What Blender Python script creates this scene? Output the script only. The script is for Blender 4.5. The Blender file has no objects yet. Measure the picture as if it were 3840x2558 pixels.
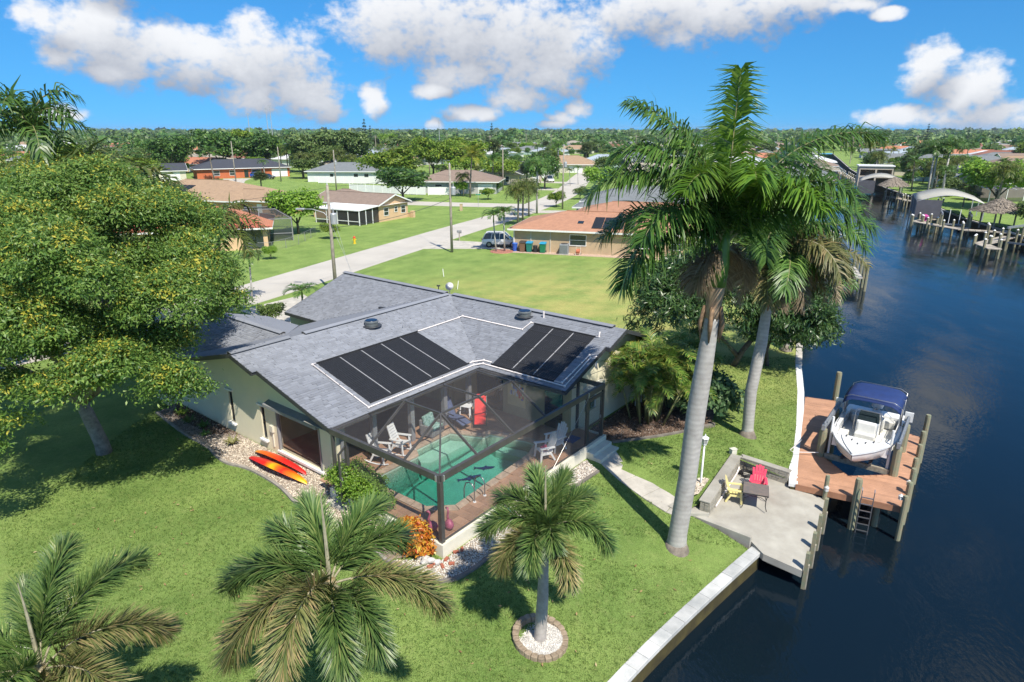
import bpy, math, random
import numpy as np
from mathutils import Vector, Matrix
from mathutils.geometry import delaunay_2d_cdt
R = math.radians
C = bpy.context.scene.collection
S = bpy.context.scene
rng = random.Random(7)

# ---------------------------------------------------------------- camera
cam = bpy.data.objects.new('camera', bpy.data.cameras.new('camera'))
C.objects.link(cam)
cam.data.sensor_width = 36.0
cam.data.lens = 22.94
cam.data.clip_start = 0.2
cam.data.clip_end = 9000
cam.location = (0, 0, 14.0)
cam.rotation_euler = (R(90 - 17.88), 0, 0)
S.camera = cam

# ---------------------------------------------------------------- light
SUN_EL, SUN_AZ = 53.0, 153.5          # azimuth clockwise from +Y
S.view_settings.view_transform = 'Standard'
S.view_settings.look = 'None'
S.view_settings.gamma = 1.0
S.view_settings.exposure = 0.72
S.view_settings.use_curve_mapping = False
sd = Vector((math.sin(R(SUN_AZ)) * math.cos(R(SUN_EL)), math.cos(R(SUN_AZ)) * math.cos(R(SUN_EL)), math.sin(R(SUN_EL))))
sl = bpy.data.lights.new('sun', 'SUN')
sl.energy = 4.2
sl.angle = R(0.5)
sl.color = (1.0, 0.94, 0.835)
so = bpy.data.objects.new('sun', sl)
so.rotation_euler = (-sd).to_track_quat('-Z', 'Y').to_euler()
so.location = (20, -40, 60)
C.objects.link(so)

W = bpy.data.worlds.new('World')
S.world = W
W.use_nodes = True
W.cycles.sampling_method = 'MANUAL'
W.cycles.sample_map_resolution = 256


def world_nodes():
    nt = W.node_tree
    N, K = nt.nodes, nt.links
    N.clear()
    out = N.new('ShaderNodeOutputWorld')
    bg = N.new('ShaderNodeBackground')
    bg.inputs['Strength'].default_value = 0.125
    K.new(bg.outputs[0], out.inputs[0])
    sky = N.new('ShaderNodeTexSky')
    sky.sky_type = 'NISHITA'
    sky.sun_disc = False
    sky.sun_elevation = R(SUN_EL)
    sky.sun_rotation = R(SUN_AZ)
    sky.altitude = 0
    sky.air_density = 1.0
    sky.dust_density = 0.25
    sky.ozone_density = 3.0
    hs = N.new('ShaderNodeHueSaturation')
    hs.inputs['Saturation'].default_value = 1.25
    hs.inputs['Value'].default_value = 0.70
    tint = N.new('ShaderNodeMix')
    tint.data_type = 'RGBA'
    tint.blend_type = 'MULTIPLY'
    tint.inputs[0].default_value = 1.0
    tint.inputs[7].default_value = (.43, .88, 1.08, 1)
    K.new(sky.outputs[0], hs.inputs['Color'])
    tc = N.new('ShaderNodeTexCoord')
    lift = N.new('ShaderNodeVectorMath')
    lift.operation = 'MULTIPLY_ADD'
    lift.inputs[1].default_value = (1, 1, 0.65)
    lift.inputs[2].default_value = (0, 0, 0.14)
    K.new(tc.outputs['Generated'], lift.inputs[0])
    nrm = N.new('ShaderNodeVectorMath')
    nrm.operation = 'NORMALIZE'
    K.new(lift.outputs[0], nrm.inputs[0])
    K.new(nrm.outputs[0], sky.inputs[0])

    def mth(op, *a):
        n = N.new('ShaderNodeMath')
        n.operation = op
        for i, x in enumerate(a):
            if isinstance(x, (int, float)):
                n.inputs[i].default_value = x
            else:
                K.new(x, n.inputs[i])
        return n.outputs[0]
    sx = N.new('ShaderNodeSeparateXYZ')
    K.new(tc.outputs['Generated'], sx.inputs[0])
    az = mth('MULTIPLY', mth('ARCTAN2', sx.outputs[0], sx.outputs[1]), 57.2958)
    el = mth('MULTIPLY', mth('ARCSINE', sx.outputs[2]), 57.2958)
    # cumulus: azimuth, elevation, half width, half height (degrees)
    cl = [(-30.3, 6.3, 3.4, 2.3), (-27.6, 5.3, 3.6, 2.2), (-23.8, 5.0, 3.5, 1.9), (-19.7, 4.9, 4.4, 2.7), (-17.2, 3.2, 3.0, 1.9), (-20.5, 2.6, 2.6, 1.3), (-15.7, 1.9, 2.0, 1.2),
          (-33.0, 7.4, 1.5, .8), (-29.5, 3.9, 1.8, .8), (-33, 1.2, 1.2, .5), (-11.2, 2.4, 1.0, 1.2), (-28, 10.3, 3.0, .9),
          (-8.6, 7.9, 4.6, 2.7), (-4.2, 7.6, 4.6, 3.2), (0.4, 6.9, 5.2, 3.2), (2.0, 4.7, 4.4, 2.0), (5.3, 6.4, 2.5, 2.0), (-4.5, 4.4, 2.9, 1.2), (-6.5, 3.1, 1.6, .6), (0.6, 2.6, 3.0, 1.0), (-3.4, 1.4, 2.6, .6),
          (-6.5, .45, .6, .7), (4.3, 1.0, 1.3, .55), (5.3, 1.6, 1.1, .7), (3.3, .5, 1.3, .3),
          (11.2, 9.2, 4.2, 2.1), (15.7, 8.7, 4.8, 2.2), (20.5, 9.3, 4.4, 1.7), (13, 6.9, 1.6, .9), (24.6, 8.6, 2.2, .7), (27.6, 7.8, 1.0, .4),
          (30.6, 4.3, 1.5, 1.6), (33.2, 2.4, 2.0, 2.0), (30.2, 1.0, 3.4, .65), (34.5, .8, 3.0, 1.2),
          (26.5, 12.3, 4.6, 1.5), (35, 19.5, 2.4, 3.0)]
    # warp
    cmb = N.new('ShaderNodeCombineXYZ')
    K.new(az, cmb.inputs[0])
    K.new(el, cmb.inputs[1])

    def field(ox, oy):
        vm = N.new('ShaderNodeVectorMath')
        vm.operation = 'ADD'
        K.new(cmb.outputs[0], vm.inputs[0])
        vm.inputs[1].default_value = (ox, oy, 0)
        sp = N.new('ShaderNodeSeparateXYZ')
        K.new(vm.outputs[0], sp.inputs[0])
        a, e = sp.outputs[0], sp.outputs[1]
        f = None
        for (ca, ce, ra, re) in cl:
            p = mth('MULTIPLY', mth('SUBTRACT', a, ca), 1 / (ra * 1.26))
            q = mth('MULTIPLY', mth('SUBTRACT', e, ce), 1 / (re * 1.24))
            d = mth('SUBTRACT', 1.0, mth('ADD', mth('MULTIPLY', p, p), mth('MULTIPLY', q, q)))
            f = d if f is None else mth('SMOOTH_MAX', f, d, 0.35)
        f = mth('MAXIMUM', f, -1.8)
        # other skies (higher up, behind): the same kind of cumulus field everywhere
        nb = N.new('ShaderNodeTexNoise')
        nb.inputs['Scale'].default_value = 0.085
        nb.inputs['Detail'].default_value = 2
        K.new(vm.outputs[0], nb.inputs['Vector'])
        broad = mth('MULTIPLY', mth('SUBTRACT', nb.outputs[0], 0.55), 9.0)
        up = mth('SUBTRACT', mth('MULTIPLY', mth('MAXIMUM', mth('SUBTRACT', e, 22.0), mth('MULTIPLY', mth('SUBTRACT', mth('ABSOLUTE', a), 44.0), 1.0)), 0.35), 2.5)
        return mth('MAXIMUM', f, mth('MINIMUM', broad, up))

    def noise(sc_, det, ro, amp):
        nz = N.new('ShaderNodeTexNoise')
        nz.inputs['Scale'].default_value = sc_
        nz.inputs['Detail'].default_value = det
        nz.inputs['Roughness'].default_value = ro
        sc = N.new('ShaderNodeVectorMath')
        sc.operation = 'MULTIPLY'
        K.new(cmb.outputs[0], sc.inputs[0])
        sc.inputs[1].default_value = (1.0, 1.3, 1)
        K.new(sc.outputs[0], nz.inputs['Vector'])
        return mth('MULTIPLY', mth('SUBTRACT', nz.outputs[0], 0.5), amp)
    g0 = field(0, 0)
    g1 = field(-0.8, 2.0)
    nA = noise(0.42, 3, .5, 2.6)
    nB = noise(1.3, 6, .58, 1.55)
    f0 = mth('ADD', mth('ADD', g0, nA), nB)
    mr = N.new('ShaderNodeMapRange')
    mr.interpolation_type = 'SMOOTHSTEP'
    K.new(f0, mr.inputs['Value'])
    mr.inputs['From Min'].default_value = -0.25
    mr.inputs['From Max'].default_value = 0.90
    lit = N.new('ShaderNodeMapRange')
    lit.interpolation_type = 'SMOOTHSTEP'
    relief = mth('ADD', mth('MULTIPLY', mth('SUBTRACT', g0, g1), 0.85), mth('ADD', mth('MULTIPLY', nB, 0.30), mth('MULTIPLY', nA, 0.25)))
    K.new(relief, lit.inputs['Value'])
    lit.inputs['From Min'].default_value = -0.95
    lit.inputs['From Max'].default_value = 1.05
    ccol = N.new('ShaderNodeMix')
    ccol.data_type = 'RGBA'
    K.new(lit.outputs[0], ccol.inputs[0])
    ccol.inputs[6].default_value = (1.55, 1.72, 2.15, 1)
    ccol.inputs[7].default_value = (4.7, 4.75, 4.85, 1)
    mx = N.new('ShaderNodeMix')
    mx.data_type = 'RGBA'
    # clouds end at the horizon
    hz = N.new('ShaderNodeMapRange')
    K.new(el, hz.inputs['Value'])
    hz.inputs['From Min'].default_value = -0.5
    hz.inputs['From Max'].default_value = 0.6
    K.new(mth('MULTIPLY', mth('MULTIPLY', mr.outputs[0], 0.97), hz.outputs[0]), mx.inputs[0])
    K.new(hs.outputs[0], tint.inputs[6])
    K.new(tint.outputs[2], mx.inputs[6])
    K.new(ccol.outputs[2], mx.inputs[7])
    K.new(mx.outputs[2], bg.inputs[0])


world_nodes()

# ---------------------------------------------------------------- helpers
def tag(o, label=None, cat=None, group=None, kind=None):
    if label: o['label'] = label
    if cat: o['category'] = cat
    if group: o['group'] = group
    if kind: o['kind'] = kind
    return o


def thing(name, label, cat, loc=(0, 0, 0), rz=0.0, group=None):
    o = bpy.data.objects.new(name, None)
    o.empty_display_size = 0.3
    C.objects.link(o)
    o.location = loc
    o.rotation_euler = (0, 0, rz)
    return tag(o, label, cat, group)


KIDS = {}


def attach(o, parent):
    if parent is not None:
        o.parent = parent
        KIDS.setdefault(parent.name, []).append(o)


def copy_tree(o, parent=None, loc=None, rz=None, label=None, scale=None):
    c = o.copy()
    C.objects.link(c)
    if parent is not None:
        attach(c, parent)
    if loc is not None: c.location = loc
    if rz is not None: c.rotation_euler = (0, 0, rz)
    if label is not None: c['label'] = label
    if scale is not None: c.scale = (scale,) * 3 if isinstance(scale, (int, float)) else scale
    for ch in KIDS.get(o.name, []):
        copy_tree(ch, c)
    return c


class MB:
    def __init__(s, ox=0, oy=0, oz=0):
        s.v, s.f, s.m, s.o = [], [], [], (ox, oy, oz)

    def add(s, vs, fs, mi=0):
        b = len(s.v)
        ox, oy, oz = s.o
        s.v += [(x - ox, y - oy, z - oz) for x, y, z in vs]
        for f in fs:
            s.f.append(tuple(i + b for i in f))
            s.m.append(mi)
        return s

    def bx(s, x0, x1, y0, y1, z0, z1, mi=0):
        return s.add([(x0, y0, z0), (x1, y0, z0), (x1, y1, z0), (x0, y1, z0), (x0, y0, z1), (x1, y0, z1), (x1, y1, z1), (x0, y1, z1)],
                     [(3, 2, 1, 0), (4, 5, 6, 7), (0, 1, 5, 4), (1, 2, 6, 5), (2, 3, 7, 6), (3, 0, 4, 7)], mi)

    def box(s, cx, cy, cz, sx, sy, sz, rz=0, mi=0, rx=0, ry=0):
        m = Matrix.Rotation(rz, 3, 'Z') @ Matrix.Rotation(ry, 3, 'Y') @ Matrix.Rotation(rx, 3, 'X')
        vs = []
        for dz in (-.5, .5):
            for dx, dy in ((-.5, -.5), (.5, -.5), (.5, .5), (-.5, .5)):
                p = m @ Vector((dx * sx, dy * sy, dz * sz))
                vs.append((p.x + cx, p.y + cy, p.z + cz))
        return s.add(vs, [(3, 2, 1, 0), (4, 5, 6, 7), (0, 1, 5, 4), (1, 2, 6, 5), (2, 3, 7, 6), (3, 0, 4, 7)], mi)

    def beam(s, p, q, w, h, mi=0, up=(0, 0, 1)):
        p, q = Vector(p), Vector(q)
        d = (q - p).normalized()
        sd_ = d.cross(Vector(up))
        if sd_.length < 1e-4: sd_ = Vector((1, 0, 0))
        sd_.normalize()
        u = sd_.cross(d)
        vs = []
        for e in (p, q):
            for a, b in ((-1, -1), (1, -1), (1, 1), (-1, 1)):
                vs.append(tuple(e + sd_ * a * w / 2 + u * b * h / 2))
        return s.add(vs, [(0, 1, 2, 3), (7, 6, 5, 4), (0, 4, 5, 1), (1, 5, 6, 2), (2, 6, 7, 3), (3, 7, 4, 0)], mi)

    def tube(s, pts, r, n=8, mi=0, cap=True):
        pts = [Vector(p) for p in pts]
        rs = r if isinstance(r, (list, tuple)) else [r] * len(pts)
        vs, fs = [], []
        ref = None
        for i, p in enumerate(pts):
            d = (pts[min(i + 1, len(pts) - 1)] - pts[max(i - 1, 0)]).normalized()
            if ref is None:
                ref = d.orthogonal().normalized()
            ref = (ref - d * ref.dot(d)).normalized()
            b = d.cross(ref)
            for k in range(n):
                a = 2 * math.pi * k / n
                vs.append(tuple(p + (ref * math.cos(a) + b * math.sin(a)) * rs[i]))
        for i in range(len(pts) - 1):
            for k in range(n):
                k2 = (k + 1) % n
                fs.append((i * n + k, i * n + k2, (i + 1) * n + k2, (i + 1) * n + k))
        if cap:
            fs.append(tuple(range(n - 1, -1, -1)))
            fs.append(tuple(range((len(pts) - 1) * n, len(pts) * n)))
        return s.add(vs, fs, mi)

    def lathe(s, prof, n=16, c=(0, 0, 0), mi=0, sx=1, sy=1):
        vs, fs = [], []
        for r, z in prof:
            for k in range(n):
                a = 2 * math.pi * k / n
                vs.append((c[0] + r * math.cos(a) * sx, c[1] + r * math.sin(a) * sy, c[2] + z))
        for i in range(len(prof) - 1):
            for k in range(n):
                k2 = (k + 1) % n
                fs.append((i * n + k, i * n + k2, (i + 1) * n + k2, (i + 1) * n + k))
        fs.append(tuple(range(n - 1, -1, -1)))
        fs.append(tuple(range((len(prof) - 1) * n, len(prof) * n)))
        return s.add(vs, fs, mi)

    def prism(s, poly, z0, z1, mi=0):
        if sum(poly[i][0] * poly[(i + 1) % len(poly)][1] - poly[(i + 1) % len(poly)][0] * poly[i][1] for i in range(len(poly))) < 0:
            poly = poly[::-1]
        n = len(poly)
        vs = [(x, y, z0) for x, y in poly] + [(x, y, z1) for x, y in poly]
        fs = [tuple(range(n - 1, -1, -1)), tuple(range(n, 2 * n))] + [(i, (i + 1) % n, n + (i + 1) % n, n + i) for i in range(n)]
        return s.add(vs, fs, mi)

    def face(s, *pts, mi=0):
        return s.add(list(pts), [tuple(range(len(pts)))], mi)

    def slab(s, pts, t, mi=0):
        """a planar polygon (given counter-clockwise from above) thickened downwards by t"""
        n = len(pts)
        vs = list(pts) + [(x, y, z - t) for x, y, z in pts]
        fs = [tuple(range(n)), tuple(range(2 * n - 1, n - 1, -1))] + [((i + 1) % n, i, n + i, n + (i + 1) % n) for i in range(n)]
        return s.add(vs, fs, mi)


def ob(name, mb, mats, parent=None, loc=None, rz=None, smooth=False, bevel=0.0):
    me = bpy.data.meshes.new(name)
    me.from_pydata(mb.v, [], mb.f)
    mats = mats if isinstance(mats, (list, tuple)) else [mats]
    for m in mats:
        me.materials.append(m)
    if len(mats) > 1:
        me.polygons.foreach_set('material_index', mb.m)
    if smooth:
        me.polygons.foreach_set('use_smooth', [True] * len(me.polygons))
    me.update()
    o = bpy.data.objects.new(name, me)
    C.objects.link(o)
    attach(o, parent)
    if loc is not None: o.location = loc
    if rz is not None: o.rotation_euler = (0, 0, rz)
    if bevel:
        b = o.modifiers.new('bevel', 'BEVEL')
        b.width = bevel
        b.segments = 2
        b.limit_method = 'ANGLE'
    return o


def npmesh(name, v, q, mats, mi=None, smooth=False):
    """mesh from numpy arrays of vertices and quads"""
    me = bpy.data.meshes.new(name)
    v = np.asarray(v, dtype=np.float32)
    q = np.asarray(q, dtype=np.int32)
    me.vertices.add(len(v))
    me.vertices.foreach_set('co', v.ravel())
    me.loops.add(q.size)
    me.loops.foreach_set('vertex_index', q.ravel())
    me.polygons.add(len(q))
    k = q.shape[1]
    me.polygons.foreach_set('loop_start', np.arange(len(q), dtype=np.int32) * k)
    for m in (mats if isinstance(mats, (list, tuple)) else [mats]):
        me.materials.append(m)
    if mi is not None:
        me.polygons.foreach_set('material_index', np.asarray(mi, dtype=np.int32))
    if smooth:
        me.polygons.foreach_set('use_smooth', np.ones(len(q), dtype=bool))
    me.update(calc_edges=True)
    return me


def obm(name, me, parent=None, loc=None, rz=None):
    o = bpy.data.objects.new(name, me)
    C.objects.link(o)
    attach(o, parent)
    if loc is not None: o.location = loc
    if rz is not None: o.rotation_euler = (0, 0, rz)
    return o


# ---------------------------------------------------------------- materials
MATS = {}


def mat(name, col, rough=0.6, var=0.15, scale=3.0, bump=0.0, bscale=40.0, metal=0.0, spec=0.5, col2=None, island=0.0, coord='Object', detail=5, coat=0.0):
    """principled with noise mottling between col and col2 (or darker col), bump relief and per-piece variation"""
    if name in MATS: return MATS[name]
    m = bpy.data.materials.new(name)
    m.use_nodes = True
    nt = m.node_tree
    N, K = nt.nodes, nt.links
    p = N['Principled BSDF']
    p.inputs['Roughness'].default_value = rough
    p.inputs['Metallic'].default_value = metal
    p.inputs['Specular IOR Level'].default_value = spec
    p.inputs['Coat Weight'].default_value = coat
    tc = N.new('ShaderNodeTexCoord')
    nz = N.new('ShaderNodeTexNoise')
    nz.inputs['Scale'].default_value = scale
    nz.inputs['Detail'].default_value = detail
    nz.inputs['Roughness'].default_value = 0.62
    K.new(tc.outputs[coord], nz.inputs['Vector'])
    mr = N.new('ShaderNodeMapRange')
    mr.inputs['From Min'].default_value = 0.32
    mr.inputs['From Max'].default_value = 0.68
    K.new(nz.outputs[0], mr.inputs['Value'])
    mx = N.new('ShaderNodeMix')
    mx.data_type = 'RGBA'
    c2 = col2 if col2 else tuple(max(0, c * (1 - var * 1.6)) for c in col)
    c1 = col if col2 else tuple(min(1, c * (1 + var * .6)) for c in col)
    mx.inputs[6].default_value = (*c1, 1)
    mx.inputs[7].default_value = (*c2, 1)
    K.new(mr.outputs[0], mx.inputs[0])
    res = mx.outputs[2]
    if island:
        g = N.new('ShaderNodeNewGeometry')
        oi = N.new('ShaderNodeObjectInfo')
        ad = N.new('ShaderNodeMath')
        ad.operation = 'ADD'
        K.new(g.outputs['Random Per Island'], ad.inputs[0])
        K.new(oi.outputs['Random'], ad.inputs[1])
        fr = N.new('ShaderNodeMath')
        fr.operation = 'FRACT'
        K.new(ad.outputs[0], fr.inputs[0])
        r2 = N.new('ShaderNodeMapRange')
        r2.inputs['To Min'].default_value = 1 - island
        r2.inputs['To Max'].default_value = 1 + island
        K.new(fr.outputs[0], r2.inputs['Value'])
        hv = N.new('ShaderNodeHueSaturation')
        K.new(r2.outputs[0], hv.inputs['Value'])
        K.new(res, hv.inputs['Color'])
        res = hv.outputs[0]
    K.new(res, p.inputs['Base Color'])
    if bump:
        n2 = N.new('ShaderNodeTexNoise')
        n2.inputs['Scale'].default_value = bscale
        n2.inputs['Detail'].default_value = 4
        K.new(tc.outputs[coord], n2.inputs['Vector'])
        bp = N.new('ShaderNodeBump')
        bp.inputs['Strength'].default_value = min(1, bump)
        bp.inputs['Distance'].default_value = 0.02
        K.new(n2.outputs[0], bp.inputs['Height'])
        K.new(bp.outputs[0], p.inputs['Normal'])
    MATS[name] = m
    return m


def leafmat(name, a, b, c=None, trans=0.3, rough=0.45, spec=0.4, cfac=0.25):
    """leaf: per-leaf colour between a and b (a share c), part of the light shines through"""
    if name in MATS: return MATS[name]
    m = bpy.data.materials.new(name)
    m.use_nodes = True
    nt = m.node_tree
    N, K = nt.nodes, nt.links
    p = N['Principled BSDF']
    p.inputs['Roughness'].default_value = rough
    p.inputs['Specular IOR Level'].default_value = spec
    g = N.new('ShaderNodeNewGeometry')
    oi = N.new('ShaderNodeObjectInfo')
    cr = N.new('ShaderNodeValToRGB')
    cr.color_ramp.elements[0].color = (*a, 1)
    cr.color_ramp.elements[1].color = (*b, 1)
    if c:
        cr.color_ramp.elements[1].position = 1 - cfac
        e = cr.color_ramp.elements.new(1.0)
        e.color = (*c, 1)
    K.new(g.outputs['Random Per Island'], cr.inputs[0])
    hv = N.new('ShaderNodeHueSaturation')
    r2 = N.new('ShaderNodeMapRange')
    r2.inputs['To Min'].default_value = 0.8
    r2.inputs['To Max'].default_value = 1.2
    K.new(oi.outputs['Random'], r2.inputs['Value'])
    K.new(r2.outputs[0], hv.inputs['Value'])
    K.new(cr.outputs[0], hv.inputs['Color'])
    K.new(hv.outputs[0], p.inputs['Base Color'])
    tr = N.new('ShaderNodeBsdfTranslucent')
    K.new(hv.outputs[0], tr.inputs['Color'])
    ms = N.new('ShaderNodeMixShader')
    ms.inputs[0].default_value = trans
    K.new(p.outputs[0], ms.inputs[1])
    K.new(tr.outputs[0], ms.inputs[2])
    K.new(ms.outputs[0], N['Material Output'].inputs[0])
    MATS[name] = m
    return m


def screenmat(name, col, op, rough=0.8):
    """woven insect screen: threads too fine to see, so part of the light goes straight through"""
    if name in MATS: return MATS[name]
    m = bpy.data.materials.new(name)
    m.use_nodes = True
    N, K = m.node_tree.nodes, m.node_tree.links
    p = N['Principled BSDF']
    p.inputs['Base Color'].default_value = (*col, 1)
    p.inputs['Roughness'].default_value = rough
    t = N.new('ShaderNodeBsdfTransparent')
    ms = N.new('ShaderNodeMixShader')
    ms.inputs[0].default_value = op
    K.new(t.outputs[0], ms.inputs[1])
    K.new(p.outputs[0], ms.inputs[2])
    K.new(ms.outputs[0], N['Material Output'].inputs[0])
    MATS[name] = m
    return m


def glassmat(name, col=(0.02, 0.03, 0.035), rough=0.04):
    if name in MATS: return MATS[name]
    m = bpy.data.materials.new(name)
    m.use_nodes = True
    p = m.node_tree.nodes['Principled BSDF']
    p.inputs['Base Color'].default_value = (*col, 1)
    p.inputs['Roughness'].default_value = rough
    p.inputs['Specular IOR Level'].default_value = 0.8
    MATS[name] = m
    return m


def seg_dist(px, py, pl):
    """distance to a polyline with heights; returns (distance, height at the nearest point)"""
    best = (1e9, 0)
    for (x0, y0, z0), (x1, y1, z1) in zip(pl, pl[1:]):
        dx, dy = x1 - x0, y1 - y0
        t = max(0, min(1, ((px - x0) * dx + (py - y0) * dy) / (dx * dx + dy * dy)))
        d = math.hypot(px - x0 - dx * t, py - y0 - dy * t)
        if d < best[0]:
            best = (d, z0 + (z1 - z0) * t)
    return best


def inside(px, py, poly):
    r = False
    n = len(poly)
    for i in range(n):
        x0, y0 = poly[i][0], poly[i][1]
        x1, y1 = poly[i - 1][0], poly[i - 1][1]
        if (y0 > py) != (y1 > py) and px < (x1 - x0) * (py - y0) / (y1 - y0) + x0:
            r = not r
    return r


# house frame: u runs right-and-back, v runs left-and-back
HA = R(38.3)
HR = R(51.7)


def hw(u, v, z=0.0):
    return (u * math.sin(HA) - v * math.cos(HA), u * math.cos(HA) + v * math.sin(HA), z)


WATER_Z = -1.6
# waterside edge of the lawn with its height (near wall, round the patio, far wall)
EDGE = [(-60, -55, -.8), (-14, -3, -.8), (-4, 7.0, -.8), (2.67, 14.56, -.8), (4.33, 16.35, -.8), (6.56, 18.57, -.8), (8.78, 20.7, -.8), (7.9, 21.6, -.58), (7.0, 22.4, -.42), (7.05, 22.6, -.3), (7.55, 22.7, -.02),
        (9.98, 26.2, .06), (11.7, 24.8, -.16), (12.88, 26.87, -.22), (14.38, 30.11, -.22), (16.37, 34.74, -.22), (18.12, 39.27, -.22), (37, 83, -.2), (83, 189, -.2), (135, 300, -.2), (186, 412, -.2)]


def lawn(x, y):
    if y < -20 or y > 95 or x > 60: return 0.0
    d, z = seg_dist(x, y, EDGE)
    t = max(0.0, 1 - d / 7.5)
    return z * t * t * (3 - 2 * t)

# ================================================================ GROUND, WATER, WALLS
def grass_mat():
    m = bpy.data.materials.new('lawn_grass')
    m.use_nodes = True
    N, K = m.node_tree.nodes, m.node_tree.links
    p = N['Principled BSDF']
    p.inputs['Roughness'].default_value = 0.85
    p.inputs['Specular IOR Level'].default_value = 0.15
    g = N.new('ShaderNodeNewGeometry')

    def noise(sc, det=4, ro=0.6, vec=None):
        n = N.new('ShaderNodeTexNoise')
        n.inputs['Scale'].default_value = sc
        n.inputs['Detail'].default_value = det
        n.inputs['Roughness'].default_value = ro
        K.new(vec or g.outputs['Position'], n.inputs['Vector'])
        return n.outputs[0]

    def ramp(v, a, b, lo=0.0, hi=1.0):
        r = N.new('ShaderNodeMapRange')
        r.inputs['From Min'].default_value = a
        r.inputs['From Max'].default_value = b
        r.inputs['To Min'].default_value = lo
        r.inputs['To Max'].default_value = hi
        K.new(v, r.inputs['Value'])
        return r.outputs[0]

    def mix(f, a, b):
        x = N.new('ShaderNodeMix')
        x.data_type = 'RGBA'
        K.new(f, x.inputs[0])
        for s, c in ((6, a), (7, b)):
            if isinstance(c, tuple): x.inputs[s].default_value = (*c, 1)
            else: K.new(c, x.inputs[s])
        return x.outputs[2]

    def mul(a, b):
        x = N.new('ShaderNodeMath')
        x.operation = 'MULTIPLY'
        for s, c in ((0, a), (1, b)):
            if isinstance(c, (int, float)): x.inputs[s].default_value = c
            else: K.new(c, x.inputs[s])
        return x.outputs[0]
    col = mix(ramp(noise(0.35, 3), .35, .65), (.150, .236, .056), (.228, .318, .082))
    col = mix(ramp(noise(1.6, 4, .7), .5, .8), col, (.250, .318, .093))
    col = mix(ramp(noise(6.0, 3, .7), .5, .8, 0, .8), col, (.108, .165, .038))
    col = mix(ramp(noise(2.7, 5, .75), .56, .74, 0, .55), col, (.270, .300, .110))
    # the vacant lot behind the house is drier
    vd = N.new('ShaderNodeVectorMath')
    vd.operation = 'DISTANCE'
    K.new(g.outputs['Position'], vd.inputs[0])
    vd.inputs[1].default_value = (9, 52, 0)
    dry = mul(ramp(vd.outputs['Value'], 24, 8), ramp(noise(0.22, 5, .7), .34, .62))
    col = mix(dry, col, (.390, .365, .120))
    # mown stripes
    wv = N.new('ShaderNodeTexWave')
    mp = N.new('ShaderNodeMapping')
    mp.inputs['Rotation'].default_value = (0, 0, R(33))
    K.new(g.outputs['Position'], mp.inputs[0])
    K.new(mp.outputs[0], wv.inputs[0])
    wv.inputs['Scale'].default_value = 0.16
    wv.inputs['Distortion'].default_value = 3.0
    wv.inputs['Detail Scale'].default_value = 0.3
    hv = N.new('ShaderNodeHueSaturation')
    K.new(col, hv.inputs['Color'])
    K.new(ramp(wv.outputs[1], 0, 1, .965, 1.035), hv.inputs['Value'])
    fine = noise(38, 3, .8)
    hv2 = N.new('ShaderNodeHueSaturation')
    K.new(hv.outputs[0], hv2.inputs['Color'])
    K.new(ramp(fine, .3, .7, .42, 1.6), hv2.inputs['Value'])
    K.new(hv2.outputs[0], p.inputs['Base Color'])
    bp = N.new('ShaderNodeBump')
    bp.inputs['Strength'].default_value = 0.9
    bp.inputs['Distance'].default_value = 0.05
    K.new(fine, bp.inputs['Height'])
    K.new(bp.outputs[0], p.inputs['Normal'])
    MATS['grass'] = m
    return m


def water_mat(name, col, scale, strength, rough=0.03):
    m = bpy.data.materials.new(name)
    m.use_nodes = True
    N, K = m.node_tree.nodes, m.node_tree.links
    p = N['Principled BSDF']
    p.inputs['Base Color'].default_value = (*col, 1)
    p.inputs['Roughness'].default_value = rough
    p.inputs['IOR'].default_value = 1.33
    g = N.new('ShaderNodeNewGeometry')
    mp = N.new('ShaderNodeMapping')
    mp.inputs['Rotation'].default_value = (0, 0, R(-24))
    mp.inputs['Scale'].default_value = (1.0, 0.45, 1.0)
    K.new(g.outputs['Position'], mp.inputs[0])
    n = N.new('ShaderNodeTexNoise')
    n.inputs['Scale'].default_value = scale
    n.inputs['Detail'].default_value = 3
    K.new(mp.outputs[0], n.inputs['Vector'])
    n2 = N.new('ShaderNodeTexNoise')
    n2.inputs['Scale'].default_value = scale * .08
    n2.inputs['Detail'].default_value = 2
    K.new(mp.outputs[0], n2.inputs['Vector'])
    r2 = N.new('ShaderNodeMapRange')
    r2.inputs['From Min'].default_value = .35
    r2.inputs['From Max'].default_value = .65
    r2.inputs['To Min'].default_value = .25
    K.new(n2.outputs[0], r2.inputs['Value'])
    ml = N.new('ShaderNodeMath')
    ml.operation = 'MULTIPLY'
    K.new(n.outputs[0], ml.inputs[0])
    K.new(r2.outputs[0], ml.inputs[1])
    b = N.new('ShaderNodeBump')
    b.inputs['Strength'].default_value = strength
    b.inputs['Distance'].default_value = 0.1
    K.new(ml.outputs[0], b.inputs['Height'])
    K.new(b.outputs[0], p.inputs['Normal'])
    MATS[name] = m
    return m


grass_mat()
water_mat('canal_water', (.004, .010, .016), 7.0, 0.15, .03)
CONC = mat('concrete', (.50, .465, .40), .85, .18, 1.2, .35, 30)
CONC_G = mat('patio_concrete', (.42, .40, .345), .85, .22, .8, .4, 26, col2=(.27, .25, .21), detail=8)
WHITEC = mat('white_painted_concrete', (.74, .73, .70), .7, .12, 1.6, .3, 25, col2=(.52, .53, .52))
ROADM = mat('road_concrete', (.50, .465, .405), .9, .1, .25, .25, 30, col2=(.42, .39, .34), coord='Object')
WOODP = mat('weathered_pile', (.19, .225, .15), .85, .3, 5, .6, 30, col2=(.28, .225, .14))
ALGAE = mat('stained_sheet_pile', (.085, .07, .02), .8, .3, 1.6, .5, 14, col2=(.035, .028, .010))

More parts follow.
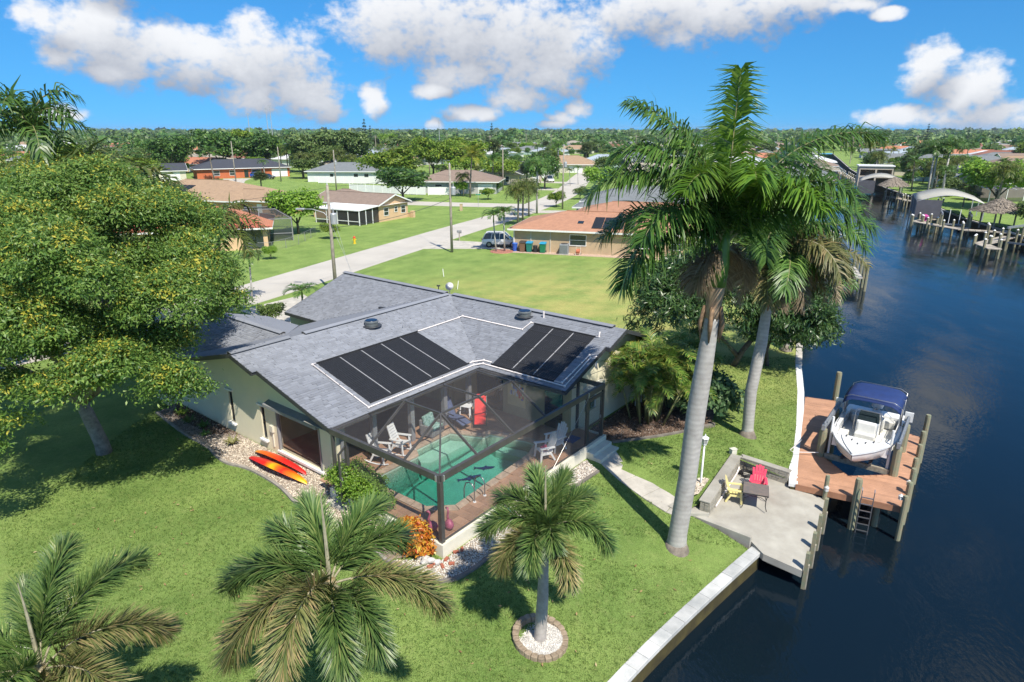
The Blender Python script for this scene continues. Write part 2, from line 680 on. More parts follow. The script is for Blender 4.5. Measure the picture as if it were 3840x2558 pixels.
RBANK = [(208, 440), (161, 330), (130, 258), (101, 185), (90, 150), (77, 112), (70, 82), (48, 24), (30, -20), (12, -60)]
WPOLY = [(x, y) for x, y, z in EDGE] + [(198, 442), (208, 440)] + RBANK[1:]
DECKP = [hw(u, v)[:2] for u, v in ((13.85, 14.05), (24.4, 14.05), (24.4, 24.5), (14.5, 24.5), (13.85, 19.6))]


def make_ground():
    pts, edges = [], []

    def loop(poly):
        b = len(pts)
        for q in poly: pts.append(Vector((q[0], q[1])))
        n = len(poly)
        for i in range(n): edges.append((b + i, b + (i + 1) % n))
    # subdivide the lawn edge a little so that the slope follows it
    fineE = []
    for (a, b) in zip(EDGE, EDGE[1:]):
        n = max(1, int(math.dist(a[:2], b[:2]) / 2)) if b[1] < 60 else 1
        for k in range(n): fineE.append((a[0] + (b[0] - a[0]) * k / n, a[1] + (b[1] - a[1]) * k / n))
    fineE.append(EDGE[-1][:2])
    wp = fineE + [(198, 442), (208, 440)] + RBANK[1:]
    loop(wp)
    loop(DECKP)
    for x in np.arange(-42, 60, 1.5):
        for y in np.arange(-6, 96, 1.5):
            if x > 28 and y < 30: continue
            pts.append(Vector((x + rng.uniform(-.2, .2), y + rng.uniform(-.2, .2))))
    for r_ in (130, 220, 400, 800, 1600, 3500, 9000):
        for k in range(28):
            a = 2 * math.pi * k / 28
            pts.append(Vector((r_ * math.cos(a), r_ * math.sin(a))))
    v, e, f, *_ = delaunay_2d_cdt(pts, edges, [], 0, 1e-5)
    mb = MB()
    faces = []
    for t in f:
        cx = sum(v[i][0] for i in t) / len(t)
        cy = sum(v[i][1] for i in t) / len(t)
        if inside(cx, cy, wp) or inside(cx, cy, DECKP): continue
        faces.append(tuple(t))
    mb.v = [(q[0], q[1], lawn(q[0], q[1])) for q in v]
    mb.f = faces
    mb.m = [0] * len(faces)
    o = ob('ground', mb, MATS['grass'], smooth=True)
    tag(o, kind='structure')


make_ground()
mb = MB()
mb.face((-400, -300, WATER_Z), (400, -300, WATER_Z), (400, 470, WATER_Z), (-400, 470, WATER_Z))
tag(ob('canal_water', mb, MATS['canal_water']), kind='structure')


def offset_poly(pl, d):
    out = []
    for i, p in enumerate(pl):
        a, b = pl[max(0, i - 1)], pl[min(len(pl) - 1, i + 1)]
        dx, dy = b[0] - a[0], b[1] - a[1]
        l = math.hypot(dx, dy)
        out.append((p[0] + dy / l * d, p[1] - dx / l * d))
    return out


def resample(pl, step):
    out = [tuple(pl[0][:2])]
    for a, b in zip(pl, pl[1:]):
        n = max(1, round(math.dist(a[:2], b[:2]) / step))
        for k in range(1, n + 1):
            out.append((a[0] + (b[0] - a[0]) * k / n, a[1] + (b[1] - a[1]) * k / n))
    return out


def smooth_pl(pl, it=2):
    for _ in range(it):
        q = [pl[0]]
        for a, b in zip(pl, pl[1:]):
            q += [(a[0] * .75 + b[0] * .25, a[1] * .75 + b[1] * .25), (a[0] * .25 + b[0] * .75, a[1] * .25 + b[1] * .75)]
        q.append(pl[-1])
        pl = q
    return pl


def seawall(name, label, inner, zt, width, capm, wallm, blocks):
    root = thing(name, label, 'seawall', (inner[0][0], inner[0][1], zt))
    outer = offset_poly(inner, width)
    ox, oy = inner[0]
    w1 = offset_poly(inner, width * .2)
    w2 = offset_poly(inner, width * .82)
    mb = MB(ox, oy, zt)
    for i in range(len(inner) - 1):
        mb.prism([w1[i], w2[i], w2[i + 1], w1[i + 1]], -3.0, zt - .16)
    ob('sheet_wall', mb, wallm, root)
    if blocks:
        for i in range(len(inner) - 1):
            mb = MB(ox, oy, zt)
            g = .008
            a, b, c, d = inner[i], outer[i], outer[i + 1], inner[i + 1]
            L = lambda p, q, t: (p[0] + (q[0] - p[0]) * t, p[1] + (q[1] - p[1]) * t)
            dz = rng.uniform(-.006, .006)
            mb.prism([L(a, d, g), L(b, c, g), L(b, c, 1 - g), L(a, d, 1 - g)], zt - .17, zt + dz)
            ob('cap_block', mb, capm, root, bevel=.012)
    else:
        mb = MB(ox, oy, zt)
        for i in range(len(inner) - 1):
            mb.prism([inner[i], outer[i], outer[i + 1], inner[i + 1]], zt - .2, zt)
        ob('cap', mb, capm, root)
    return root


near_in = resample(smooth_pl([e[:2] for e in EDGE[1:6]] + [(8.75, 20.66), (8.95, 20.85)], 2), 1.15)
seawall('seawall', 'curved white concrete seawall cap along the near lawn, stained yellow below', near_in, -.78, .42,
        mat('white_cap_patched', (.60, .595, .565), .75, .12, .8, .35, 22, col2=(.34, .35, .34), island=.1, coord='Object'), ALGAE, True)
far_in = resample([e[:2] for e in EDGE[12:17]], 1.3)
far_in = [(11.72, 24.45)] + far_in[1:]
seawall('seawall', 'straight white seawall cap between the lawn and the composite dock', far_in, -.2, .36, mat('white_cap', (.78, .775, .75), .7, .1, 1.3, .25, 22, col2=(.62, .62, .60), island=.05), ALGAE, True)
seawall('seawall', 'grey seawall running up the left bank of the canal beyond the palms', [e[:2] for e in EDGE[16:]], -.18, .4, CONC, ALGAE, False)
seawall('seawall', 'grey seawall along the far right bank behind the docks', [tuple(p) for p in RBANK], -.1, .4, CONC, ALGAE, False)


# ---- roads, drives and walks (thin sheets over the lawn)
def ribbon(name, left, right, z, m, t=.05, kind='structure'):
    mb = MB()
    for i in range(len(left) - 1):
        a, b, c, d = left[i], right[i], right[i + 1], left[i + 1]
        mb.slab([(*a, z), (*b, z), (*c, z), (*d, z)], t)
    o = ob(name, mb, m)
    tag(o, kind=kind)
    return o


def road(name, pl, w, z=.03, m=None):
    pl = smooth_pl(pl, 2)
    return ribbon(name, offset_poly(pl, -w / 2), offset_poly(pl, w / 2), z, m or ROADM)


road('street', [(-58, 16), (-40, 32), (-28, 47), (-21.5, 62), (-17, 74), (-12.2, 86), (-7.5, 98), (-2.3, 110), (4, 127), (11.2, 149), (17, 180), (25, 230), (42, 300), (85, 430)], 6.3)
road('side_street', [(3.5, 129), (-13, 132), (-40, 140), (-75, 152), (-130, 175), (-190, 205)], 6.6, .034)
ribbon('driveway', [(-22.3, 51.5), (-17.4, 47.2), (-15.3, 45.4)], [(-18.6, 56.8), (-14.2, 50.4), (-11.9, 48.4)], .038, CONC)
ribbon('driveway', [(-9.0, 87.4), (-3.6, 85.6), (.2, 84.6)], [(-11.9, 80.6), (-3.4, 80.7), (.2, 80.1)], .038, CONC)
ribbon('driveway', [(4.0, 121.5), (10, 121.2), (15, 123)], [(2.6, 117.4), (9.5, 117.6), (15, 118.5)], .038, CONC)
ribbon('driveway', [(12, 163), (3, 166)], [(13, 168.5), (3.4, 171)], .038, CONC)
ribbon('driveway', [(15, 186), (6, 189)], [(16, 191), (6.4, 194)], .038, CONC)
ribbon('driveway', [(-72, 158), (-77, 176), (-84, 196), (-88, 204)], [(-67, 156), (-71, 176), (-78, 196), (-80, 206)], .038, CONC)

# ================================================================ MAIN HOUSE
H0 = (14.35, 20.0)
CREAM = mat('cream_stucco', (.76, .70, .50), .85, .08, .8, .25, 60, col2=(.70, .65, .47))
ROOFD = mat('roof_underlay', (.10, .105, .12), .9, .1, 3)
SHING = mat('grey_shingle', (.210, .222, .250), .85, .05, .5, .5, 70, island=.14)
CHAR = mat('charcoal_trim', (.045, .047, .052), .5, .1, 3)
BRONZE = mat('bronze_aluminium', (.095, .090, .086), .45, .15, 2, metal=.3)
PVC = mat('pvc_pipe', (.72, .66, .63), .4, .08, 4)
STRIP = mat('grey_strip', (.42, .42, .43), .5, .1, 4)
RUBBER = mat('black_collector', (.017, .017, .018), .55, .2, 6, .25, 60)
GREYP = mat('grey_painted_metal', (.24, .245, .25), .5, .1, 4)
WHITE = mat('white_paint', (.78, .78, .76), .45, .06, 3)
GLASS = glassmat('window_glass')
DARKM = mat('dark_interior', (.03, .028, .026), .8, .2, 2)
SOFF = mat('soffit', (.32, .30, .26), .8, .05, 2)

house = thing('ranch_house', 'cream stucco house with grey shingle roof and black pool heating panels', 'house', hw(*H0), HR)


def hmb(): return MB(H0[0], H0[1], 0)


def hob(name, mb, m, parent=None, **k): return ob(name, mb, m, parent or house, **k)


def wall_u(name, u, v0, v1, z0, z1, openings, m, parent, t=.2, side=-1):
    """wall on plane u (outer face), v0..v1, with rectangular openings (v0,v1,z0,z1)"""
    vs = sorted({v0, v1} | {o[0] for o in openings} | {o[1] for o in openings})
    zs = sorted({z0, z1} | {o[2] for o in openings} | {o[3] for o in openings})
    mb = hmb()
    for a, b in zip(vs, vs[1:]):
        for c, d in zip(zs, zs[1:]):
            if any(o[0] <= a and b <= o[1] and o[2] <= c and d <= o[3] for o in openings): continue
            mb.bx(min(u, u - side * t), max(u, u - side * t), a, b, c, d)
    return hob(name, mb, m, parent)


WL = 14.35
ops = [(28.35, 28.7, .55, 2.2), (25.62, 25.95, .5, 2.15), (31.5, 32.1, 1.3, 2.05), (21.5, 24.7, .28, 2.3)]
wall_u('wall', WL, 20.4, 34.3, -.2, 2.75, ops, CREAM, house)
mb = hmb()   # gable above the plate
zr = lambda v: 4.75 - .2692 * abs(v - 26.3) - .16
mb.add([(WL, 20.4, 2.75), (WL, 32.6, 2.75), (WL, 32.6, zr(32.6)), (WL, 26.3, zr(26.3)), (WL, 20.4, zr(20.4)),
        (WL + .2, 20.4, 2.75), (WL + .2, 32.6, 2.75), (WL + .2, 32.6, zr(32.6)), (WL + .2, 26.3, zr(26.3)), (WL + .2, 20.4, zr(20.4))],
       [(4, 3, 2, 1, 0), (5, 6, 7, 8, 9), (0, 5, 9, 4), (1, 2, 7, 6)])
hob('gable_wall', mb, CREAM)
for (a, b, c, d) in ops[:3]:
    w = hmb().bx(WL + .10, WL + .13, a, b, c, d)
    win = hob('window', w, glassmat('tinted_glass', (.012, .018, .016)))
    f = hmb()
    f.bx(WL + .06, WL + .1, a, b, c, c + .05).bx(WL + .06, WL + .1, a, b, d - .05, d).bx(WL + .06, WL + .1, a, a + .05, c + .05, d - .05).bx(WL + .06, WL + .1, b - .05, b, c + .05, d - .05).bx(WL + .06, WL + .1, a + .05, b - .05, (c + d) / 2 - .02, (c + d) / 2 + .02)
    hob('frame', f, CHAR, win)
    hob('sill', hmb().bx(WL - .14, WL + .05, a - .12, b + .12, c - .1, c), WHITE, win, bevel=.01)
    hob('lintel', hmb().bx(WL - .1, WL + .05, a - .12, b + .14, d, d + .09), WHITE, win, bevel=.01)
# screened lanai opening: threshold, jambs, screen, hood
lan = hob('lanai_screen', hmb().face((WL + .08, 21.5, .28), (WL + .08, 24.7, .28), (WL + .08, 24.7, 2.3), (WL + .08, 21.5, 2.3)), screenmat('brown_screen', (.10, .065, .05), .42))
f = hmb().bx(WL - .03, WL + .12, 24.62, 24.7, .28, 2.3).bx(WL - .03, WL + .12, 21.5, 21.6, .28, 2.3).bx(WL - .03, WL + .12, 21.6, 24.62, 2.22, 2.3)
hob('screen_frame', f, GREYP, lan)
hob('threshold', hmb().bx(WL - .1, WL + .2, 21.4, 24.75, .16, .27), WHITE, lan)
hob('hood', hmb().add([(WL - .32, 21.3, 2.36), (WL - .32, 25.15, 2.36), (WL, 25.15, 2.36), (WL, 21.3, 2.36), (WL - .32, 21.3, 2.50), (WL - .32, 25.15, 2.50), (WL, 25.15, 2.62), (WL, 21.3, 2.62)],
    [(3, 2, 1, 0), (4, 5, 6, 7), (0, 1, 5, 4), (1, 2, 6, 5), (2, 3, 7, 6), (3, 0, 4, 7)]), GREYP)
hob('outlet_box', hmb().bx(WL - .1, WL, 24.98, 25.2, 1.05, 1.35).bx(WL - .05, WL, 25.05, 25.12, .3, 1.05), mat('beige_plastic', (.62, .60, .50), .5, .05))
# downspout at the lanai corner
hob('downspout', hmb().tube([(13.8, 19.95, 2.85), (14.15, 20.3, 2.6), (14.22, 20.35, .1)], .05, 6), GREYP)
# lanai and living-room walls under the pool-side roof
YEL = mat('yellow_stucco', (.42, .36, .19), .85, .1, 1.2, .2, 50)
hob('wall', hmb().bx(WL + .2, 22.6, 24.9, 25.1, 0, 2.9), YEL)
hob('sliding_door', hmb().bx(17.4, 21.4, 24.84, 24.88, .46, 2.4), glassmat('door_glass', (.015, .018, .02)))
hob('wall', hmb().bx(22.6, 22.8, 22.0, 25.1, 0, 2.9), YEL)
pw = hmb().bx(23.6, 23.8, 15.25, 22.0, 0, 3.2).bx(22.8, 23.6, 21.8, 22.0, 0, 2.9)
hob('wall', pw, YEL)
for a, b in ((15.6, 16.6), (19.2, 20.9)):
    hob('sliding_door', hmb().bx(23.54, 23.58, a, b, .46, 2.4), MATS['door_glass'])
# post row of the lanai
for u in (14.5, 16.17, 18.35, 20.5):
    hob('lanai_post', hmb().bx(u, u + .22, 20.3, 20.52, .45, 2.85), GREYP)
hob('lanai_beam', hmb().bx(14.4, 22.4, 20.3, 20.52, 2.62, 2.85), GREYP)
hob('wall', hmb().bx(22.25, 22.45, 20.3, 20.52, .45, 2.85), GREYP)
# right gable wall of the bedroom wing and its window
ops2 = [(25.0, 26.1, .9, 2.1)]
mb = hmb()
for (a, b, c, d) in ((23.8, 25.0, -.4, 2.75), (26.1, 31.4, -.4, 2.75), (25.0, 26.1, -.4, .9), (25.0, 26.1, 2.1, 2.75)):
    mb.bx(a, b, 15.25, 15.45, c, d)
zb = lambda u: 4.75 - .357 * abs(u - 27.4) - .16
mb.add([(23.0, 15.25, 2.75), (31.8, 15.25, 2.75), (31.8, 15.25, zb(31.8)), (27.4, 15.25, zb(27.4)), (23.0, 15.25, zb(23.0)), (23.0, 15.45, 2.75), (31.8, 15.45, 2.75), (31.8, 15.45, zb(31.8)), (27.4, 15.45, zb(27.4)), (23.0, 15.45, zb(23.0))],
       [(0, 1, 2, 3, 4), (9, 8, 7, 6, 5), (0, 4, 9, 5)])
hob('wall', mb, CREAM)
win = hob('window', hmb().bx(25.0, 26.1, 15.36, 15.38, .9, 2.1), glassmat('green_glass', (.03, .10, .06)))
hob('frame', hmb().bx(25.0, 25.06, 15.3, 15.36, .9, 2.1).bx(26.04, 26.1, 15.3, 15.36, .9, 2.1).bx(25.06, 26.04, 15.3, 15.36, 1.47, 1.53), WHITE, win)
hob('shutter_hood', hmb().bx(24.8, 26.4, 15.0, 15.25, 2.15, 2.3), WHITE)
# the remaining outer walls
hob('wall', hmb().bx(31.4, 31.6, 15.45, 36.3, -.3, 2.75), CREAM)
hob('wall', hmb().bx(22.9, 31.4, 36.1, 36.3, -.3, 2.75), CREAM)
hob('wall', hmb().bx(22.9, 23.1, 32.4, 36.1, -.3, 2.75), CREAM)
hob('wall', hmb().bx(14.55, 22.9, 32.2, 32.4, -.3, 2.75), CREAM)
hob('planter_wall', hmb().prism([(14.0, 36.0), (13.85, 34.3), (14.35, 34.3), (14.35, 34.5), (14.05, 34.5), (14.2, 36.0)], -.1, .5), CREAM)


# ---- roof planes with laid shingles
def plane_z(kind):
    return {'Af': lambda u, v: 3 + .2692 * (v - 19.8), 'Ab': lambda u, v: 4.75 - .2692 * (v - 26.3), 'Bf': lambda u, v: 3 + .357 * (u - 22.5), 'Bb': lambda u, v: 4.75 - .357 * (u - 27.4),
            'Cl': lambda u, v: 4.1 - .3 * (17.8 - u), 'Cr': lambda u, v: 4.1 - .3 * (u - 17.8)}[kind]


SLOPES = [('Af', [(13.65, 19.8), (22.5, 19.8), (27.4, 26.3), (13.42, 26.3), (13.42, 24.65), (13.65, 24.65)], 'v', 1),
          ('Bf', [(22.5, 14.75), (25.85, 14.75), (25.85, 14.5), (27.4, 14.5), (27.4, 26.3), (22.5, 19.8)], 'u', 1),
          ('Bf', [(27.4, 26.3), (27.4, 36.2), (22.5, 36.2), (22.5, 32.8)], 'u', 1),
          ('Ab', [(13.42, 26.3), (27.4, 26.3), (22.5, 32.8), (13.65, 32.8)], 'v', -1),
          ('Bb', [(27.4, 14.5), (32.3, 14.5), (32.3, 36.2), (27.4, 36.2)], 'u', -1),
          ('Cl', [(17.8, 28.7), (17.8, 35.6), (13.9, 35.6), (13.9, 32.9)], 'u', 1),
          ('Cr', [(17.8, 28.7), (21.0, 32.5), (21.0, 35.6), (17.8, 35.6)], 'u', -1)]


def scan(poly, y, ax):
    """intervals of the line <ax>=y across a polygon (ax 0: x=const -> y intervals)"""
    hits = []
    n = len(poly)
    for i in range(n):
        a, b = poly[i], poly[(i + 1) % n]
        p, q = (a[ax], a[1 - ax]), (b[ax], b[1 - ax])
        if (p[0] > y) != (q[0] > y):
            hits.append(p[1] + (q[1] - p[1]) * (y - p[0]) / (q[0] - p[0]))
    hits.sort()
    return list(zip(hits[::2], hits[1::2]))


roof = hob('roof', (lambda m: [m.slab([(u, v, plane_z(k)(u, v) - .02) for u, v in (p if sum(p[i][0] * p[(i + 1) % len(p)][1] - p[(i + 1) % len(p)][0] * p[i][1] for i in range(len(p))) > 0 else p[::-1])], .14) for k, p, _, _ in SLOPES] and m)(hmb()), ROOFD)
sh_v, sh_q, singles = [], [], []


def shingles(kind, poly, ax, sgn, expo=.15):
    zf = plane_z(kind)
    ax = 1 if ax == 'v' else 0
    los, his = min(p[ax] for p in poly), max(p[ax] for p in poly)
    g = abs({'Af': .2692, 'Ab': .2692, 'Bf': .357, 'Bb': .357, 'Cl': .3, 'Cr': .3}[kind])
    run = expo / math.sqrt(1 + g * g)
    y = los
    row = 0
    while y < his - .02:
        y2 = min(y + run, his)
        for a, b in scan(poly, (y + y2) / 2, ax):
            x = a - rng.uniform(0, .3)
            while x < b:
                L_ = rng.choice((.16, .22, .30, .34, .42))
                x0, x1 = max(a, x + .003), min(b, x + L_)
                x += L_
                if x1 - x0 < .02: continue
                lo, hi = (y, y2 + .01) if sgn > 0 else (y2, y - .01)
                up = rng.choice((.012, .020, .034))

                def P(t, s, h):
                    q = (t, s) if ax == 1 else (s, t)
                    return (q[0] - H0[0], q[1] - H0[1], zf(*q) + h)
                vs = [P(x0, lo, up), P(x1, lo, up), P(x1, hi, .004), P(x0, hi, .004), P(x0, lo, -.01), P(x1, lo, -.01)]
                if (ax == 1) != (sgn > 0): pass
                singles.append((hw(*((x0, lo) if ax == 1 else (lo, x0)))[1], vs))
        y += run
        row += 1


for k, p, a, s in SLOPES[:3] + [SLOPES[5]]:
    shingles(k, p, a, s)
singles.sort(key=lambda t: t[0])
near300 = singles[:290]
for _, vs in near300:
    mb = MB()
    mb.add(vs, [(0, 1, 2, 3), (4, 5, 1, 0)])
    ob('shingle', mb, SHING, roof)
vv, qq = [], []
for i, (_, vs) in enumerate(singles[290:]):
    vv += vs
    qq += [(6 * i, 6 * i + 1, 6 * i + 2, 6 * i + 3), (6 * i + 4, 6 * i + 5, 6 * i + 1, 6 * i)]
tag(obm('shingle_field', npmesh('shingle_field', vv, qq, SHING), roof), kind='stuff')
mb = hmb()
for k, p, _, _ in (SLOPES[3], SLOPES[4], SLOPES[6]):
    q = p if sum(p[i][0] * p[(i + 1) % len(p)][1] - p[(i + 1) % len(p)][0] * p[i][1] for i in range(len(p))) > 0 else p[::-1]
    mb.slab([(u, v, plane_z(k)(u, v) + .012) for u, v in q], .02)
hob('shingle_sheet', mb, SHING, roof)
# ridge vents: dark slot below, shingled cap above
for (p, q) in (((13.42, 26.3, 4.75), (16.4, 26.3, 4.75)), ((17.2, 26.3, 4.75), (27.1, 26.3, 4.75)), ((27.4, 15.2, 4.75), (27.4, 26.0, 4.75)), ((27.4, 26.6, 4.75), (27.4, 36.2, 4.75)), ((17.8, 29.0, 4.1), (17.8, 35.6, 4.1))):
    du = Vector(q) - Vector(p)
    n = Vector((du.y, -du.x, 0)).normalized()
    mb = hmb()
    mb.beam((p[0], p[1], p[2] + .02), (q[0], q[1], q[2] + .02), .26, .07)
    vent = hob('ridge_vent', mb, DARKM, roof)
    mb = hmb()
    P, Q = Vector(p), Vector(q)
    up = Vector((0, 0, .085))
    dn = Vector((0, 0, .03))
    for s in (-1, 1):
        a = [P + up, Q + up, Q + n * s * .2 + dn, P + n * s * .2 + dn]
        b = [x + Vector((0, 0, .03)) for x in a]
        idx = [(0, 1, 2, 3), (7, 6, 5, 4), (0, 3, 7, 4), (1, 5, 6, 2), (2, 6, 7, 3)]
        mb.add([tuple(x) for x in a + b], idx)
    hob('ridge_cap', mb, SHING, vent)
# fascia, drip edge and soffits
fz = .15
for (p, q) in (((13.65, 19.8, 3.0), (22.5, 19.8, 3.0)), ((22.5, 19.8, 3.0), (22.5, 14.75, 3.0)), ((13.65, 19.8, 3.0), (13.65, 24.65, 4.306)), ((13.42, 24.65, 4.306), (13.42, 26.3, 4.75)), ((13.42, 26.3, 4.75), (13.5, 32.8, 3.0)),
               ((22.5, 14.75, 3.0), (25.85, 14.75, 4.196)), ((25.85, 14.5, 4.196), (27.4, 14.5, 4.75)), ((27.4, 14.5, 4.75), (32.3, 14.5, 3.0)), ((27.4, 36.2, 4.75), (22.5, 36.2, 3.0)), ((22.5, 36.2, 3.0), (22.5, 32.8, 3.0)), ((13.42, 24.66, 4.306), (13.65, 24.66, 4.306)), ((25.84, 14.5, 4.196), (25.84, 14.75, 4.196)), ((13.9, 32.9, 2.93), (13.9, 35.6, 2.93))):
    hob('fascia', hmb().beam((p[0], p[1], p[2] - .09), (q[0], q[1], q[2] - .09), .04, .19), CHAR, roof)
hob('soffit', hmb().bx(13.72, 22.4, 19.9, 21.6, 2.78, 2.80).bx(22.55, 23.6, 14.9, 21.8, 2.81, 2.83)  , SOFF, roof)
hob('gutter', hmb().bx(13.75, 22.35, 19.68, 19.78, 2.86, 2.97).bx(22.36, 22.48, 14.85, 19.7, 2.86, 2.97), BRONZE, roof)


# ---- pool heating collectors
def panel(pts, zf, nsub=10):
    """pts: four uv corners eave-left, eave-right, ridge-right, ridge-left"""
    mb = hmb()
    (a, b, c, d) = [Vector((u, v, zf(u, v) + .045)) for u, v in pts]
    for k in range(nsub):
        t0, t1 = k / nsub + .004, (k + 1) / nsub - .004
        L = lambda p, q, t: p + (q - p) * t
        w = [L(a, b, t0), L(a, b, t1), L(d, c, t1), L(d, c, t0)]
        m_ = [x + Vector((0, 0, .014)) for x in (L(a, b, (t0 + t1) / 2), L(d, c, (t0 + t1) / 2))]
        mb.add([tuple(x) for x in w] + [tuple(x) for x in m_], [(0, 4, 5, 3), (4, 1, 2, 5)])
        mb.add([tuple(x - Vector((0, 0, .02))) for x in w], [(0, 1, 2, 3)])
    return mb


Af, Bf = plane_z('Af'), plane_z('Bf')
for k in range(5):
    u0, u1 = 16.1 + k * 1.235, 16.1 + k * 1.235 + 1.175
    pn = hob('collector', panel([(u0, 20.25), (u1, 20.25), (u1, 23.8), (u0, 23.8)], Af), RUBBER)
    for v in (20.25, 23.8):
        hob('header', hmb().tube([(u0 - .03, v, Af(u0, v) + .06), (u1 + .03, v, Af(u0, v) + .06)], .036, 8), RUBBER, pn)
    if k < 4:
        hob('gap_strip', hmb().beam((u1 + .03, 20.4, Af(0, 20.4) + .035), (u1 + .03, 23.7, Af(0, 23.7) + .035), .028, .03), STRIP, pn)
for k in range(3):
    v0, v1 = 15.65 + k * 1.235, 15.65 + k * 1.235 + 1.175
    pn = hob('collector', panel([(22.85, v1), (22.85, v0), (26.35, v0), (26.35, v1)], Bf), RUBBER)
    for u in (22.85, 26.35):
        hob('header', hmb().tube([(u, v0 - .03, Bf(u, 0) + .06), (u, v1 + .03, Bf(u, 0) + .06)], .036, 8), RUBBER, pn)
    if k < 2:
        hob('gap_strip', hmb().beam((23.0, v1 + .03, Bf(23.0, 0) + .035), (26.25, v1 + .03, Bf(26.25, 0) + .035), .028, .03), STRIP, pn)
    for u in (23.4, 24.6, 25.8):
        hob('strap', hmb().beam((u, v0 - .05, Bf(u, 0) + .075), (u, v1 + .07, Bf(u, 0) + .075), .02, .01), CHAR, pn)


def pipe(pts, r=.033):
    mb = hmb().tube(pts, r, 8)
    for p in pts[1:-1]:
        mb.lathe([(r * 1.5, -r * 1.6), (r * 1.7, 0), (r * 1.5, r * 1.6)], 8, p)
    o = hob('pipe', mb, PVC, roof, smooth=True)
    cb = hmb()
    for a, b in zip(pts, pts[1:]):
        a, b = Vector(a), Vector(b)
        n = int((b - a).length / 1.1)
        for k in range(1, n + 1):
            cb.box(*(a + (b - a) * (k / (n + 1))), .03, .03, .1)
    if cb.v: hob('clamp', cb, CHAR, o)


A_ = lambda u, v, h=.06: (u, v, Af(u, v) + h)
B_ = lambda u, v, h=.06: (u, v, Bf(u, v) + h)
pipe([A_(16.05, 23.8), A_(15.85, 23.78), A_(15.8, 20.02), A_(22.35, 20.02), B_(22.72, 19.75), B_(22.72, 14.95), B_(24.85, 14.95), (24.95, 14.8, 3.85), (24.95, 14.7, 3.4)])
pipe([A_(22.3, 20.25), A_(22.52, 20.25), B_(22.95, 19.9), B_(22.95, 19.4)])
pipe([A_(22.3, 23.8), A_(25.45, 23.85), B_(25.7, 23.8), B_(25.7, 19.62), B_(26.35, 19.55), B_(26.35, 19.4)])
pipe([B_(22.85, 15.6), B_(22.87, 15.2), B_(25.0, 15.1), (25.08, 14.8, 3.9), (25.08, 14.7, 3.3)])
pipe([B_(26.35, 15.6), B_(26.4, 15.45), B_(26.42, 15.42, .3)], .03)


def fan_vent(u, v, z):
    mb = hmb().lathe([(.33, -.12), (.33, .10), (.36, .11), (.36, .16), (.30, .20)], 24, (u, v, z))
    o = hob('attic_fan', mb, mat('vent_metal', (.20, .22, .22), .35, .1, 3, metal=.5), roof, smooth=False)
    hob('solar_disc', hmb().lathe([(.31, .20), (.30, .215), (.02, .22)], 24, (u, v, z)), mat('solar_cell', (.01, .014, .03), .15, .1, 5), o)
    hob('flashing', hmb().lathe([(.52, -.02), (.5, .0)], 20, (u, v, z - .06)), CHAR, o)


fan_vent(20.61, 25.4, 4.62)
fan_vent(26.8, 20.3, 4.66)
hob('vent_pipe', hmb().tube([(27.0, 19.2, 4.55), (27.0, 19.2, 4.95)], .05, 8), PVC, roof)
hob('vent_pipe', hmb().tube([(21.9, 24.45, 4.2), (21.9, 24.45, 4.48)], .035, 8), mat('lead', (.35, .36, .38), .5, .1), roof)
hob('gooseneck_vent', hmb().box(24.67, 29.25, 3.9, .3, .22, .2).box(24.5, 29.25, 3.96, .16, .24, .22), CHAR, roof)
# pool equipment plumbing on the right wall
mb = hmb()
for (u, z) in ((29.2, .75), (29.5, .9), (29.85, .7), (30.2, .95)):
    mb.tube([(u, 14.7, -.2), (u, 14.7, z), (u + .25, 14.7, z), (u + .25, 15.0, z)], .03, 6)
hob('equipment_pipes', mb, WHITE)
hob('wall_meter', hmb().bx(28.2, 28.36, 15.12, 15.25, 1.0, 1.35), DARKM)
hob('eave_wire', hmb().tube([(25.0, 15.0, 3.0), (25.6, 14.4, 3.3), (28.4, 13.9, 3.3)], .012, 5), CHAR)

# ================================================================ POOL, DECK, CAGE
DZ = .45
POOL = [(15.35, 19.15), (17.6, 19.15), (17.95, 19.65), (20.15, 19.62), (20.75, 18.1), (21.2, 18.05), (21.7, 16.3), (21.7, 15.8), (20.7, 15.4), (15.65, 15.1), (14.9, 15.9), (14.88, 18.35)]
PAVE = mat('brown_paver', (.40, .235, .145), .75, .25, 2.2, .3, 40, col2=(.30, .18, .115), island=.2)
COPE = mat('coping_stone', (.44, .33, .235), .7, .2, 4, .3, 40, island=.12)
PLAST = mat('pool_plaster', (.50, .62, .50), .7, .1, 1.5)
DECKO = [(13.6, 13.8), (24.35, 13.8), (24.35, 15.25), (23.6, 15.25), (23.6, 21.8), (22.6, 21.8), (22.6, 24.9), (14.5, 24.9), (14.5, 20.4), (13.6, 19.7)]


def plate(outer, holes, z, mb):
    pts, edges = [], []
    for poly in [outer] + holes:
        b = len(pts)
        pts += [Vector(p) for p in poly]
        edges += [(b + i, b + (i + 1) % len(poly)) for i in range(len(poly))]
    v, e, f, *_ = delaunay_2d_cdt(pts, edges, [], 0, 1e-6)
    keep = []
    for t in f:
        c = (sum(v[i][0] for i in t) / 3, sum(v[i][1] for i in t) / 3)
        if inside(*c, outer) and not any(inside(*c, h) for h in holes): keep.append(tuple(t))
    mb.add([(q[0], q[1], z) for q in v], keep)
    return mb


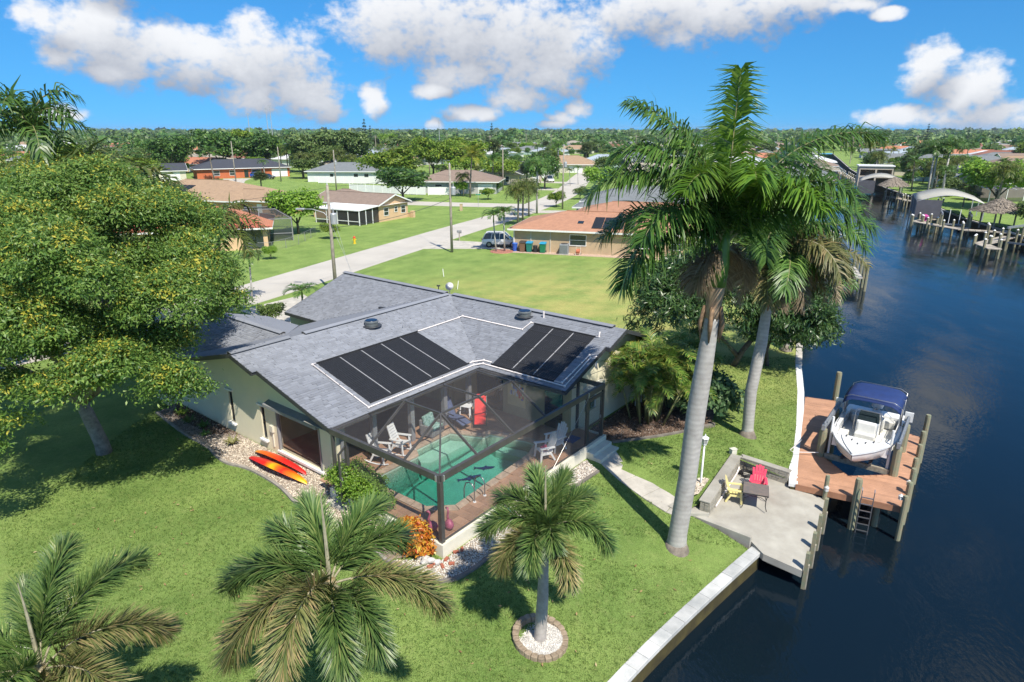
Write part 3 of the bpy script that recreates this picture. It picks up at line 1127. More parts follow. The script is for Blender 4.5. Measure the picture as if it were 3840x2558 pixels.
deck = ob('pool_deck', plate(DECKO, [POOL], DZ - .03, hmb()), PAVE, None, hw(*H0), HR)
tag(deck, kind='structure')
ob('stem_wall', hmb().bx(13.5, 24.42, 13.68, 13.82, -.5, DZ + .03).bx(13.5, 13.64, 13.82, 19.9, -.5, DZ + .03).bx(24.3, 24.42, 13.82, 15.25, -.5, DZ + .03), mat('white_stem_wall', (.66, .625, .51), .8, .08, 1.2, .2, 30), deck)
pm = MB()
pm.bx(-.195, .195, -.245, .245, -.03, 0)
pme = None
for i in range(27):
    for j in range(14):
        u, v = 13.85 + i * .4, 14.05 + j * .5 + (i % 2) * .25
        if u > 23.4 or v > 20.6 or v < 13.9: continue
        if any(inside(u + a, v + b, POOL) for a in (-.3, 0, .3) for b in (-.3, 0, .3)): continue
        if u > 22.4 and v > 14.9: continue
        if pme is None:
            o = ob('paver', pm, PAVE, deck)
            pme = o.data
        else:
            o = obm('paver', pme, deck)
        o.location = (u - H0[0], v - H0[1], DZ + rng.uniform(-.003, .003))


def coping():
    n = len(POOL)
    cx, cy = sum(p[0] for p in POOL) / n, sum(p[1] for p in POOL) / n
    out = []
    for i in range(n):     # outward mitred offset
        a, b, c = POOL[i - 1], POOL[i], POOL[(i + 1) % n]
        d1, d2 = Vector((b[0] - a[0], b[1] - a[1])).normalized(), Vector((c[0] - b[0], c[1] - b[1])).normalized()
        n1, n2 = Vector((-d1.y, d1.x)), Vector((-d2.y, d2.x))
        m = (n1 + n2).normalized()
        out.append(Vector(b) + m * (.3 / max(.45, m.dot(n1))))
    for i in range(n):
        a, b = Vector(POOL[i]), Vector(POOL[(i + 1) % n])
        oa, ob_ = out[i], out[(i + 1) % n]
        k = max(1, round((b - a).length / .6))
        for j in range(k):
            t0, t1 = j / k + .006, (j + 1) / k - .006
            mb = hmb()
            L = lambda p, q, t: tuple(p + (q - p) * t)
            ins = (Vector(L(oa, ob_, .5)) - (a + b) / 2).normalized() * -.03
            q = [Vector(L(a, b, t0)) + ins, Vector(L(a, b, t1)) + ins, Vector(L(oa, ob_, t1)), Vector(L(oa, ob_, t0))]
            mb.prism([tuple(x) for x in q], DZ - .05, DZ + .035)
            ob('coping_stone', mb, COPE, deck, bevel=.01)


coping()
# basin
fz_ = lambda u, v: -1.15 if u < 15.6 else min(-.35, -1.15 + (u - 15.6) * .16)
mb = hmb()
n = len(POOL)
for i in range(n):
    a, b = POOL[i], POOL[(i + 1) % n]
    mb.face((*a, DZ), (*b, DZ), (*b, fz_(*b)), (*a, fz_(*a)))
v_, e_, f_, *_ = delaunay_2d_cdt([Vector(p) for p in POOL] + [Vector((u, v)) for u in np.arange(15.2, 21.5, .5) for v in np.arange(15.6, 19.5, .5)], [(i, (i + 1) % n) for i in range(n)], [], 0, 1e-6)
mb.add([(q[0], q[1], fz_(q[0], q[1])) for q in v_], [tuple(t) for t in f_ if inside(sum(v_[i][0] for i in t) / 3, sum(v_[i][1] for i in t) / 3, POOL)])
mb.prism([(17.7, 19.1), (17.97, 19.6), (20.1, 19.58), (20.5, 18.7), (18.0, 18.75)], -1.0, .06)   # tanning shelf
mb.prism([(20.9, 17.9), (21.15, 17.9), (21.6, 16.3), (21.55, 15.9), (21.0, 16.0), (20.7, 17.3)], -1.0, -.05)
ob('pool_basin', mb, PLAST, deck)


def pool_water():
    m = bpy.data.materials.new('pool_water')
    m.use_nodes = True
    N, K = m.node_tree.nodes, m.node_tree.links
    N.remove(N['Principled BSDF'])
    t = N.new('ShaderNodeBsdfTransparent')
    gl = N.new('ShaderNodeBsdfGlossy')
    gl.inputs['Roughness'].default_value = .02
    fr = N.new('ShaderNodeFresnel')
    fr.inputs['IOR'].default_value = 1.33
    g = N.new('ShaderNodeNewGeometry')
    nz = N.new('ShaderNodeTexNoise')
    nz.inputs['Scale'].default_value = 4
    K.new(g.outputs['Position'], nz.inputs['Vector'])
    b = N.new('ShaderNodeBump')
    b.inputs['Strength'].default_value = .12
    b.inputs['Distance'].default_value = .1
    K.new(nz.outputs[0], b.inputs['Height'])
    K.new(b.outputs[0], gl.inputs['Normal'])
    K.new(b.outputs[0], fr.inputs['Normal'])
    ms = N.new('ShaderNodeMixShader')
    K.new(fr.outputs[0], ms.inputs[0])
    K.new(t.outputs[0], ms.inputs[1])
    K.new(gl.outputs[0], ms.inputs[2])
    va = N.new('ShaderNodeVolumeAbsorption')
    va.inputs['Color'].default_value = (.02, .72, .66, 1)
    va.inputs['Density'].default_value = .75
    K.new(ms.outputs[0], N['Material Output'].inputs['Surface'])
    K.new(va.outputs[0], N['Material Output'].inputs['Volume'])
    return m


pw_ = hmb().prism(POOL, -1.4, .32)
wo = ob('pool_water', pw_, pool_water(), None, hw(*H0), HR)
tag(wo, kind='structure')
# dolphins in mosaic on the pool floor
def fish(cx, cy, ang, s):
    sh = [(-.62, .02), (-.5, .12), (-.3, .17), (-.05, .18), (.03, .30), (.12, .17), (.33, .10), (.5, .03), (.66, .16), (.62, .0), (.68, -.14), (.5, -.03), (.3, -.03), (.05, -.06), (-.05, -.2), (-.16, -.08), (-.4, -.06), (-.55, -.04)]
    c, d = math.cos(ang), math.sin(ang)
    return [(cx + s * (x * c - y * d), cy + s * (x * d + y * c)) for x, y in sh]


mos = hmb()
for (cx, cy, an, sc) in ((18.9, 17.3, 2.5, .85), (19.8, 17.2, 2.2, .75)):
    q = fish(cx, cy, an, sc)
    mos.add([(u, v, fz_(u, v) + .06) for u, v in q], [tuple(range(len(q)))])
ob('dolphin_mosaic', mos, mat('blue_mosaic', (.012, .03, .19), .4, .3, 14, island=.1), deck)
# entry rails
rl = thing('pool_handrail', 'pair of curved grey steel rails at the near pool edge', 'handrail', hw(16.6, 14.75, DZ), HR)
for du in (-.3, .3):
    r_ = ob('rail', MB().tube([(du, -.05, 0), (du, -.05, .55), (du, .05, .72), (du, .2, .76), (du, .38, .68), (du, .48, .4), (du, .5, -.45)], .024, 8), mat('steel', (.35, .35, .36), .3, .1, 3, metal=.8), rl, smooth=True)
    ob('escutcheon', MB().lathe([(.07, .0), (.06, .03)], 12, (du, -.05, 0)), WHITE, r_)
tag(ob('chlorine_float', MB().lathe([(.13, -.03), (.14, .02), (.1, .05)], 14), mat('pale_blue_plastic', (.25, .55, .65), .4), None, hw(15.15, 15.75, .33)), 'pale blue float in the near corner of the pool', 'float')

# ---- screen cage
cage = thing('pool_cage', 'dark bronze framed screen enclosure over the swimming pool', 'enclosure', hw(13.65, 13.85, DZ), HR)


def cmb(): return MB(13.65, 13.85, DZ)


def cbeam(name, p, q, w=.06, h=.11): return ob(name, cmb().beam(p, q, w, h), BRONZE, cage)


SCR = screenmat('grey_screen', (.125, .12, .125), .22)
E0, T0 = 2.95, 4.15
cbeam('eave_beam', (13.65, 13.85, E0), (13.65, 19.75, E0), .13, .24)
cbeam('eave_beam', (13.65, 13.85, E0 + .004), (24.3, 13.85, E0 + .004), .13, .24)
cbeam('corner_post', (13.65, 13.85, DZ), (13.65, 13.85, E0 - .12), .16, .16)
for p in ((22.9, 13.85), (24.25, 13.85), (24.25, 15.2), (13.65, 18.8), (13.65, 19.62)):
    cbeam('post', (*p, DZ), (*p, E0 - .12), .12, .10)
cbeam('bottom_rail', (13.65, 13.93, DZ + .05), (13.65, 18.74, DZ + .05), .06, .05)
cbeam('bottom_rail', (13.73, 13.85, DZ + .05), (22.84, 13.85, DZ + .05), .06, .05)
cbeam('eave_beam', (24.25, 13.92, E0), (24.25, 15.2, E0), .1, .2)
top = {'a': (15.55, 15.6, T0), 'b': (19.71, 15.6, T0), 'c': (19.71, 17.5, T0), 'd': (15.55, 17.5, T0), 'm': (17.65, 15.6, T0), 'n': (17.65, 17.5, T0)}
for x, y in (('a', 'm'), ('m', 'b'), ('a', 'd'), ('m', 'n'), ('b', 'c'), ('d', 'n'), ('n', 'c')):
    cbeam('purlin', top[x], top[y], .06, .08)
feet = [('a', (15.55, 13.85, E0 + .1)), ('m', (17.65, 13.85, E0 + .1)), ('b', (19.71, 13.85, E0 + .1)), ('a', (13.7, 13.9, E0 + .1)), ('a', (13.65, 15.6, E0 + .1)), ('d', (13.65, 17.4, E0 + .1)),
        ('d', (15.55, 19.7, 3.0)), ('n', (17.65, 19.7, 3.0)), ('c', (19.71, 19.7, 3.0)), ('b', (22.4, 14.9, 3.0)), ('c', (22.3, 17.5, 3.0))]
for k, f in feet:
    cbeam('rafter', top[k], f, .06, .09)
z1 = E0 + .13


def scr(*pts): return ob('screen', cmb().face(*pts), SCR, cage)


t = top
scr(t['a'], t['m'], t['n'], t['d'])
scr(t['m'], t['b'], t['c'], t['n'])
scr((15.55, 13.85, z1), (17.65, 13.85, z1), t['m'], t['a'])
scr((17.65, 13.85, z1), (19.71, 13.85, z1), t['b'], t['m'])
scr((19.71, 13.85, z1), (22.4, 13.85, z1), (22.4, 14.9, 3.0), t['b'])
scr((13.65, 13.85, z1), (15.55, 13.85, z1), t['a'])
scr((13.65, 13.85, z1), t['a'], (13.65, 15.6, z1))
scr((13.65, 15.6, z1), t['a'], t['d'], (13.65, 17.4, z1))
scr((13.65, 17.4, z1), t['d'], (15.55, 19.7, 3.0), (13.65, 19.7, z1))
scr(t['d'], t['n'], (17.65, 19.7, 3.0), (15.55, 19.7, 3.0))
scr(t['n'], t['c'], (19.71, 19.7, 3.0), (17.65, 19.7, 3.0))
scr(t['b'], (22.4, 14.9, 3.0), (22.4, 17.5, 3.0), t['c'])
scr(t['c'], (22.4, 17.5, 3.0), (22.4, 19.7, 3.0), (19.71, 19.7, 3.0))
scr((22.45, 13.92, 3.02), (24.2, 13.92, 3.02), (24.2, 15.2, 3.02), (22.45, 15.2, 3.02))
scr((13.65, 13.93, DZ + .08), (13.65, 18.74, DZ + .08), (13.65, 18.74, E0 - .12), (13.65, 13.93, E0 - .12))
scr((13.73, 13.85, DZ + .08), (22.84, 13.85, DZ + .08), (22.84, 13.85, E0 - .12), (13.73, 13.85, E0 - .12))
scr((24.25, 13.9, DZ), (24.25, 15.2, DZ), (24.25, 15.2, E0 - .1), (24.25, 13.9, E0 - .1))


def cdoor(p, q, z0, zt):
    d = cmb()
    P, Q = Vector((*p, 0)), Vector((*q, 0))
    zz = lambda V, z: (V.x, V.y, z)
    for V in (P, Q): d.beam(zz(V, z0), zz(V, zt), .05, .07)
    for z in (z0 + .04, z0 + .85, zt - .04): d.beam(zz(P, z), zz(Q, z), .05, .08)
    o = ob('screen_door', d, BRONZE, cage)
    ob('mesh', cmb().face(zz(P, z0 + .1), zz(Q, z0 + .1), zz(Q, zt - .1), zz(P, zt - .1)), SCR, o)
    ob('handle', cmb().box(Q.x * .92 + P.x * .08, Q.y * .92 + P.y * .08 - .05, z0 + 1.05, .03, .05, .14), GREYP, o)


cdoor((23.05, 13.86), (24.12, 13.86), DZ + .03, 2.6)
cdoor((13.62, 18.86), (13.05, 18.5), DZ + .03, 2.6)
cbeam('transom', (22.96, 13.85, 2.66), (24.2, 13.85, 2.66), .06, .06)
ob('brace_cable', cmb().tube([(22.86, 13.76, 2.86), (20.2, 13.76, .5)], .008, 5), mat('cable_steel', (.45, .44, .42), .4, .1, metal=.6), cage)
for (u, v) in ((13.56, 13.95), (13.75, 13.76), (22.86, 13.76)):
    ob('bolt_plate', cmb().box(u, v, E0, .05, .05, .22), mat('bolt_steel', (.55, .55, .56), .35, .1, metal=.7), cage)

# ---- steps and walk
st = thing('entry_steps', 'two pale concrete steps below the screen door', 'steps', hw(23.5, 13.4, 0), HR)
for k, (a, b, zt) in enumerate(((13.33, 13.68, .27), (12.95, 13.68, .1))):
    ob('step', MB().bx(-.75, .85, a - 13.4, (13.68 if k == 0 else 13.325) - 13.4, -.4, zt), mat('step_concrete', (.62, .60, .50), .8, .1, 1.5, .2, 30), st, bevel=.01)
Lp = [(3.75, 26.35), (4.15, 25.45), (4.6, 24.5), (5.3, 23.4), (6.1, 22.5), (6.55, 22.1)]
Rp = [(4.75, 26.95), (5.0, 25.95), (5.5, 25.1), (6.2, 24.1), (6.8, 23.35), (7.1, 22.9)]
walk = tag(ob('walkway', MB().face(*[(x, y, lawn(x, y) - .04) for x, y in ((5, 24), (5.1, 24), (5.05, 24.1))]), CONC), kind='structure')
for i in range(5):
    mb = MB()
    a, b, c, d = [Vector((*p, lawn(*p) + .035)) for p in (Lp[i], Rp[i], Rp[i + 1], Lp[i + 1])]
    g = .012
    mb.slab([tuple(a.lerp(d, g)), tuple(b.lerp(c, g)), tuple(c.lerp(b, g)), tuple(d.lerp(a, g))], .12)
    ob('walk_slab', mb, CONC, walk, bevel=.012)


# ================================================================ FURNITURE
def adirondack(name, label, col, loc, rz, rock=False, group=None, s=1.0, slots=True):
    """moulded chair facing +x: fan back of slats, arms, splayed legs"""
    m = mat(name + '_' + '_'.join('%d' % (c * 100) for c in col), col, .45, .06, 3)
    t = thing(name, label, 'chair', loc, rz, group)
    lift = .07 if rock else 0
    zf, zb_ = .40 + lift, .33 + lift
    mb = MB()
    for k in range(4):
        x0, x1 = -.20 + k * .115, -.20 + (k + 1) * .115 - .02
        f = lambda x: zb_ + (zf - zb_) * (x + .2) / .46
        mb.slab([(x0, -.25, f(x0)), (x1, -.25, f(x1)), (x1, .25, f(x1)), (x0, .25, f(x0))], .03)
    mb.bx(-.2, .26, -.27, -.235, zb_ - .06, zb_ + .01).bx(-.2, .26, .235, .27, zb_ - .06, zb_ + .01)
    ob('seat', mb, m, t)
    back = MB()
    lean = .36
    if slots and rock:          # ladder back
        for k in range(6):
            za, zc = .12 + k * .105, .12 + k * .105 + .075
            w = .23 if k < 4 else .23 - (k - 3) * .03
            back.slab([(-.2 - lean * za, -w, zb_ + za), (-.2 - lean * za, w, zb_ + za), (-.2 - lean * zc, w, zb_ + zc), (-.2 - lean * zc, -w, zb_ + zc)][::-1], .03)
        for sy in (-1, 1):
            back.beam((-.2, sy * .235, zb_ - .03), (-.2 - lean * .74, sy * .19, zb_ + .74), .04, .05)
    else:                       # fan of vertical slats
        for k in range(-2, 3):
            h = .72 - .035 * k * k
            y0, y1 = k * .092, k * .118
            back.slab([(-.2, y0 - .04, zb_), (-.2, y0 + .04, zb_), (-.2 - lean * h, y1 + .05, zb_ + h), (-.2 - lean * h, y1 - .05, zb_ + h)][::-1], .025)
        for hh in (.06, .38):
            back.beam((-.215 - lean * hh, -.24, zb_ + hh - .02), (-.215 - lean * hh, .24, zb_ + hh - .02), .03, .06)
    ob('backrest', back, m, t)
    for sy in (-1, 1):
        ob('armrest', MB().slab([(-.32, sy * .27 - .05, .58 + lift), (.28, sy * .31 - .06, .60 + lift), (.31, sy * .31, .60 + lift), (.28, sy * .31 + .06, .60 + lift), (-.32, sy * .27 + .05, .58 + lift)], .035), m, t)
        ob('leg', MB().beam((.22, sy * .28, .57 + lift), (.27, sy * .30, lift * .6), .05, .07), m, t)
        ob('leg', MB().beam((-.16, sy * .25, zb_), (-.34, sy * .28, lift * .6), .05, .07), m, t)
        if rock:
            ob('rocker', MB().tube([(.46, sy * .29, .10), (.3, sy * .29, .045), (0, sy * .29, .025), (-.3, sy * .29, .045), (-.55, sy * .29, .12)], .028, 6), m, t)
    t.scale = (s, s, s)
    return t


WCH = (.74, .74, .72)
adirondack('rocking_chair', 'white rocking chair nearer the left end of the screened pool deck', WCH, hw(16.25, 20.0, DZ), HR - R(70), True, 'white rocking chairs', 1.12)
adirondack('rocking_chair', 'white ladder-back rocking chair beside the grey lanai post', WCH, hw(17.35, 19.95, DZ), HR - R(75), True, 'white rocking chairs', 1.12)
adirondack('plastic_chair', 'white plastic armchair with a pink item on its seat, right pool corner', WCH, hw(20.8, 14.65, DZ), HR + R(150), False, 'white plastic armchairs', 1.12)
adirondack('plastic_chair', 'white plastic armchair nearest the screen door', WCH, hw(21.85, 14.8, DZ), HR + R(165), False, 'white plastic armchairs', 1.12)
tag(ob('pink_bag', MB().box(0, 0, .06, .26, .2, .12).box(.05, .03, .14, .14, .12, .06), mat('pink_cloth', (.6, .12, .2), .8, .3, 9), None, hw(20.78, 14.66, DZ + .45), .4), 'small pink and white bundle on a white plastic chair', 'bag')
# wicker armchair
wk = thing('wicker_armchair', 'grey wicker armchair with leafy green cushions under the eave', 'chair', hw(19.5, 20.15, DZ), HR - R(80))
WICK = mat('grey_wicker', (.22, .215, .21), .75, .25, 20, .6, 60)
ob('seat_base', MB().bx(-.36, .38, -.4, .4, .08, .36), WICK, wk, bevel=.03)
ob('backrest', MB().bx(-.46, -.34, -.4, .4, .08, .78), WICK, wk, bevel=.03)
for sy in (-1, 1): ob('armrest', MB().bx(-.34, .36, min(sy * .4, sy * .5), max(sy * .4, sy * .5), .08, .6), WICK, wk, bevel=.03)
CUSH = mat('leaf_print', (.35, .50, .45), .8, .2, 9, col2=(.08, .20, .16), detail=2)
ob('seat_cushion', MB().bx(-.32, .36, -.38, .38, .36, .5), CUSH, wk, bevel=.05)
ob('back_cushion', MB().box(-.22, .0, .72, .2, .7, .5, ry=-.25), CUSH, wk, bevel=.06)


def lounge(name, label, col, loc, rz, back=55):
    t = thing(name, label, 'lounger', loc, rz)
    m = mat('sling_' + name + '%d' % (col[0] * 99), col, .7, .1, 6, .2, 60)
    fr = mat('dark_frame', (.05, .05, .055), .4, .1)
    ob('seat', MB().slab([(-.1, -.28, .40), (.5, -.28, .44), (.5, .28, .44), (-.1, .28, .40)], .04), m, t, bevel=.015)
    ob('leg_rest', MB().slab([(.5, -.27, .44), (1.0, -.27, .30), (1.0, .27, .30), (.5, .27, .44)], .04), m, t, bevel=.015)
    c, s_ = math.cos(R(back)), math.sin(R(back))
    ob('backrest', MB().slab([(-.1 - .85 * c, -.28, .40 + .85 * s_), (-.1, -.28, .40), (-.1, .28, .40), (-.1 - .85 * c, .28, .40 + .85 * s_)], .04), m, t, bevel=.015)
    ob('head_pillow', MB().box(-.1 - .78 * c, 0, .46 + .78 * s_, .1, .4, .22, ry=R(back - 90)), m, t, bevel=.04)
    for sy in (-1, 1):
        y = sy * .31
        ob('side_frame', MB().tube([(-.1 - .85 * c, y, .40 + .85 * s_), (-.1, y, .38), (.5, y, .42), (1.0, y, .28)], .016, 6), fr, t)
        ob('leg', MB().tube([(-.45, y, 0), (.1, y, .62), (.42, y, .62)], .015, 6), fr, t)
        ob('leg', MB().tube([(.62, y, 0), (.0, y, .55)], .015, 6), fr, t)
        ob('armrest', MB().box(.2, y, .64, .42, .05, .03), fr, t)
    return t


lounge('sling_lounger', 'slate blue reclining lounger under the roof edge by the pool', (.085, .11, .20), hw(20.95, 20.2, DZ), HR - R(95), 62)
lounge('sling_lounger', 'bright red reclining lounger beside the swimming pool', (.72, .035, .03), hw(22.0, 19.35, DZ), HR - R(140), 50)
tb = thing('side_table', 'square white plastic table between the blue and red loungers', 'table', hw(22.15, 20.35, DZ), HR + .3)
TBM = mat('white_plastic', (.78, .79, .80), .4, .05)
ob('tabletop', MB().bx(-.3, .3, -.3, .3, .5, .55), TBM, tb, bevel=.02)
for a in (-1, 1):
    for b in (-1, 1): ob('leg', MB().beam((a * .25, b * .25, .5), (a * .29, b * .29, 0), .09, .05), TBM, tb)
# wall picture, towel bar, flamingos
pic = thing('wall_painting', 'yellowish hanging with red and blue marks on the shaded lanai wall', 'painting', hw(23.57, 18.3, 1.0), HR)
ob('canvas', MB().bx(-.05, .01, -.55, .55, 0, 1.3), mat('canvas_yellow', (.62, .52, .25), .8, .1, 2), pic)
for k in range(22):
    ob('motif', MB().box(-.056, rng.uniform(-.45, .35), rng.uniform(.4, 1.15), .008, rng.uniform(.05, .16), rng.uniform(.1, .25)), mat('motif_%d' % (k % 3), ((.6, .06, .05), (.06, .16, .45), (.7, .7, .7))[k % 3], .7), pic)


def flamingo(loc, rz, label):
    m = mat('dusky_pink', (.42, .10, .17), .5, .25, 8)
    t = thing('flamingo_ornament', label, 'ornament', loc, rz, 'pink flamingo ornaments')
    prof = [(.02, 0), (.15, .06), (.19, .17), (.15, .29), (.07, .37), (.01, .40)]
    ob('body', MB().lathe(prof, 14, (0, 0, .02), sx=1.15, sy=.85), m, t, smooth=True)
    ob('neck', MB().tube([(.08, 0, .32), (.13, 0, .48), (.08, 0, .62), (.06, 0, .72), (.12, 0, .80), (.19, 0, .78)], [.055, .04, .035, .035, .045, .03], 8), m, t, smooth=True)
    ob('beak', MB().tube([(.18, 0, .79), (.26, 0, .74), (.28, 0, .68)], [.03, .022, .006], 6), CHAR, t)
    return t


flamingo(hw(13.95, 14.62, DZ), HR + 2.2, 'pink flamingo ornament left of the corner post')
flamingo(hw(14.4, 14.22, DZ), HR + 1.2, 'pink flamingo ornament right of the corner post')
tag(ob('doormat', MB().bx(-.35, .35, -.25, .25, 0, .02), mat('blue_mat', (.05, .08, .22), .9, .2, 10), None, hw(23.1, 14.7, DZ), HR), 'dark blue mat inside the screen door', 'mat')

# ================================================================ LOWER PATIO
PZ = -.45
def patio_z(x, y): return PZ - .097 * max(0, (x - 7.06) * .381 - (y - 22.42) * .925)


PP = [(7.06, 22.42), (8.97, 20.95), (9.18, 20.30), (10.26, 19.48), (11.03, 20.65), (11.72, 21.69), (12.44, 22.79), (12.97, 23.74), (12.06, 24.48), (11.81, 24.77), (10.21, 26.17), (7.73, 22.36)]
pm_ = MB()
v_, e_, f_, *_ = delaunay_2d_cdt([Vector(p) for p in PP], [(i, (i + 1) % len(PP)) for i in range(len(PP))], [], 0, 1e-5)
pm_.add([(q[0], q[1], patio_z(q[0], q[1])) for q in v_], [tuple(t) for t in f_ if inside(sum(v_[i][0] for i in t) / 3, sum(v_[i][1] for i in t) / 3, PP)])
for i in range(len(PP)):
    a_, b_ = PP[i], PP[(i + 1) % len(PP)]
    pm_.face((*a_, patio_z(*a_) - .28), (*b_, patio_z(*b_) - .28), (*b_, patio_z(*b_)), (*a_, patio_z(*a_)))
patio = tag(ob('patio', pm_, CONC_G), kind='structure')
ob('landing', MB().prism([(6.55, 22.85), (7.0, 22.3), (7.75, 22.3), (7.75, 23.1), (7.1, 23.35)], -1.2, -.3), CONC_G, patio, bevel=.01)
ob('retaining_face', MB().prism([(6.98, 22.5), (8.90, 20.9), (9.0, 21.0), (7.3, 22.65)], -1.6, PZ + .01), CONC_G, patio, bevel=.02)
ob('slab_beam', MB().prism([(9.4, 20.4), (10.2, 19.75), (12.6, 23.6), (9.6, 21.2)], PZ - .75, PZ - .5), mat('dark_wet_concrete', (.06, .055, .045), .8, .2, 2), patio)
# walls of split-face blocks with a cast cap
BRICK = mat('split_face_block', (.36, .335, .275), .9, .2, 6, .7, 45, island=.16)
MORT = mat('block_mortar', (.19, .175, .145), .9, .15, 5)


def block_wall(p0, p1, thick, z0, z1, label, ends=(False, False), bl=.3, bh=.085):
    p0, p1 = Vector((*p0, 0)), Vector((*p1, 0))
    d = (p1 - p0)
    L = d.length
    d.normalize()
    root = thing('retaining_wall', label, 'wall', (p0.x, p0.y, z0), math.atan2(d.y, d.x))
    ob('mortar_core', MB().bx(0.02, L - .02, .02, thick - .02, 0, z1 - z0 - .07), MORT, root)
    ob('wall_cap', MB().bx(-.03, L + .03, -.03, thick + .03, z1 - z0 - .07, z1 - z0), CONC_G, root, bevel=.015)
    base = None

    def brick(x, y, z, sx, rz=0):
        nonlocal base
        if base is None:
            o = ob('block', MB().bx(-.5, .5, -.03, .03, -.5, .5), BRICK, root)
            base = o.data
        else:
            o = obm('block', base, root)
        o.location = (x, y, z)
        o.scale = (sx - .012, 1 + rng.uniform(-.2, .3), bh - .01)
        o.rotation_euler = (0, 0, rz)
    n = int((z1 - z0 - .07) / bh)
    for k in range(n):
        x = -(k % 2) * bl * .5
        while x < L - .02:
            a, b = max(0, x), min(L, x + bl * rng.choice((.7, 1, 1, 1.3)))
            if b - a > .05: brick((a + b) / 2, 0.0, k * bh + bh / 2, b - a)
            x = b
        if ends[0]:
            for y in np.arange(0, thick - .05, .18): brick(0, y + .09, k * bh + bh / 2, .17, R(90))
    return root


block_wall((10.21, 26.17), (11.81, 24.77), .26, PZ, .14, 'grey split-face block wall at the back of the concrete patio')
block_wall((7.73, 22.36), (10.21, 26.17), .38, PZ, .16, 'long grey block wall on the left side of the concrete patio', (True, False))
stp = thing('patio_steps', 'short concrete steps from the walk down to the patio', 'steps', (6.9, 22.75, -.45), R(-50))
ob('step', MB().bx(-.1, .35, -.45, .45, -.3, .02), CONC_G, stp, bevel=.01)
ob('step', MB().bx(-.5, -.105, -.45, .45, -.3, .16), CONC_G, stp, bevel=.01)
# mooring posts along the patio edge
for i, (x, y, zt) in enumerate(((10.32, 19.6, -.1), (11.08, 20.78, -.08), (11.77, 21.85, -.02), (12.5, 22.95, .02))):
    lab = ['nearest grey timber post on the waterside edge of the patio', 'second grey timber post from the near corner of the patio', 'third grey timber post from the near corner of the patio', 'grey timber post on the patio edge nearest the wooden dock'][i]
    p = thing('mooring_post', lab, 'post', (x + .1, y - .06, WATER_Z), R(-32), 'posts along the patio edge')
    ob('shaft', MB().bx(-.06, .06, -.09, .09, -1, zt - WATER_Z - .02), WOODP, p)
    ob('fender_strip', MB().bx(.065, .10, -.06, .06, -.3, 1.0), mat('bleached_fender', (.42, .38, .30), .8, .2, 8), p)

# table and chairs on the patio
tbl = thing('patio_table', 'square stone-topped table with curved black metal legs on the patio', 'table', (9.83, 23.2, PZ), R(-20))
ob('tabletop', MB().bx(-.48, .48, -.44, .44, .68, .72), mat('slate_top', (.20, .155, .125), .6, .3, 5, .2, 30, col2=(.13, .12, .115)), tbl, bevel=.008)
ob('rim', MB().bx(-.495, .495, -.455, .455, .655, .68), mat('black_iron', (.025, .025, .026), .5, .1), tbl)
for a in (-1, 1):
    for b in (-1, 1):
        ob('leg', MB().tube([(a * .44, b * .4, .66), (a * .41, b * .37, .45), (a * .41, b * .37, .2), (a * .47, b * .43, 0)], .017, 6), MATS['black_iron'], tbl, smooth=True)
for b in (-1, 1):
    ob('apron_bar', MB().tube([(-.41, b * .37, .42), (-.2, b * .37, .56), (.2, b * .37, .56), (.41, b * .37, .42)], .012, 6), MATS['black_iron'], tbl, smooth=True)
adirondack('resin_chair', 'pale yellow resin chair at the left side of the patio table', (.74, .64, .28), (9.15, 23.55, PZ), R(-20), False, None, 1.0)
adirondack('resin_chair', 'hot pink-red resin chair behind the patio table', (.78, .07, .13), (10.3, 24.15, PZ), R(-112), False, None, 1.0)
hz = thing('garden_hose', 'coil of black hose in the back corner of the patio', 'hose', (10.35, 25.55, PZ))
hp = []
for k in range(120):
    a = k * .42
    rr = .28 + .06 * math.sin(k * .7) + .03 * math.sin(k * 2.1)
    hp.append((rr * math.cos(a), rr * math.sin(a) * .9, .02 + .13 * (k / 120) + .02 * math.sin(k)))
ob('coil', MB().tube(hp, .017, 5), mat('black_rubber', (.015, .015, .017), .5), hz, smooth=True)
ob('feed', MB().tube([(.1, .25, .1), (.0, .45, .35), (-.05, .62, .62), (-.15, .75, .66), (-.2, .8, .62)], .016, 5), MATS['black_rubber'], hz, smooth=True)
ut = thing('power_post', 'small beige outlet box on the corner of the block wall', 'outlet box', (10.0, 26.55, .05), .4)
ob('box', MB().bx(-.14, .14, -.1, .1, 0, .26), MATS['beige_plastic'], ut, bevel=.01)
ob('cover', MB().bx(-.15, .15, -.12, .11, .26, .285), MATS['beige_plastic'], ut)
tag(ob('drain_pipe', MB().tube([(8.2, 22.95, PZ + .06), (9.9, 25.55, PZ + .1), (10.05, 25.75, PZ + .3)], .035, 8), PVC), 'white plastic pipe lying along the foot of the left block wall', 'pipe')
# lamp
lp = thing('lamp_post', 'white lamp post with a lantern head beside the royal palm', 'lamp post', (7.86, 24.05, 0))
ob('pole', MB().tube([(0, 0, -.2), (0, 0, .25), (0, 0, 1.75)], [.05, .045, .035], 10), WHITE, lp, smooth=True)
hd = ob('lantern', MB().lathe([(.04, 1.75), (.09, 1.80), (.085, 1.83)], 6).lathe([(.16, 2.08), (.17, 2.10), (.03, 2.2), (.02, 2.27)], 6), WHITE, lp)
for k in range(6):
    a = R(60 * k)
    ob('lantern_rib', MB().beam((.085 * math.cos(a), .085 * math.sin(a), 1.82), (.15 * math.cos(a), .15 * math.sin(a), 2.09), .014, .014), WHITE, hd)
ob('lantern_glass', MB().lathe([(.075, 1.83), (.135, 2.08)], 6), glassmat('lamp_glass', (.35, .36, .36), .1), hd)

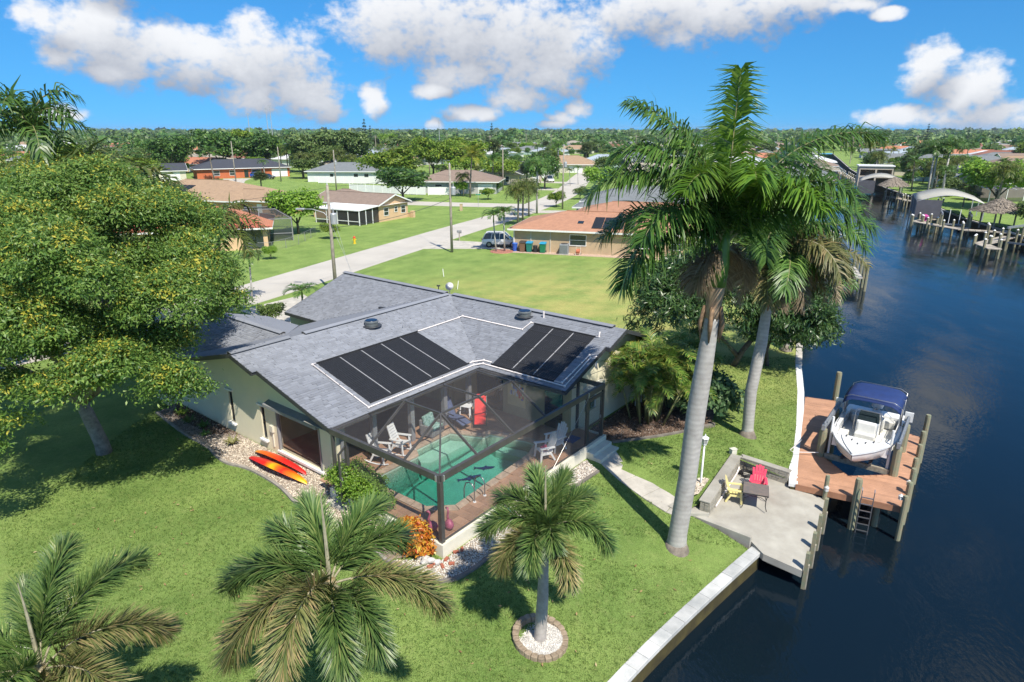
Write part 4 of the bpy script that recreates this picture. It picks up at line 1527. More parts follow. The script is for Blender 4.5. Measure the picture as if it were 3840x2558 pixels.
# ================================================================ DOCK
TREX = mat('orange_composite', (.47, .255, .155), .7, .12, 1.5, .15, 40, island=.1)
TREXD = mat('composite_edge', (.38, .185, .105), .7, .15, 3, island=.08)
DKZ = -.2
DOCK = [(11.98, 24.35), (15.44, 22.62), (19.83, 28.74), (19.54, 29.12), (16.53, 25.12), (14.5, 25.0), (14.19, 26.92), (16.79, 31.15), (17.88, 33.23), (16.42, 33.8)]
dock = thing('boat_dock', 'orange-brown composite dock wrapped round the boat lift', 'dock', (12.0, 24.35, DKZ))
e1 = Vector((15.44 - 11.98, 22.62 - 24.35)).normalized()
e2 = Vector((-e1.y, e1.x))
O = Vector((11.98, 24.35))
dl = [((Vector(p) - O).dot(e1), (Vector(p) - O).dot(e2)) for p in DOCK]
y = min(p[1] for p in dl) + .01
ymax = max(p[1] for p in dl)
bw = .142
while y < ymax - .02:
    for a, b in scan(dl, y + bw / 2, 1):
        if b - a < .05: continue
        mb = MB()
        q = [O + e1 * s + e2 * tt for s, tt in ((a, y), (b, y), (b, y + bw - .006), (a, y + bw - .006))]
        mb.prism([(p.x - 12.0, p.y - 24.35) for p in q], -.03, rng.uniform(-.001, .002))
        ob('deck_board', mb, TREX, dock)
    y += bw
n = len(DOCK)
for i in range(n):
    a, b = Vector((*DOCK[i], 0)), Vector((*DOCK[(i + 1) % n], 0))
    if i == n - 1: continue
    mb = MB(12.0, 24.35, DKZ)
    d = (b - a).normalized()
    nn = Vector((d.y, -d.x, 0)) * .02
    mb.beam((a.x + nn.x, a.y + nn.y, DKZ - .13), (b.x + nn.x, b.y + nn.y, DKZ - .13), .035, .26)
    ob('fascia_board', mb, TREXD, dock)


def piling(parent, x, y, zt, r, lean=(0, 0), o=(0, 0, 0), capm=None):
    prof = []
    pts = [(x + lean[0] * t, y + lean[1] * t, WATER_Z - 1.5 + (zt - WATER_Z + 1.5) * t) for t in (0, .3, .6, .97, 1)]
    rs = [r * 1.08, r * 1.04, r, r * .97, r * .86]
    pile = ob('piling', MB(*o).tube(pts, rs, 10), WOODP, parent, smooth=False)
    return pile


DO = (12.0, 24.35, DKZ)
for x, y, zt, r in ((15.42, 22.42, .4, .10), (16.25, 23.55, .35, .11), (16.95, 24.5, .45, .11), (17.7, 25.6, .35, .11), (18.6, 26.8, .4, .115), (19.35, 27.85, .55, .12), (20.1, 28.85, .95, .12), (13.95, 23.22, .7, .14), (12.95, 23.75, .55, .09), (17.95, 33.5, 1.4, .15)):
    piling(dock, x, y, zt, r, o=DO)
for x, y in ((13.2, 25.2), (15, 23.4), (14.2, 29), (16.2, 32.6)):
    piling(dock, x, y, DKZ - .1, .12, o=DO)
ld = ob('ladder_rail', MB(*DO).tube([(13.98, 22.93, -2.0), (13.98, 22.93, .35), (14.0, 23.0, .45)], .02, 6), MATS['steel'], dock)
ob('ladder_rail', MB(*DO).tube([(14.37, 22.74, -2.0), (14.37, 22.74, .35), (14.39, 22.8, .45)], .02, 6), MATS['steel'], dock)
for k in range(7):
    z = -1.75 + k * .3
    ob('ladder_rung', MB(*DO).beam((13.98, 22.93, z), (14.37, 22.74, z), .05, .03), MATS['steel'], dock)
for (x, y, z) in ((12.9, 23.6, .0), (15.3, 22.55, .25), (16.3, 23.72, .2)):
    ob('dock_light', MB(*DO).box(x, y, z, .12, .12, .16).lathe([(.1, .08), (.02, .16)], 8, (x, y, z)), mat('white_fixture', (.6, .6, .58), .5), dock)

# ---- boat lift
LIFT = mat('galvanised', (.34, .36, .38), .45, .15, 4, metal=.5)
lo = (16.1, 27.1, WATER_Z)
lift = thing('boat_lift', 'four-pile boat lift holding the white motorboat over the slip', 'boat lift', lo)
piles = {'fl': (14.13, 26.9), 'fr': (16.5, 25.1), 'bl': (15.72, 29.05), 'br': (18.12, 27.32)}
for k, (x, y) in piles.items():
    piling(lift, x, y, 1.15, .17, o=lo)
LB = lambda p, q, w, h: MB(*lo).beam(p, q, w, h)
for a, b in (('fl', 'bl'), ('fr', 'br')):
    pa, pb = Vector((*piles[a], 1.28)), Vector((*piles[b], 1.28))
    d = (pb - pa).normalized()
    tb_ = ob('top_beam', LB(pa - d * .25, pb + d * .45, .14, .24), LIFT, lift)
    ob('drive_pipe', MB(*lo).tube([tuple(pa - d * .1 + Vector((0, 0, .17))), tuple(pb + d * .3 + Vector((0, 0, .17)))], .035, 8), LIFT, tb_)
    e = pb + d * .55
    mbx = MB(*lo)
    mbx.box(e.x, e.y, e.z + .05, .34, .08, .46, rz=math.atan2(d.y, d.x) + R(90))
    ob('motor_guard', mbx, WHITE, lift)
dirL = Vector((1.6, 2.17, 0)).normalized()
crs = Vector((dirL.y, -dirL.x, 0))
cz = -.12
for f in ('f', 'b'):
    pa, pb = Vector((*piles[f + 'l'], cz)), Vector((*piles[f + 'r'], cz))
    d = (pb - pa).normalized()
    cb_ = ob('cradle_beam', LB(pa + d * .18, pb - d * .18, .12, .24), mat('weathered_beam', (.33, .29, .22), .7, .25, 6), lift)
    for t_ in (.1, .9):
        g = pa.lerp(pb, t_) + dirL * .12
        ob('guide_pole', MB(*lo).tube([tuple(g), tuple(g + Vector((0, 0, 1.9)))], .055, 8), WHITE, lift)
    for q in (pa + d * .2, pb - d * .2):
        ob('cable', MB(*lo).tube([tuple(q), (q.x, q.y, 1.2)], .008, 4), CHAR, lift)
C0 = (Vector((*piles['fl'], 0)) + Vector((*piles['fr'], 0)) + Vector((*piles['bl'], 0)) + Vector((*piles['br'], 0))) / 4
for s in (-1, 1):
    p = C0 + crs * s * .55 - dirL * 1.6
    q = C0 + crs * s * .55 + dirL * 1.9
    ob('bunk', LB((p.x, p.y, cz + .2), (q.x, q.y, cz + .2), .12, .12), mat('bunk_carpet', (.06, .06, .065), .9, .2, 10), lift)
bo = ob('boat_hook', MB(*lo).tube([(14.0, 26.8, .0), (12.9, 26.95, -.05), (12.8, 27.05, .0), (13.75, 28.0, .05)], .02, 5), PVC, lift)


# ---- motorboat (x forward to the bow)
def motorboat():
    ang = math.atan2(-.80, -.60)
    bt = thing('motorboat', 'white open motorboat with a navy bimini top on the lift', 'boat', (14.30 + .6 * 2.95, 24.60 + .8 * 2.95, .02), ang)
    GEL = mat('gelcoat', (.80, .80, .78), .25, .04, 2, coat=.3)
    INN = mat('deck_moulding', (.66, .65, .60), .5, .08, 3)
    Lh = 5.9
    # stations from stern (x=-2.95) to bow
    st_ = []
    for i in range(15):
        t = i / 14
        x = -2.95 + Lh * t
        hb = 1.2 * (1 - max(0, (t - .52) / .48) ** 2.1) * (.94 + .06 * min(1, t * 4))
        sheer = .98 + .20 * t ** 2
        keel = .12 + max(0, (t - .72) / .28) ** 2 * .82
        chine = min(sheer - .15, .38 + .42 * max(0, (t - .5) / .5) ** 1.5)
        st_.append((x, max(hb, .015), sheer, keel, chine))
    v, f = [], []
    for (x, hb, sh, kl, ch) in st_:
        xo = .30 * max(0, (x - 1) / 1.95)
        v += [(x + xo, -hb, sh), (x + xo * .9, -hb * .985, sh - .1), (x + xo * .45, -hb * .82, ch), (x, 0, kl), (x + xo * .45, hb * .82, ch), (x + xo * .9, hb * .985, sh - .1), (x + xo, hb, sh)]
    for i in range(14):
        for k in range(6):
            a = i * 7 + k
            f.append((a, a + 7, a + 8, a + 1))
    f.append(tuple(range(0, 7)))
    m = MB().add(v, f)
    ob('hull', m, GEL, bt, smooth=True)
    # gunwale ring, foredeck, cockpit floor and liner
    g = MB()
    inn = []
    for (x, hb, sh, kl, ch) in st_:
        xo = .30 * max(0, (x - 1) / 1.95)
        inn.append((x + xo, hb, sh))
    rail = MB()
    rail.tube([(x, -h, z - .04) for x, h, z in inn] + [(x, h, z - .04) for x, h, z in inn[::-1]], .035, 6, cap=False)
    ob('rub_rail', rail, mat('rub_rail_grey', (.45, .46, .47), .5), bt, smooth=True)
    lipw = .2
    dk = MB()
    for s in (-1, 1):
        for (a, b) in zip(inn[:11], inn[1:11]):
            dk.face((a[0], s * a[1], a[2] + .01), (b[0], s * b[1], b[2] + .01), (b[0], s * max(0, b[1] - lipw), b[2] + .03), (a[0], s * max(0, a[1] - lipw), a[2] + .03))
            dk.face((a[0], s * (a[1] - lipw), a[2] + .03), (b[0], s * (b[1] - lipw), b[2] + .03), (b[0], s * (b[1] - lipw), .5), (a[0], s * (a[1] - lipw), .5))
    for (a, b) in zip(inn[10:], inn[11:]):
        dk.face((a[0], -a[1], a[2] + .01), (b[0], -b[1], b[2] + .01), (b[0], b[1], b[2] + .01), (a[0], a[1], a[2] + .01))
        dk.face((a[0], -a[1] * .7, a[2] + .055), (b[0], -b[1] * .7, b[2] + .055), (b[0], b[1] * .7, b[2] + .055), (a[0], a[1] * .7, a[2] + .055))
    a = inn[10]
    dk.face((a[0], -a[1], a[2] + .01), (a[0], a[1], a[2] + .01), (a[0], a[1], .5), (a[0], -a[1], .5))
    dk.bx(-2.95, -2.35, -1.0, 1.0, .5, 1.0)
    ob('deck', dk, GEL, bt)
    fl = MB()
    for (a, b) in zip(inn[:10], inn[1:11]):
        fl.face((a[0], -a[1] + .1, .52), (b[0], -b[1] + .1, .52), (b[0], b[1] - .1, .52), (a[0], a[1] - .1, .52))
    ob('cockpit_floor', fl, INN, bt)
    ob('bow_seat', MB().bx(.95, 1.35, -.62, .62, .53, .82), INN, bt, bevel=.04)
    for s in (-1, 1): ob('bow_bench', MB().bx(-.1, 1.0, min(s * .98, s * .62), max(s * .98, s * .62), .53, .82), INN, bt, bevel=.03)
    cs = ob('console', MB().bx(-1.05, -.15, -.42, .42, .53, 1.38), GEL, bt, bevel=.06)
    ob('console_seat', MB().bx(-.13, .32, -.38, .38, .53, .92).box(-.05, 0, 1.1, .1, .7, .45, ry=-.2), INN, cs, bevel=.04)
    ob('windscreen', MB().add([(-.2, -.42, 1.38), (-.2, .42, 1.38), (-.45, .36, 1.78), (-.45, -.36, 1.78), (-.85, .43, 1.38), (-.85, -.43, 1.38)], [(0, 1, 2, 3), (1, 4, 2), (0, 3, 5)]), glassmat('smoked_screen', (.02, .03, .035)), cs)
    ob('grab_rail', MB().tube([(-.1, -.5, .9), (-.12, -.5, 1.75), (-.25, -.45, 1.86), (-.25, .45, 1.86), (-.12, .5, 1.75), (-.1, .5, .9)], .02, 6), MATS['steel'], cs, smooth=True)
    ob('leaning_post', MB().bx(-1.75, -1.35, -.5, .5, .53, 1.15), INN, bt, bevel=.04)
    for s in (-1, 1):
        for x0 in (-2.3,):
            ob('aft_seat', MB().bx(x0 - .05, x0 + .4, min(s * .3, s * .85), max(s * .3, s * .85), .53, .9), INN, bt, bevel=.04)
        rp = [(x, s * (h - .12), z + .22) for x, h, z in inn[3:9]]
        rr = ob('side_rail', MB().tube([(rp[0][0], rp[0][1], rp[0][2] - .22)] + rp + [(rp[-1][0] + .1, rp[-1][1], rp[-1][2] - .22)], .016, 6), MATS['steel'], bt, smooth=True)
    for (x, y) in ((2.05, 0), (1.75, .25), (1.75, -.25), (1.45, .5), (1.45, -.5)):
        ob('cleat', MB().box(x, y, 1.17, .16, .04, .05), MATS['dark_frame'], bt)
    # bimini: bowed canvas on tubular hoops
    NAVY = mat('navy_canvas', (.010, .032, .135), .75, .12, 3, .2, 40)
    bv, bf = [], []
    nx, ny = 9, 13
    for i in range(nx):
        for j in range(ny):
            x = -2.75 + 2.35 * i / (nx - 1)
            yy = -1.12 + 2.24 * j / (ny - 1)
            e = abs(yy) / 1.12
            z = 2.52 - .10 * e ** 2 - .36 * max(0, e - .72) ** 1.3 / .28 * .9 - .16 * abs(i / (nx - 1) - .5) ** 2 * 4 + (.035 if i in (2, 6) else 0)
            if i in (0, nx - 1): z -= .10
            bv.append((x, yy * (1 if e < .99 else .985), z))
    for i in range(nx - 1):
        for j in range(ny - 1):
            a = i * ny + j
            bf.append((a, a + ny, a + ny + 1, a + 1))
    bm_ = ob('bimini_top', MB().add(bv, bf), NAVY, bt, smooth=True)
    so_ = bm_.modifiers.new('thick', 'SOLIDIFY')
    so_.thickness = .02
    for x in (-2.6, -1.55, -.5):
        ob('bimini_hoop', MB().tube([(-1.55, -1.1, 1.02), (x, -1.06, 2.25), (x, -.8, 2.4), (x, .8, 2.4), (x, 1.06, 2.25), (-1.55, 1.1, 1.02)], .016, 6), MATS['steel'], bm_, smooth=True)
    om = ob('outboard', MB().box(-3.15, 0, 1.35, .55, .42, .55).box(-3.15, 0, .75, .22, .16, .8), mat('outboard_white', (.7, .7, .71), .3), bt, bevel=.06)
    ob('propeller', MB().lathe([(.05, -.1), (.08, 0), (.04, .1)], 8, (-3.2, 0, .3)).box(-3.28, 0, .3, .03, .3, .1), CHAR, om)
    bt.scale = (1, 1.08, 1)
    return bt


motorboat()

# ================================================================ PLANTS
nr = np.random.RandomState(11)
PALMG = leafmat('palm_leaf', (.042, .110, .022), (.115, .22, .042), (.22, .32, .08), .32, .38, .5, .15)
PALMB = leafmat('palm_leaf_bright', (.07, .17, .015), (.16, .29, .03), (.22, .33, .05), .35, .4, .45, .2)
PALMO = leafmat('palm_leaf_olive', (.09, .115, .035), (.21, .20, .07), (.34, .26, .12), .25, .5, .4, .3)
PALMD = leafmat('palm_leaf_dry', (.22, .16, .10), (.36, .29, .20), (.13, .09, .055), .2, .7, .2, .2)
FOXG = leafmat('foxtail_leaf', (.060, .125, .030), (.145, .23, .058), (.29, .33, .11), .22, .42, .5, .2)
FOXO = leafmat('foxtail_leaf_aged', (.10, .15, .04), (.24, .24, .085), (.40, .30, .15), .22, .5, .4, .35)
ARECA = leafmat('areca_leaf', (.075, .17, .025), (.20, .30, .05), (.42, .36, .08), .3, .42, .45, .2)
RACH = mat('frond_stem', (.22, .21, .09), .5, .2, 6)
RACHB = mat('frond_stem_pale', (.36, .33, .22), .55, .2, 6)
TRUNKG = mat('palm_trunk_grey', (.46, .44, .41), .85, .2, 2.5, .4, 20, col2=(.33, .31, .285))
TRUNKB = mat('palm_trunk_brown', (.22, .185, .15), .9, .25, 4, .5, 25)
def ring_bands(m, sc, lo):
    N, K = m.node_tree.nodes, m.node_tree.links
    tcn, w, hv, mr = N.new('ShaderNodeTexCoord'), N.new('ShaderNodeTexWave'), N.new('ShaderNodeHueSaturation'), N.new('ShaderNodeMapRange')
    w.bands_direction = 'Z'
    w.inputs['Scale'].default_value = sc
    w.inputs['Distortion'].default_value = 5
    w.inputs['Detail'].default_value = 4
    K.new(tcn.outputs['Object'], w.inputs[0])
    K.new(w.outputs[1], mr.inputs['Value'])
    mr.inputs['To Min'].default_value = lo
    p = N['Principled BSDF']
    K.new(p.inputs['Base Color'].links[0].from_socket, hv.inputs['Color'])
    K.new(mr.outputs[0], hv.inputs['Value'])
    K.new(hv.outputs[0], p.inputs['Base Color'])


ring_bands(TRUNKG, 1.7, .88)
SHAFT = mat('crownshaft_green', (.10, .21, .03), .4, .2, 3)


def frond_mesh(name, L, e0, e1, nl=60, ll=.7, lw=.045, mode='royal', mats=None, curl=1.4, seed=0, bare=.12, rr=.03):
    """pinnate palm leaf in its own frame: stem leaves the origin along +x, elevation e0 -> e1"""
    q = np.random.RandomState(seed)
    ns = 24
    pts, tan = [(0., 0., 0.)], []
    sway = q.uniform(-.25, .25)
    for i in range(ns):
        t = (i + .5) / ns
        e = R(e0 + (e1 - e0) * t ** curl)
        a = sway * t * t
        d = np.array((math.cos(e) * math.cos(a), math.cos(e) * math.sin(a), math.sin(e)))
        tan.append(d)
        pts.append(tuple(np.array(pts[-1]) + d * L / ns))
    pts = np.array(pts)
    tan.append(tan[-1])
    tan = np.array(tan)
    V, F, MI = [], [], []
    # stem
    k = 5
    for i in range(ns + 1):
        r = rr * (1 - .88 * i / ns)
        d = tan[i]
        s = np.cross(d, (0, 0, 1.0))
        s /= np.linalg.norm(s) + 1e-6
        u = np.cross(s, d)
        for j in range(k):
            an = 2 * math.pi * j / k
            V.append(pts[i] + (s * math.cos(an) + u * math.sin(an)) * r)
    for i in range(ns):
        for j in range(k):
            j2 = (j + 1) % k
            F.append((i * k + j, i * k + j2, (i + 1) * k + j2, (i + 1) * k + j))
            MI.append(1)
    G_ = np.array((0, 0, -1.0))
    for i in range(nl):
        t = bare + (1 - bare) * (i + q.uniform(0, .8)) / nl
        f = t * ns
        i0 = min(ns - 1, int(f))
        p = pts[i0] + (pts[i0 + 1] - pts[i0]) * (f - i0)
        d = tan[i0]
        s = np.cross(d, (0, 0, 1.0))
        s /= np.linalg.norm(s) + 1e-6
        u = np.cross(s, d)
        prof = math.sin(math.pi * min(1, .12 + .86 * t)) ** .55
        if mode == 'fox':
            angs = q.uniform(0, 2 * math.pi, 7)
            fwd, droop, lj = .8, .22, ll * (.75 + .25 * prof) * (1 if t < .93 else .7)
        elif mode == 'royal':
            angs = [q.normal(.28, .42), math.pi - q.normal(.28, .42)]
            fwd, droop, lj = .55, .8, ll * (.35 + .65 * prof)
        else:
            angs = [q.normal(.45, .12), math.pi - q.normal(.45, .12)]
            fwd, droop, lj = .65, .45, ll * (.3 + .7 * prof)
        for an in angs:
            r0 = s * math.cos(an) + u * math.sin(an)
            ff = fwd * q.uniform(.75, 1.35) + .6 * max(0, t - .8) * 3
            dr = r0 + d * ff
            dr /= np.linalg.norm(dr)
            le = lj * q.uniform(.82, 1.15)
            k1 = .45 if mode == 'royal' else .5
            mid = p + dr * le * k1 + G_ * droop * le * .05
            d2 = dr + G_ * droop * q.uniform(.7, 1.5)
            d2 /= np.linalg.norm(d2)
            tip = mid + d2 * le * (1.02 - k1)
            w = np.cross(dr, u if abs(np.dot(dr, u)) < .9 else s)
            w /= np.linalg.norm(w) + 1e-6
            hw_ = lw * .5 * q.uniform(.8, 1.2)
            b = len(V)
            V += [p - w * hw_ * .5, p + w * hw_ * .5, mid + w * hw_, mid - w * hw_, tip + w * hw_ * .12, tip - w * hw_ * .12]
            F += [(b, b + 1, b + 2, b + 3), (b + 3, b + 2, b + 4, b + 5)]
            MI += [0, 0]
    return npmesh(name, V, F, mats or [PALMG, RACH], MI)


def place_frond(parent, me, base, az, roll=0.0, name='frond'):
    o = obm(name, me, parent)
    o.location = base
    o.rotation_euler = (roll, 0, az)
    return o


def ring_trunk(path, radii, n=14, ring=.17, amp=.005):
    """trunk tube with leaf-scar rings"""
    P = [Vector(p) for p in path]
    tot = [0]
    for a, b in zip(P, P[1:]): tot.append(tot[-1] + (b - a).length)
    m = max(8, int(tot[-1] / ring) * 2)
    pts, rs = [], []
    for i in range(m + 1):
        s = tot[-1] * i / m
        k = max(j for j in range(len(tot)) if tot[j] <= s + 1e-9)
        k = min(k, len(P) - 2)
        f = (s - tot[k]) / (tot[k + 1] - tot[k])
        pts.append(P[k].lerp(P[k + 1], f))
        rs.append(radii[k] + (radii[k + 1] - radii[k]) * f + (amp if i % 2 else 0))
    return MB().tube(pts, rs, n)


def local(path, o): return [(x - o[0], y - o[1], z - o[2]) for x, y, z in path]


# ---- the tall royal palms
def royal(label, base, path, radii, shaft, fronds, dry=0, nl=165, ll=1.18):
    t = thing('royal_palm', label, 'palm tree', base)
    lp_ = local(path, base)
    ob('trunk', ring_trunk(lp_, radii), TRUNKG, t, smooth=True)
    ob('root_flare', MB().lathe([(radii[0] + .16, -.12), (radii[0] + .13, .05), (radii[0] + .05, .22), (radii[0] - .02, .4)], 16, lp_[0]), TRUNKB, t, smooth=True)
    top = Vector(lp_[-1])
    sp = local(shaft, base)
    ob('crownshaft', MB().tube(sp[1:], [.30, .27, .18, .12], 12), SHAFT, t, smooth=True)
    ob('old_sheath', MB().tube([sp[0], (sp[0][0], sp[0][1], sp[0][2] + .35), sp[1], (sp[1][0] * .5 + sp[2][0] * .5, sp[1][1], sp[1][2] * .6 + sp[2][2] * .4)], [radii[-1] * 1.02, .25, .28, .285], 10), mat('tan_sheath', (.40, .29, .19), .75, .35, 3, .4, 12, col2=(.24, .15, .09)), t, smooth=True)
    # dead sheaths hanging at the base of the shaft
    for k in range(5):
        a = k * 1.3 + .4
        ob('dead_sheath', MB().tube([(sp[0][0] + .26 * math.cos(a), sp[0][1] + .26 * math.sin(a), sp[0][2] + .5), (sp[0][0] + .36 * math.cos(a), sp[0][1] + .36 * math.sin(a), sp[0][2] - .1), (sp[0][0] + .31 * math.cos(a), sp[0][1] + .31 * math.sin(a), sp[0][2] - .7)], [.06, .08, .02], 6), mat('dry_sheath', (.24, .15, .085), .8, .3, 6), t, smooth=True)
    c = sp[-2]
    for i, (a, e0, e1, L, kind) in enumerate(fronds):
        mm = {'g': [PALMG, RACH], 'b': [PALMB, RACH], 'o': [PALMO, RACHB], 'd': [PALMD, RACHB]}[kind]
        me = frond_mesh('royal_frond', L, e0, e1, nl, ll * (1 if kind != 'd' else .8), (.068 if kind != 'd' else .045), 'royal', mm, 1.5, 100 + i, .1, .05)
        place_frond(t, me, (c[0], c[1], c[2] - .1 * (kind == 'd')), R(a), roll=R(rng.uniform(-15, 15)))
    return t


p1_ = [(6.03, 20.5, -.75), (6.05, 20.5, 0), (6.21, 20.5, 2.27), (6.30, 20.5, 4.79), (6.41, 20.5, 6.37), (6.53, 20.5, 8.2)]
s1_ = [(6.53, 20.5, 8.1), (6.57, 20.5, 9.25), (6.63, 20.5, 10.0), (6.68, 20.5, 10.6), (6.72, 20.5, 11.2)]
royal('tall royal palm with green crownshaft rising from the lawn beside the lamp post', (6.03, 20.5, -.7), p1_, [.38, .335, .32, .325, .30, .235], s1_,
      [(55, 88, 76, 5.2, 'b'), (172, 80, 12, 5.6, 'g'), (186, 64, -50, 5.6, 'g'), (204, 24, -76, 4.4, 'g'), (4, 70, -18, 6.2, 'g'), (238, 78, -45, 4.6, 'b'), (326, 66, -40, 4.6, 'g'), (100, 66, -35, 4.6, 'g'), (30, 66, -30, 5.2, 'g'), (142, 62, -35, 4.8, 'g'), (352, 48, -50, 4.8, 'g'), (215, 50, -60, 4.4, 'g'), (75, 40, -60, 4.2, 'g'), (160, 40, -60, 4.4, 'g'), (182, 74, -20, 5.2, 'g'), (265, 82, -30, 4.2, 'b'), (300, 74, -52, 4.2, 'b'), (196, -30, -87, 1.6, 'd'), (20, -20, -87, 1.8, 'd'), (60, -20, -87, 2.0, 'd'), (130, -20, -87, 2.0, 'd')])
p2_ = [(11.44, 28.8, -.2), (11.42, 28.8, .4), (11.36, 28.8, 2.2), (11.58, 28.8, 4.6), (11.68, 28.9, 6.4), (11.74, 28.9, 7.0)]
s2_ = [(11.74, 28.9, 6.9), (11.78, 28.9, 7.5), (11.85, 28.9, 8.4), (11.92, 28.9, 9.1), (11.95, 28.9, 9.6)]
fr2 = []
for i in range(22):
    a = i * 137.5 % 360
    e0 = 72 - i * 4.2
    fr2.append((a, e0, -60 - i * 1.6 if i > 2 else -20, 4.4 - .05 * i, 'g' if i < 8 else ('o' if i % 3 else 'g')))
fr2 += [(a, -20, -87, 3.2, 'd') for a in (10, 55, 100, 150, 200, 245, 290, 330)] + [(a, 5, -86, 3.8, 'd') for a in (350, 30, 310)]
royal('royal palm with browning drooping fronds standing behind the tallest palm', (11.44, 28.8, -.2), p2_, [.30, .27, .27, .26, .21, .2], s2_, fr2, nl=130, ll=1.05)


# ---- foxtail palms
def foxtail(label, base, top, trunk_r, fronds, spear=True, nl=120):
    t = thing('foxtail_palm', label, 'palm tree', base)
    tp = (top[0] - base[0], top[1] - base[1], top[2] - base[2])
    mid = (tp[0] * .4 + .02, tp[1] * .4, tp[2] * .45)
    ob('trunk', ring_trunk([(0, 0, -.2), (0, 0, .2), mid, tp], [trunk_r * 1.35, trunk_r * 1.1, trunk_r, trunk_r * .72], 12, .16, .007), mat('foxtail_trunk', (.40, .365, .33), .85, .2, 3, .35, 25), t, smooth=True)
    ob('crownshaft', MB().tube([tp, (tp[0] + .02, tp[1], tp[2] + .35), (tp[0] + .03, tp[1], tp[2] + .7)], [trunk_r * .95, trunk_r * .85, trunk_r * .5], 10), mat('foxtail_shaft', (.22, .22, .10), .5, .35, 5, col2=(.28, .17, .09)), t, smooth=True)
    c = (tp[0] + .02, tp[1], tp[2] + .55)
    for i, (a, e0, e1, L, kind) in enumerate(fronds):
        mm = [FOXG, RACHB] if kind == 'g' else [FOXO, RACHB]
        me = frond_mesh('foxtail_frond', L, e0, e1, nl, .55, .03, 'fox', mm, 1.25, 300 + i * 7 + int(base[0] * 10), .16, .03)
        place_frond(t, me, c, R(a))
    if spear:
        ob('spear_leaf', MB().tube([(c[0], c[1], c[2]), (c[0] - .02, c[1] + .05, c[2] + 1.3), (c[0] - .03, c[1] + .05, c[2] + 2.1)], [.05, .03, .008], 6), RACHB, t)
    return t


foxtail('foxtail palm growing from a ring of stones filled with white pebbles', (.85, 15.98, -.62), (.93, 15.95, 2.6), .17,
        [(178, 52, -72, 2.16, 'g'), (150, 72, -45, 2.00, 'g'), (105, 80, 10, 1.84, 'g'), (62, 72, -5, 1.92, 'g'), (25, 66, -20, 1.84, 'g'), (345, 52, -78, 2.32, 'g'), (292, 25, -86, 2.00, 'o'), (250, 55, -78, 2.00, 'g'), (215, 30, -86, 1.92, 'o'), (275, 75, -60, 1.68, 'g')])
foxtail('large foxtail palm in the near lawn whose crown hides part of the bed', (-3.5, 10.9, -.35), (-3.68, 11.0, 4.75), .2,
        [(180, 42, -62, 2.44, 'g'), (122, 70, -5, 1.93, 'g'), (62, 64, -20, 2.10, 'g'), (148, 55, -30, 2.02, 'g'), (2, 22, -72, 2.69, 'o'), (218, 26, -78, 2.52, 'o'), (262, 48, -80, 2.52, 'o'), (288, 30, -86, 2.35, 'g'), (35, 55, -50, 2.10, 'g'), (165, 25, -60, 1.93, 'o'), (240, 10, -86, 2.02, 'o'), (320, 20, -84, 2.02, 'g')])
foxtail('foxtail palm cropped by the lower left corner of the lawn', (-9.6, 10.6, -.2), (-9.62, 10.6, 2.95), .2,
        [(60, 66, -35, 3.13, 'g'), (20, 50, -55, 2.76, 'o'), (95, 76, 15, 2.67, 'g'), (345, 35, -75, 2.67, 'o'), (310, 25, -80, 2.58, 'o'), (130, 60, -40, 2.67, 'g'), (170, 50, -60, 2.67, 'g'), (230, 45, -75, 2.58, 'g'), (280, 60, -70, 2.39, 'g')])

# ---- stone ring with white pebbles round the foxtail
def pebbles(name, poly, num, size, m, zf, parent=None, lift_=.01, seed=3, kind='stuff'):
    q = np.random.RandomState(seed)
    xs = [p[0] for p in poly]
    ys = [p[1] for p in poly]
    pts = []
    while len(pts) < num:
        x, y = q.uniform(min(xs), max(xs)), q.uniform(min(ys), max(ys))
        if inside(x, y, poly): pts.append((x, y, zf(x, y)))
    pts = np.array(pts)
    o6 = np.array([(1, 0, 0), (0, 1, 0), (-1, 0, 0), (0, -1, 0), (0, 0, .7), (0, 0, -.7)])
    tri = np.array([(0, 1, 4), (1, 2, 4), (2, 3, 4), (3, 0, 4), (1, 0, 5), (2, 1, 5), (3, 2, 5), (0, 3, 5)])
    s = size * q.uniform(.5, 1.25, (num, 1, 1))
    rot = q.uniform(0, 2 * math.pi, num)
    c, sn = np.cos(rot)[:, None], np.sin(rot)[:, None]
    V = np.repeat(o6[None], num, 0) * q.uniform(.65, 1.25, (num, 6, 1))
    X = V[:, :, 0] * c - V[:, :, 1] * sn * .7
    Y = V[:, :, 0] * sn + V[:, :, 1] * c * .7
    V = np.stack([X, Y, V[:, :, 2]], -1) * s
    V += pts[:, None, :] + np.array((0, 0, lift_))
    F = (tri[None] + (np.arange(num) * 6)[:, None, None]).reshape(-1, 3)
    o = obm(name, npmesh(name, V.reshape(-1, 3), F, m), parent)
    return tag(o, kind=kind)


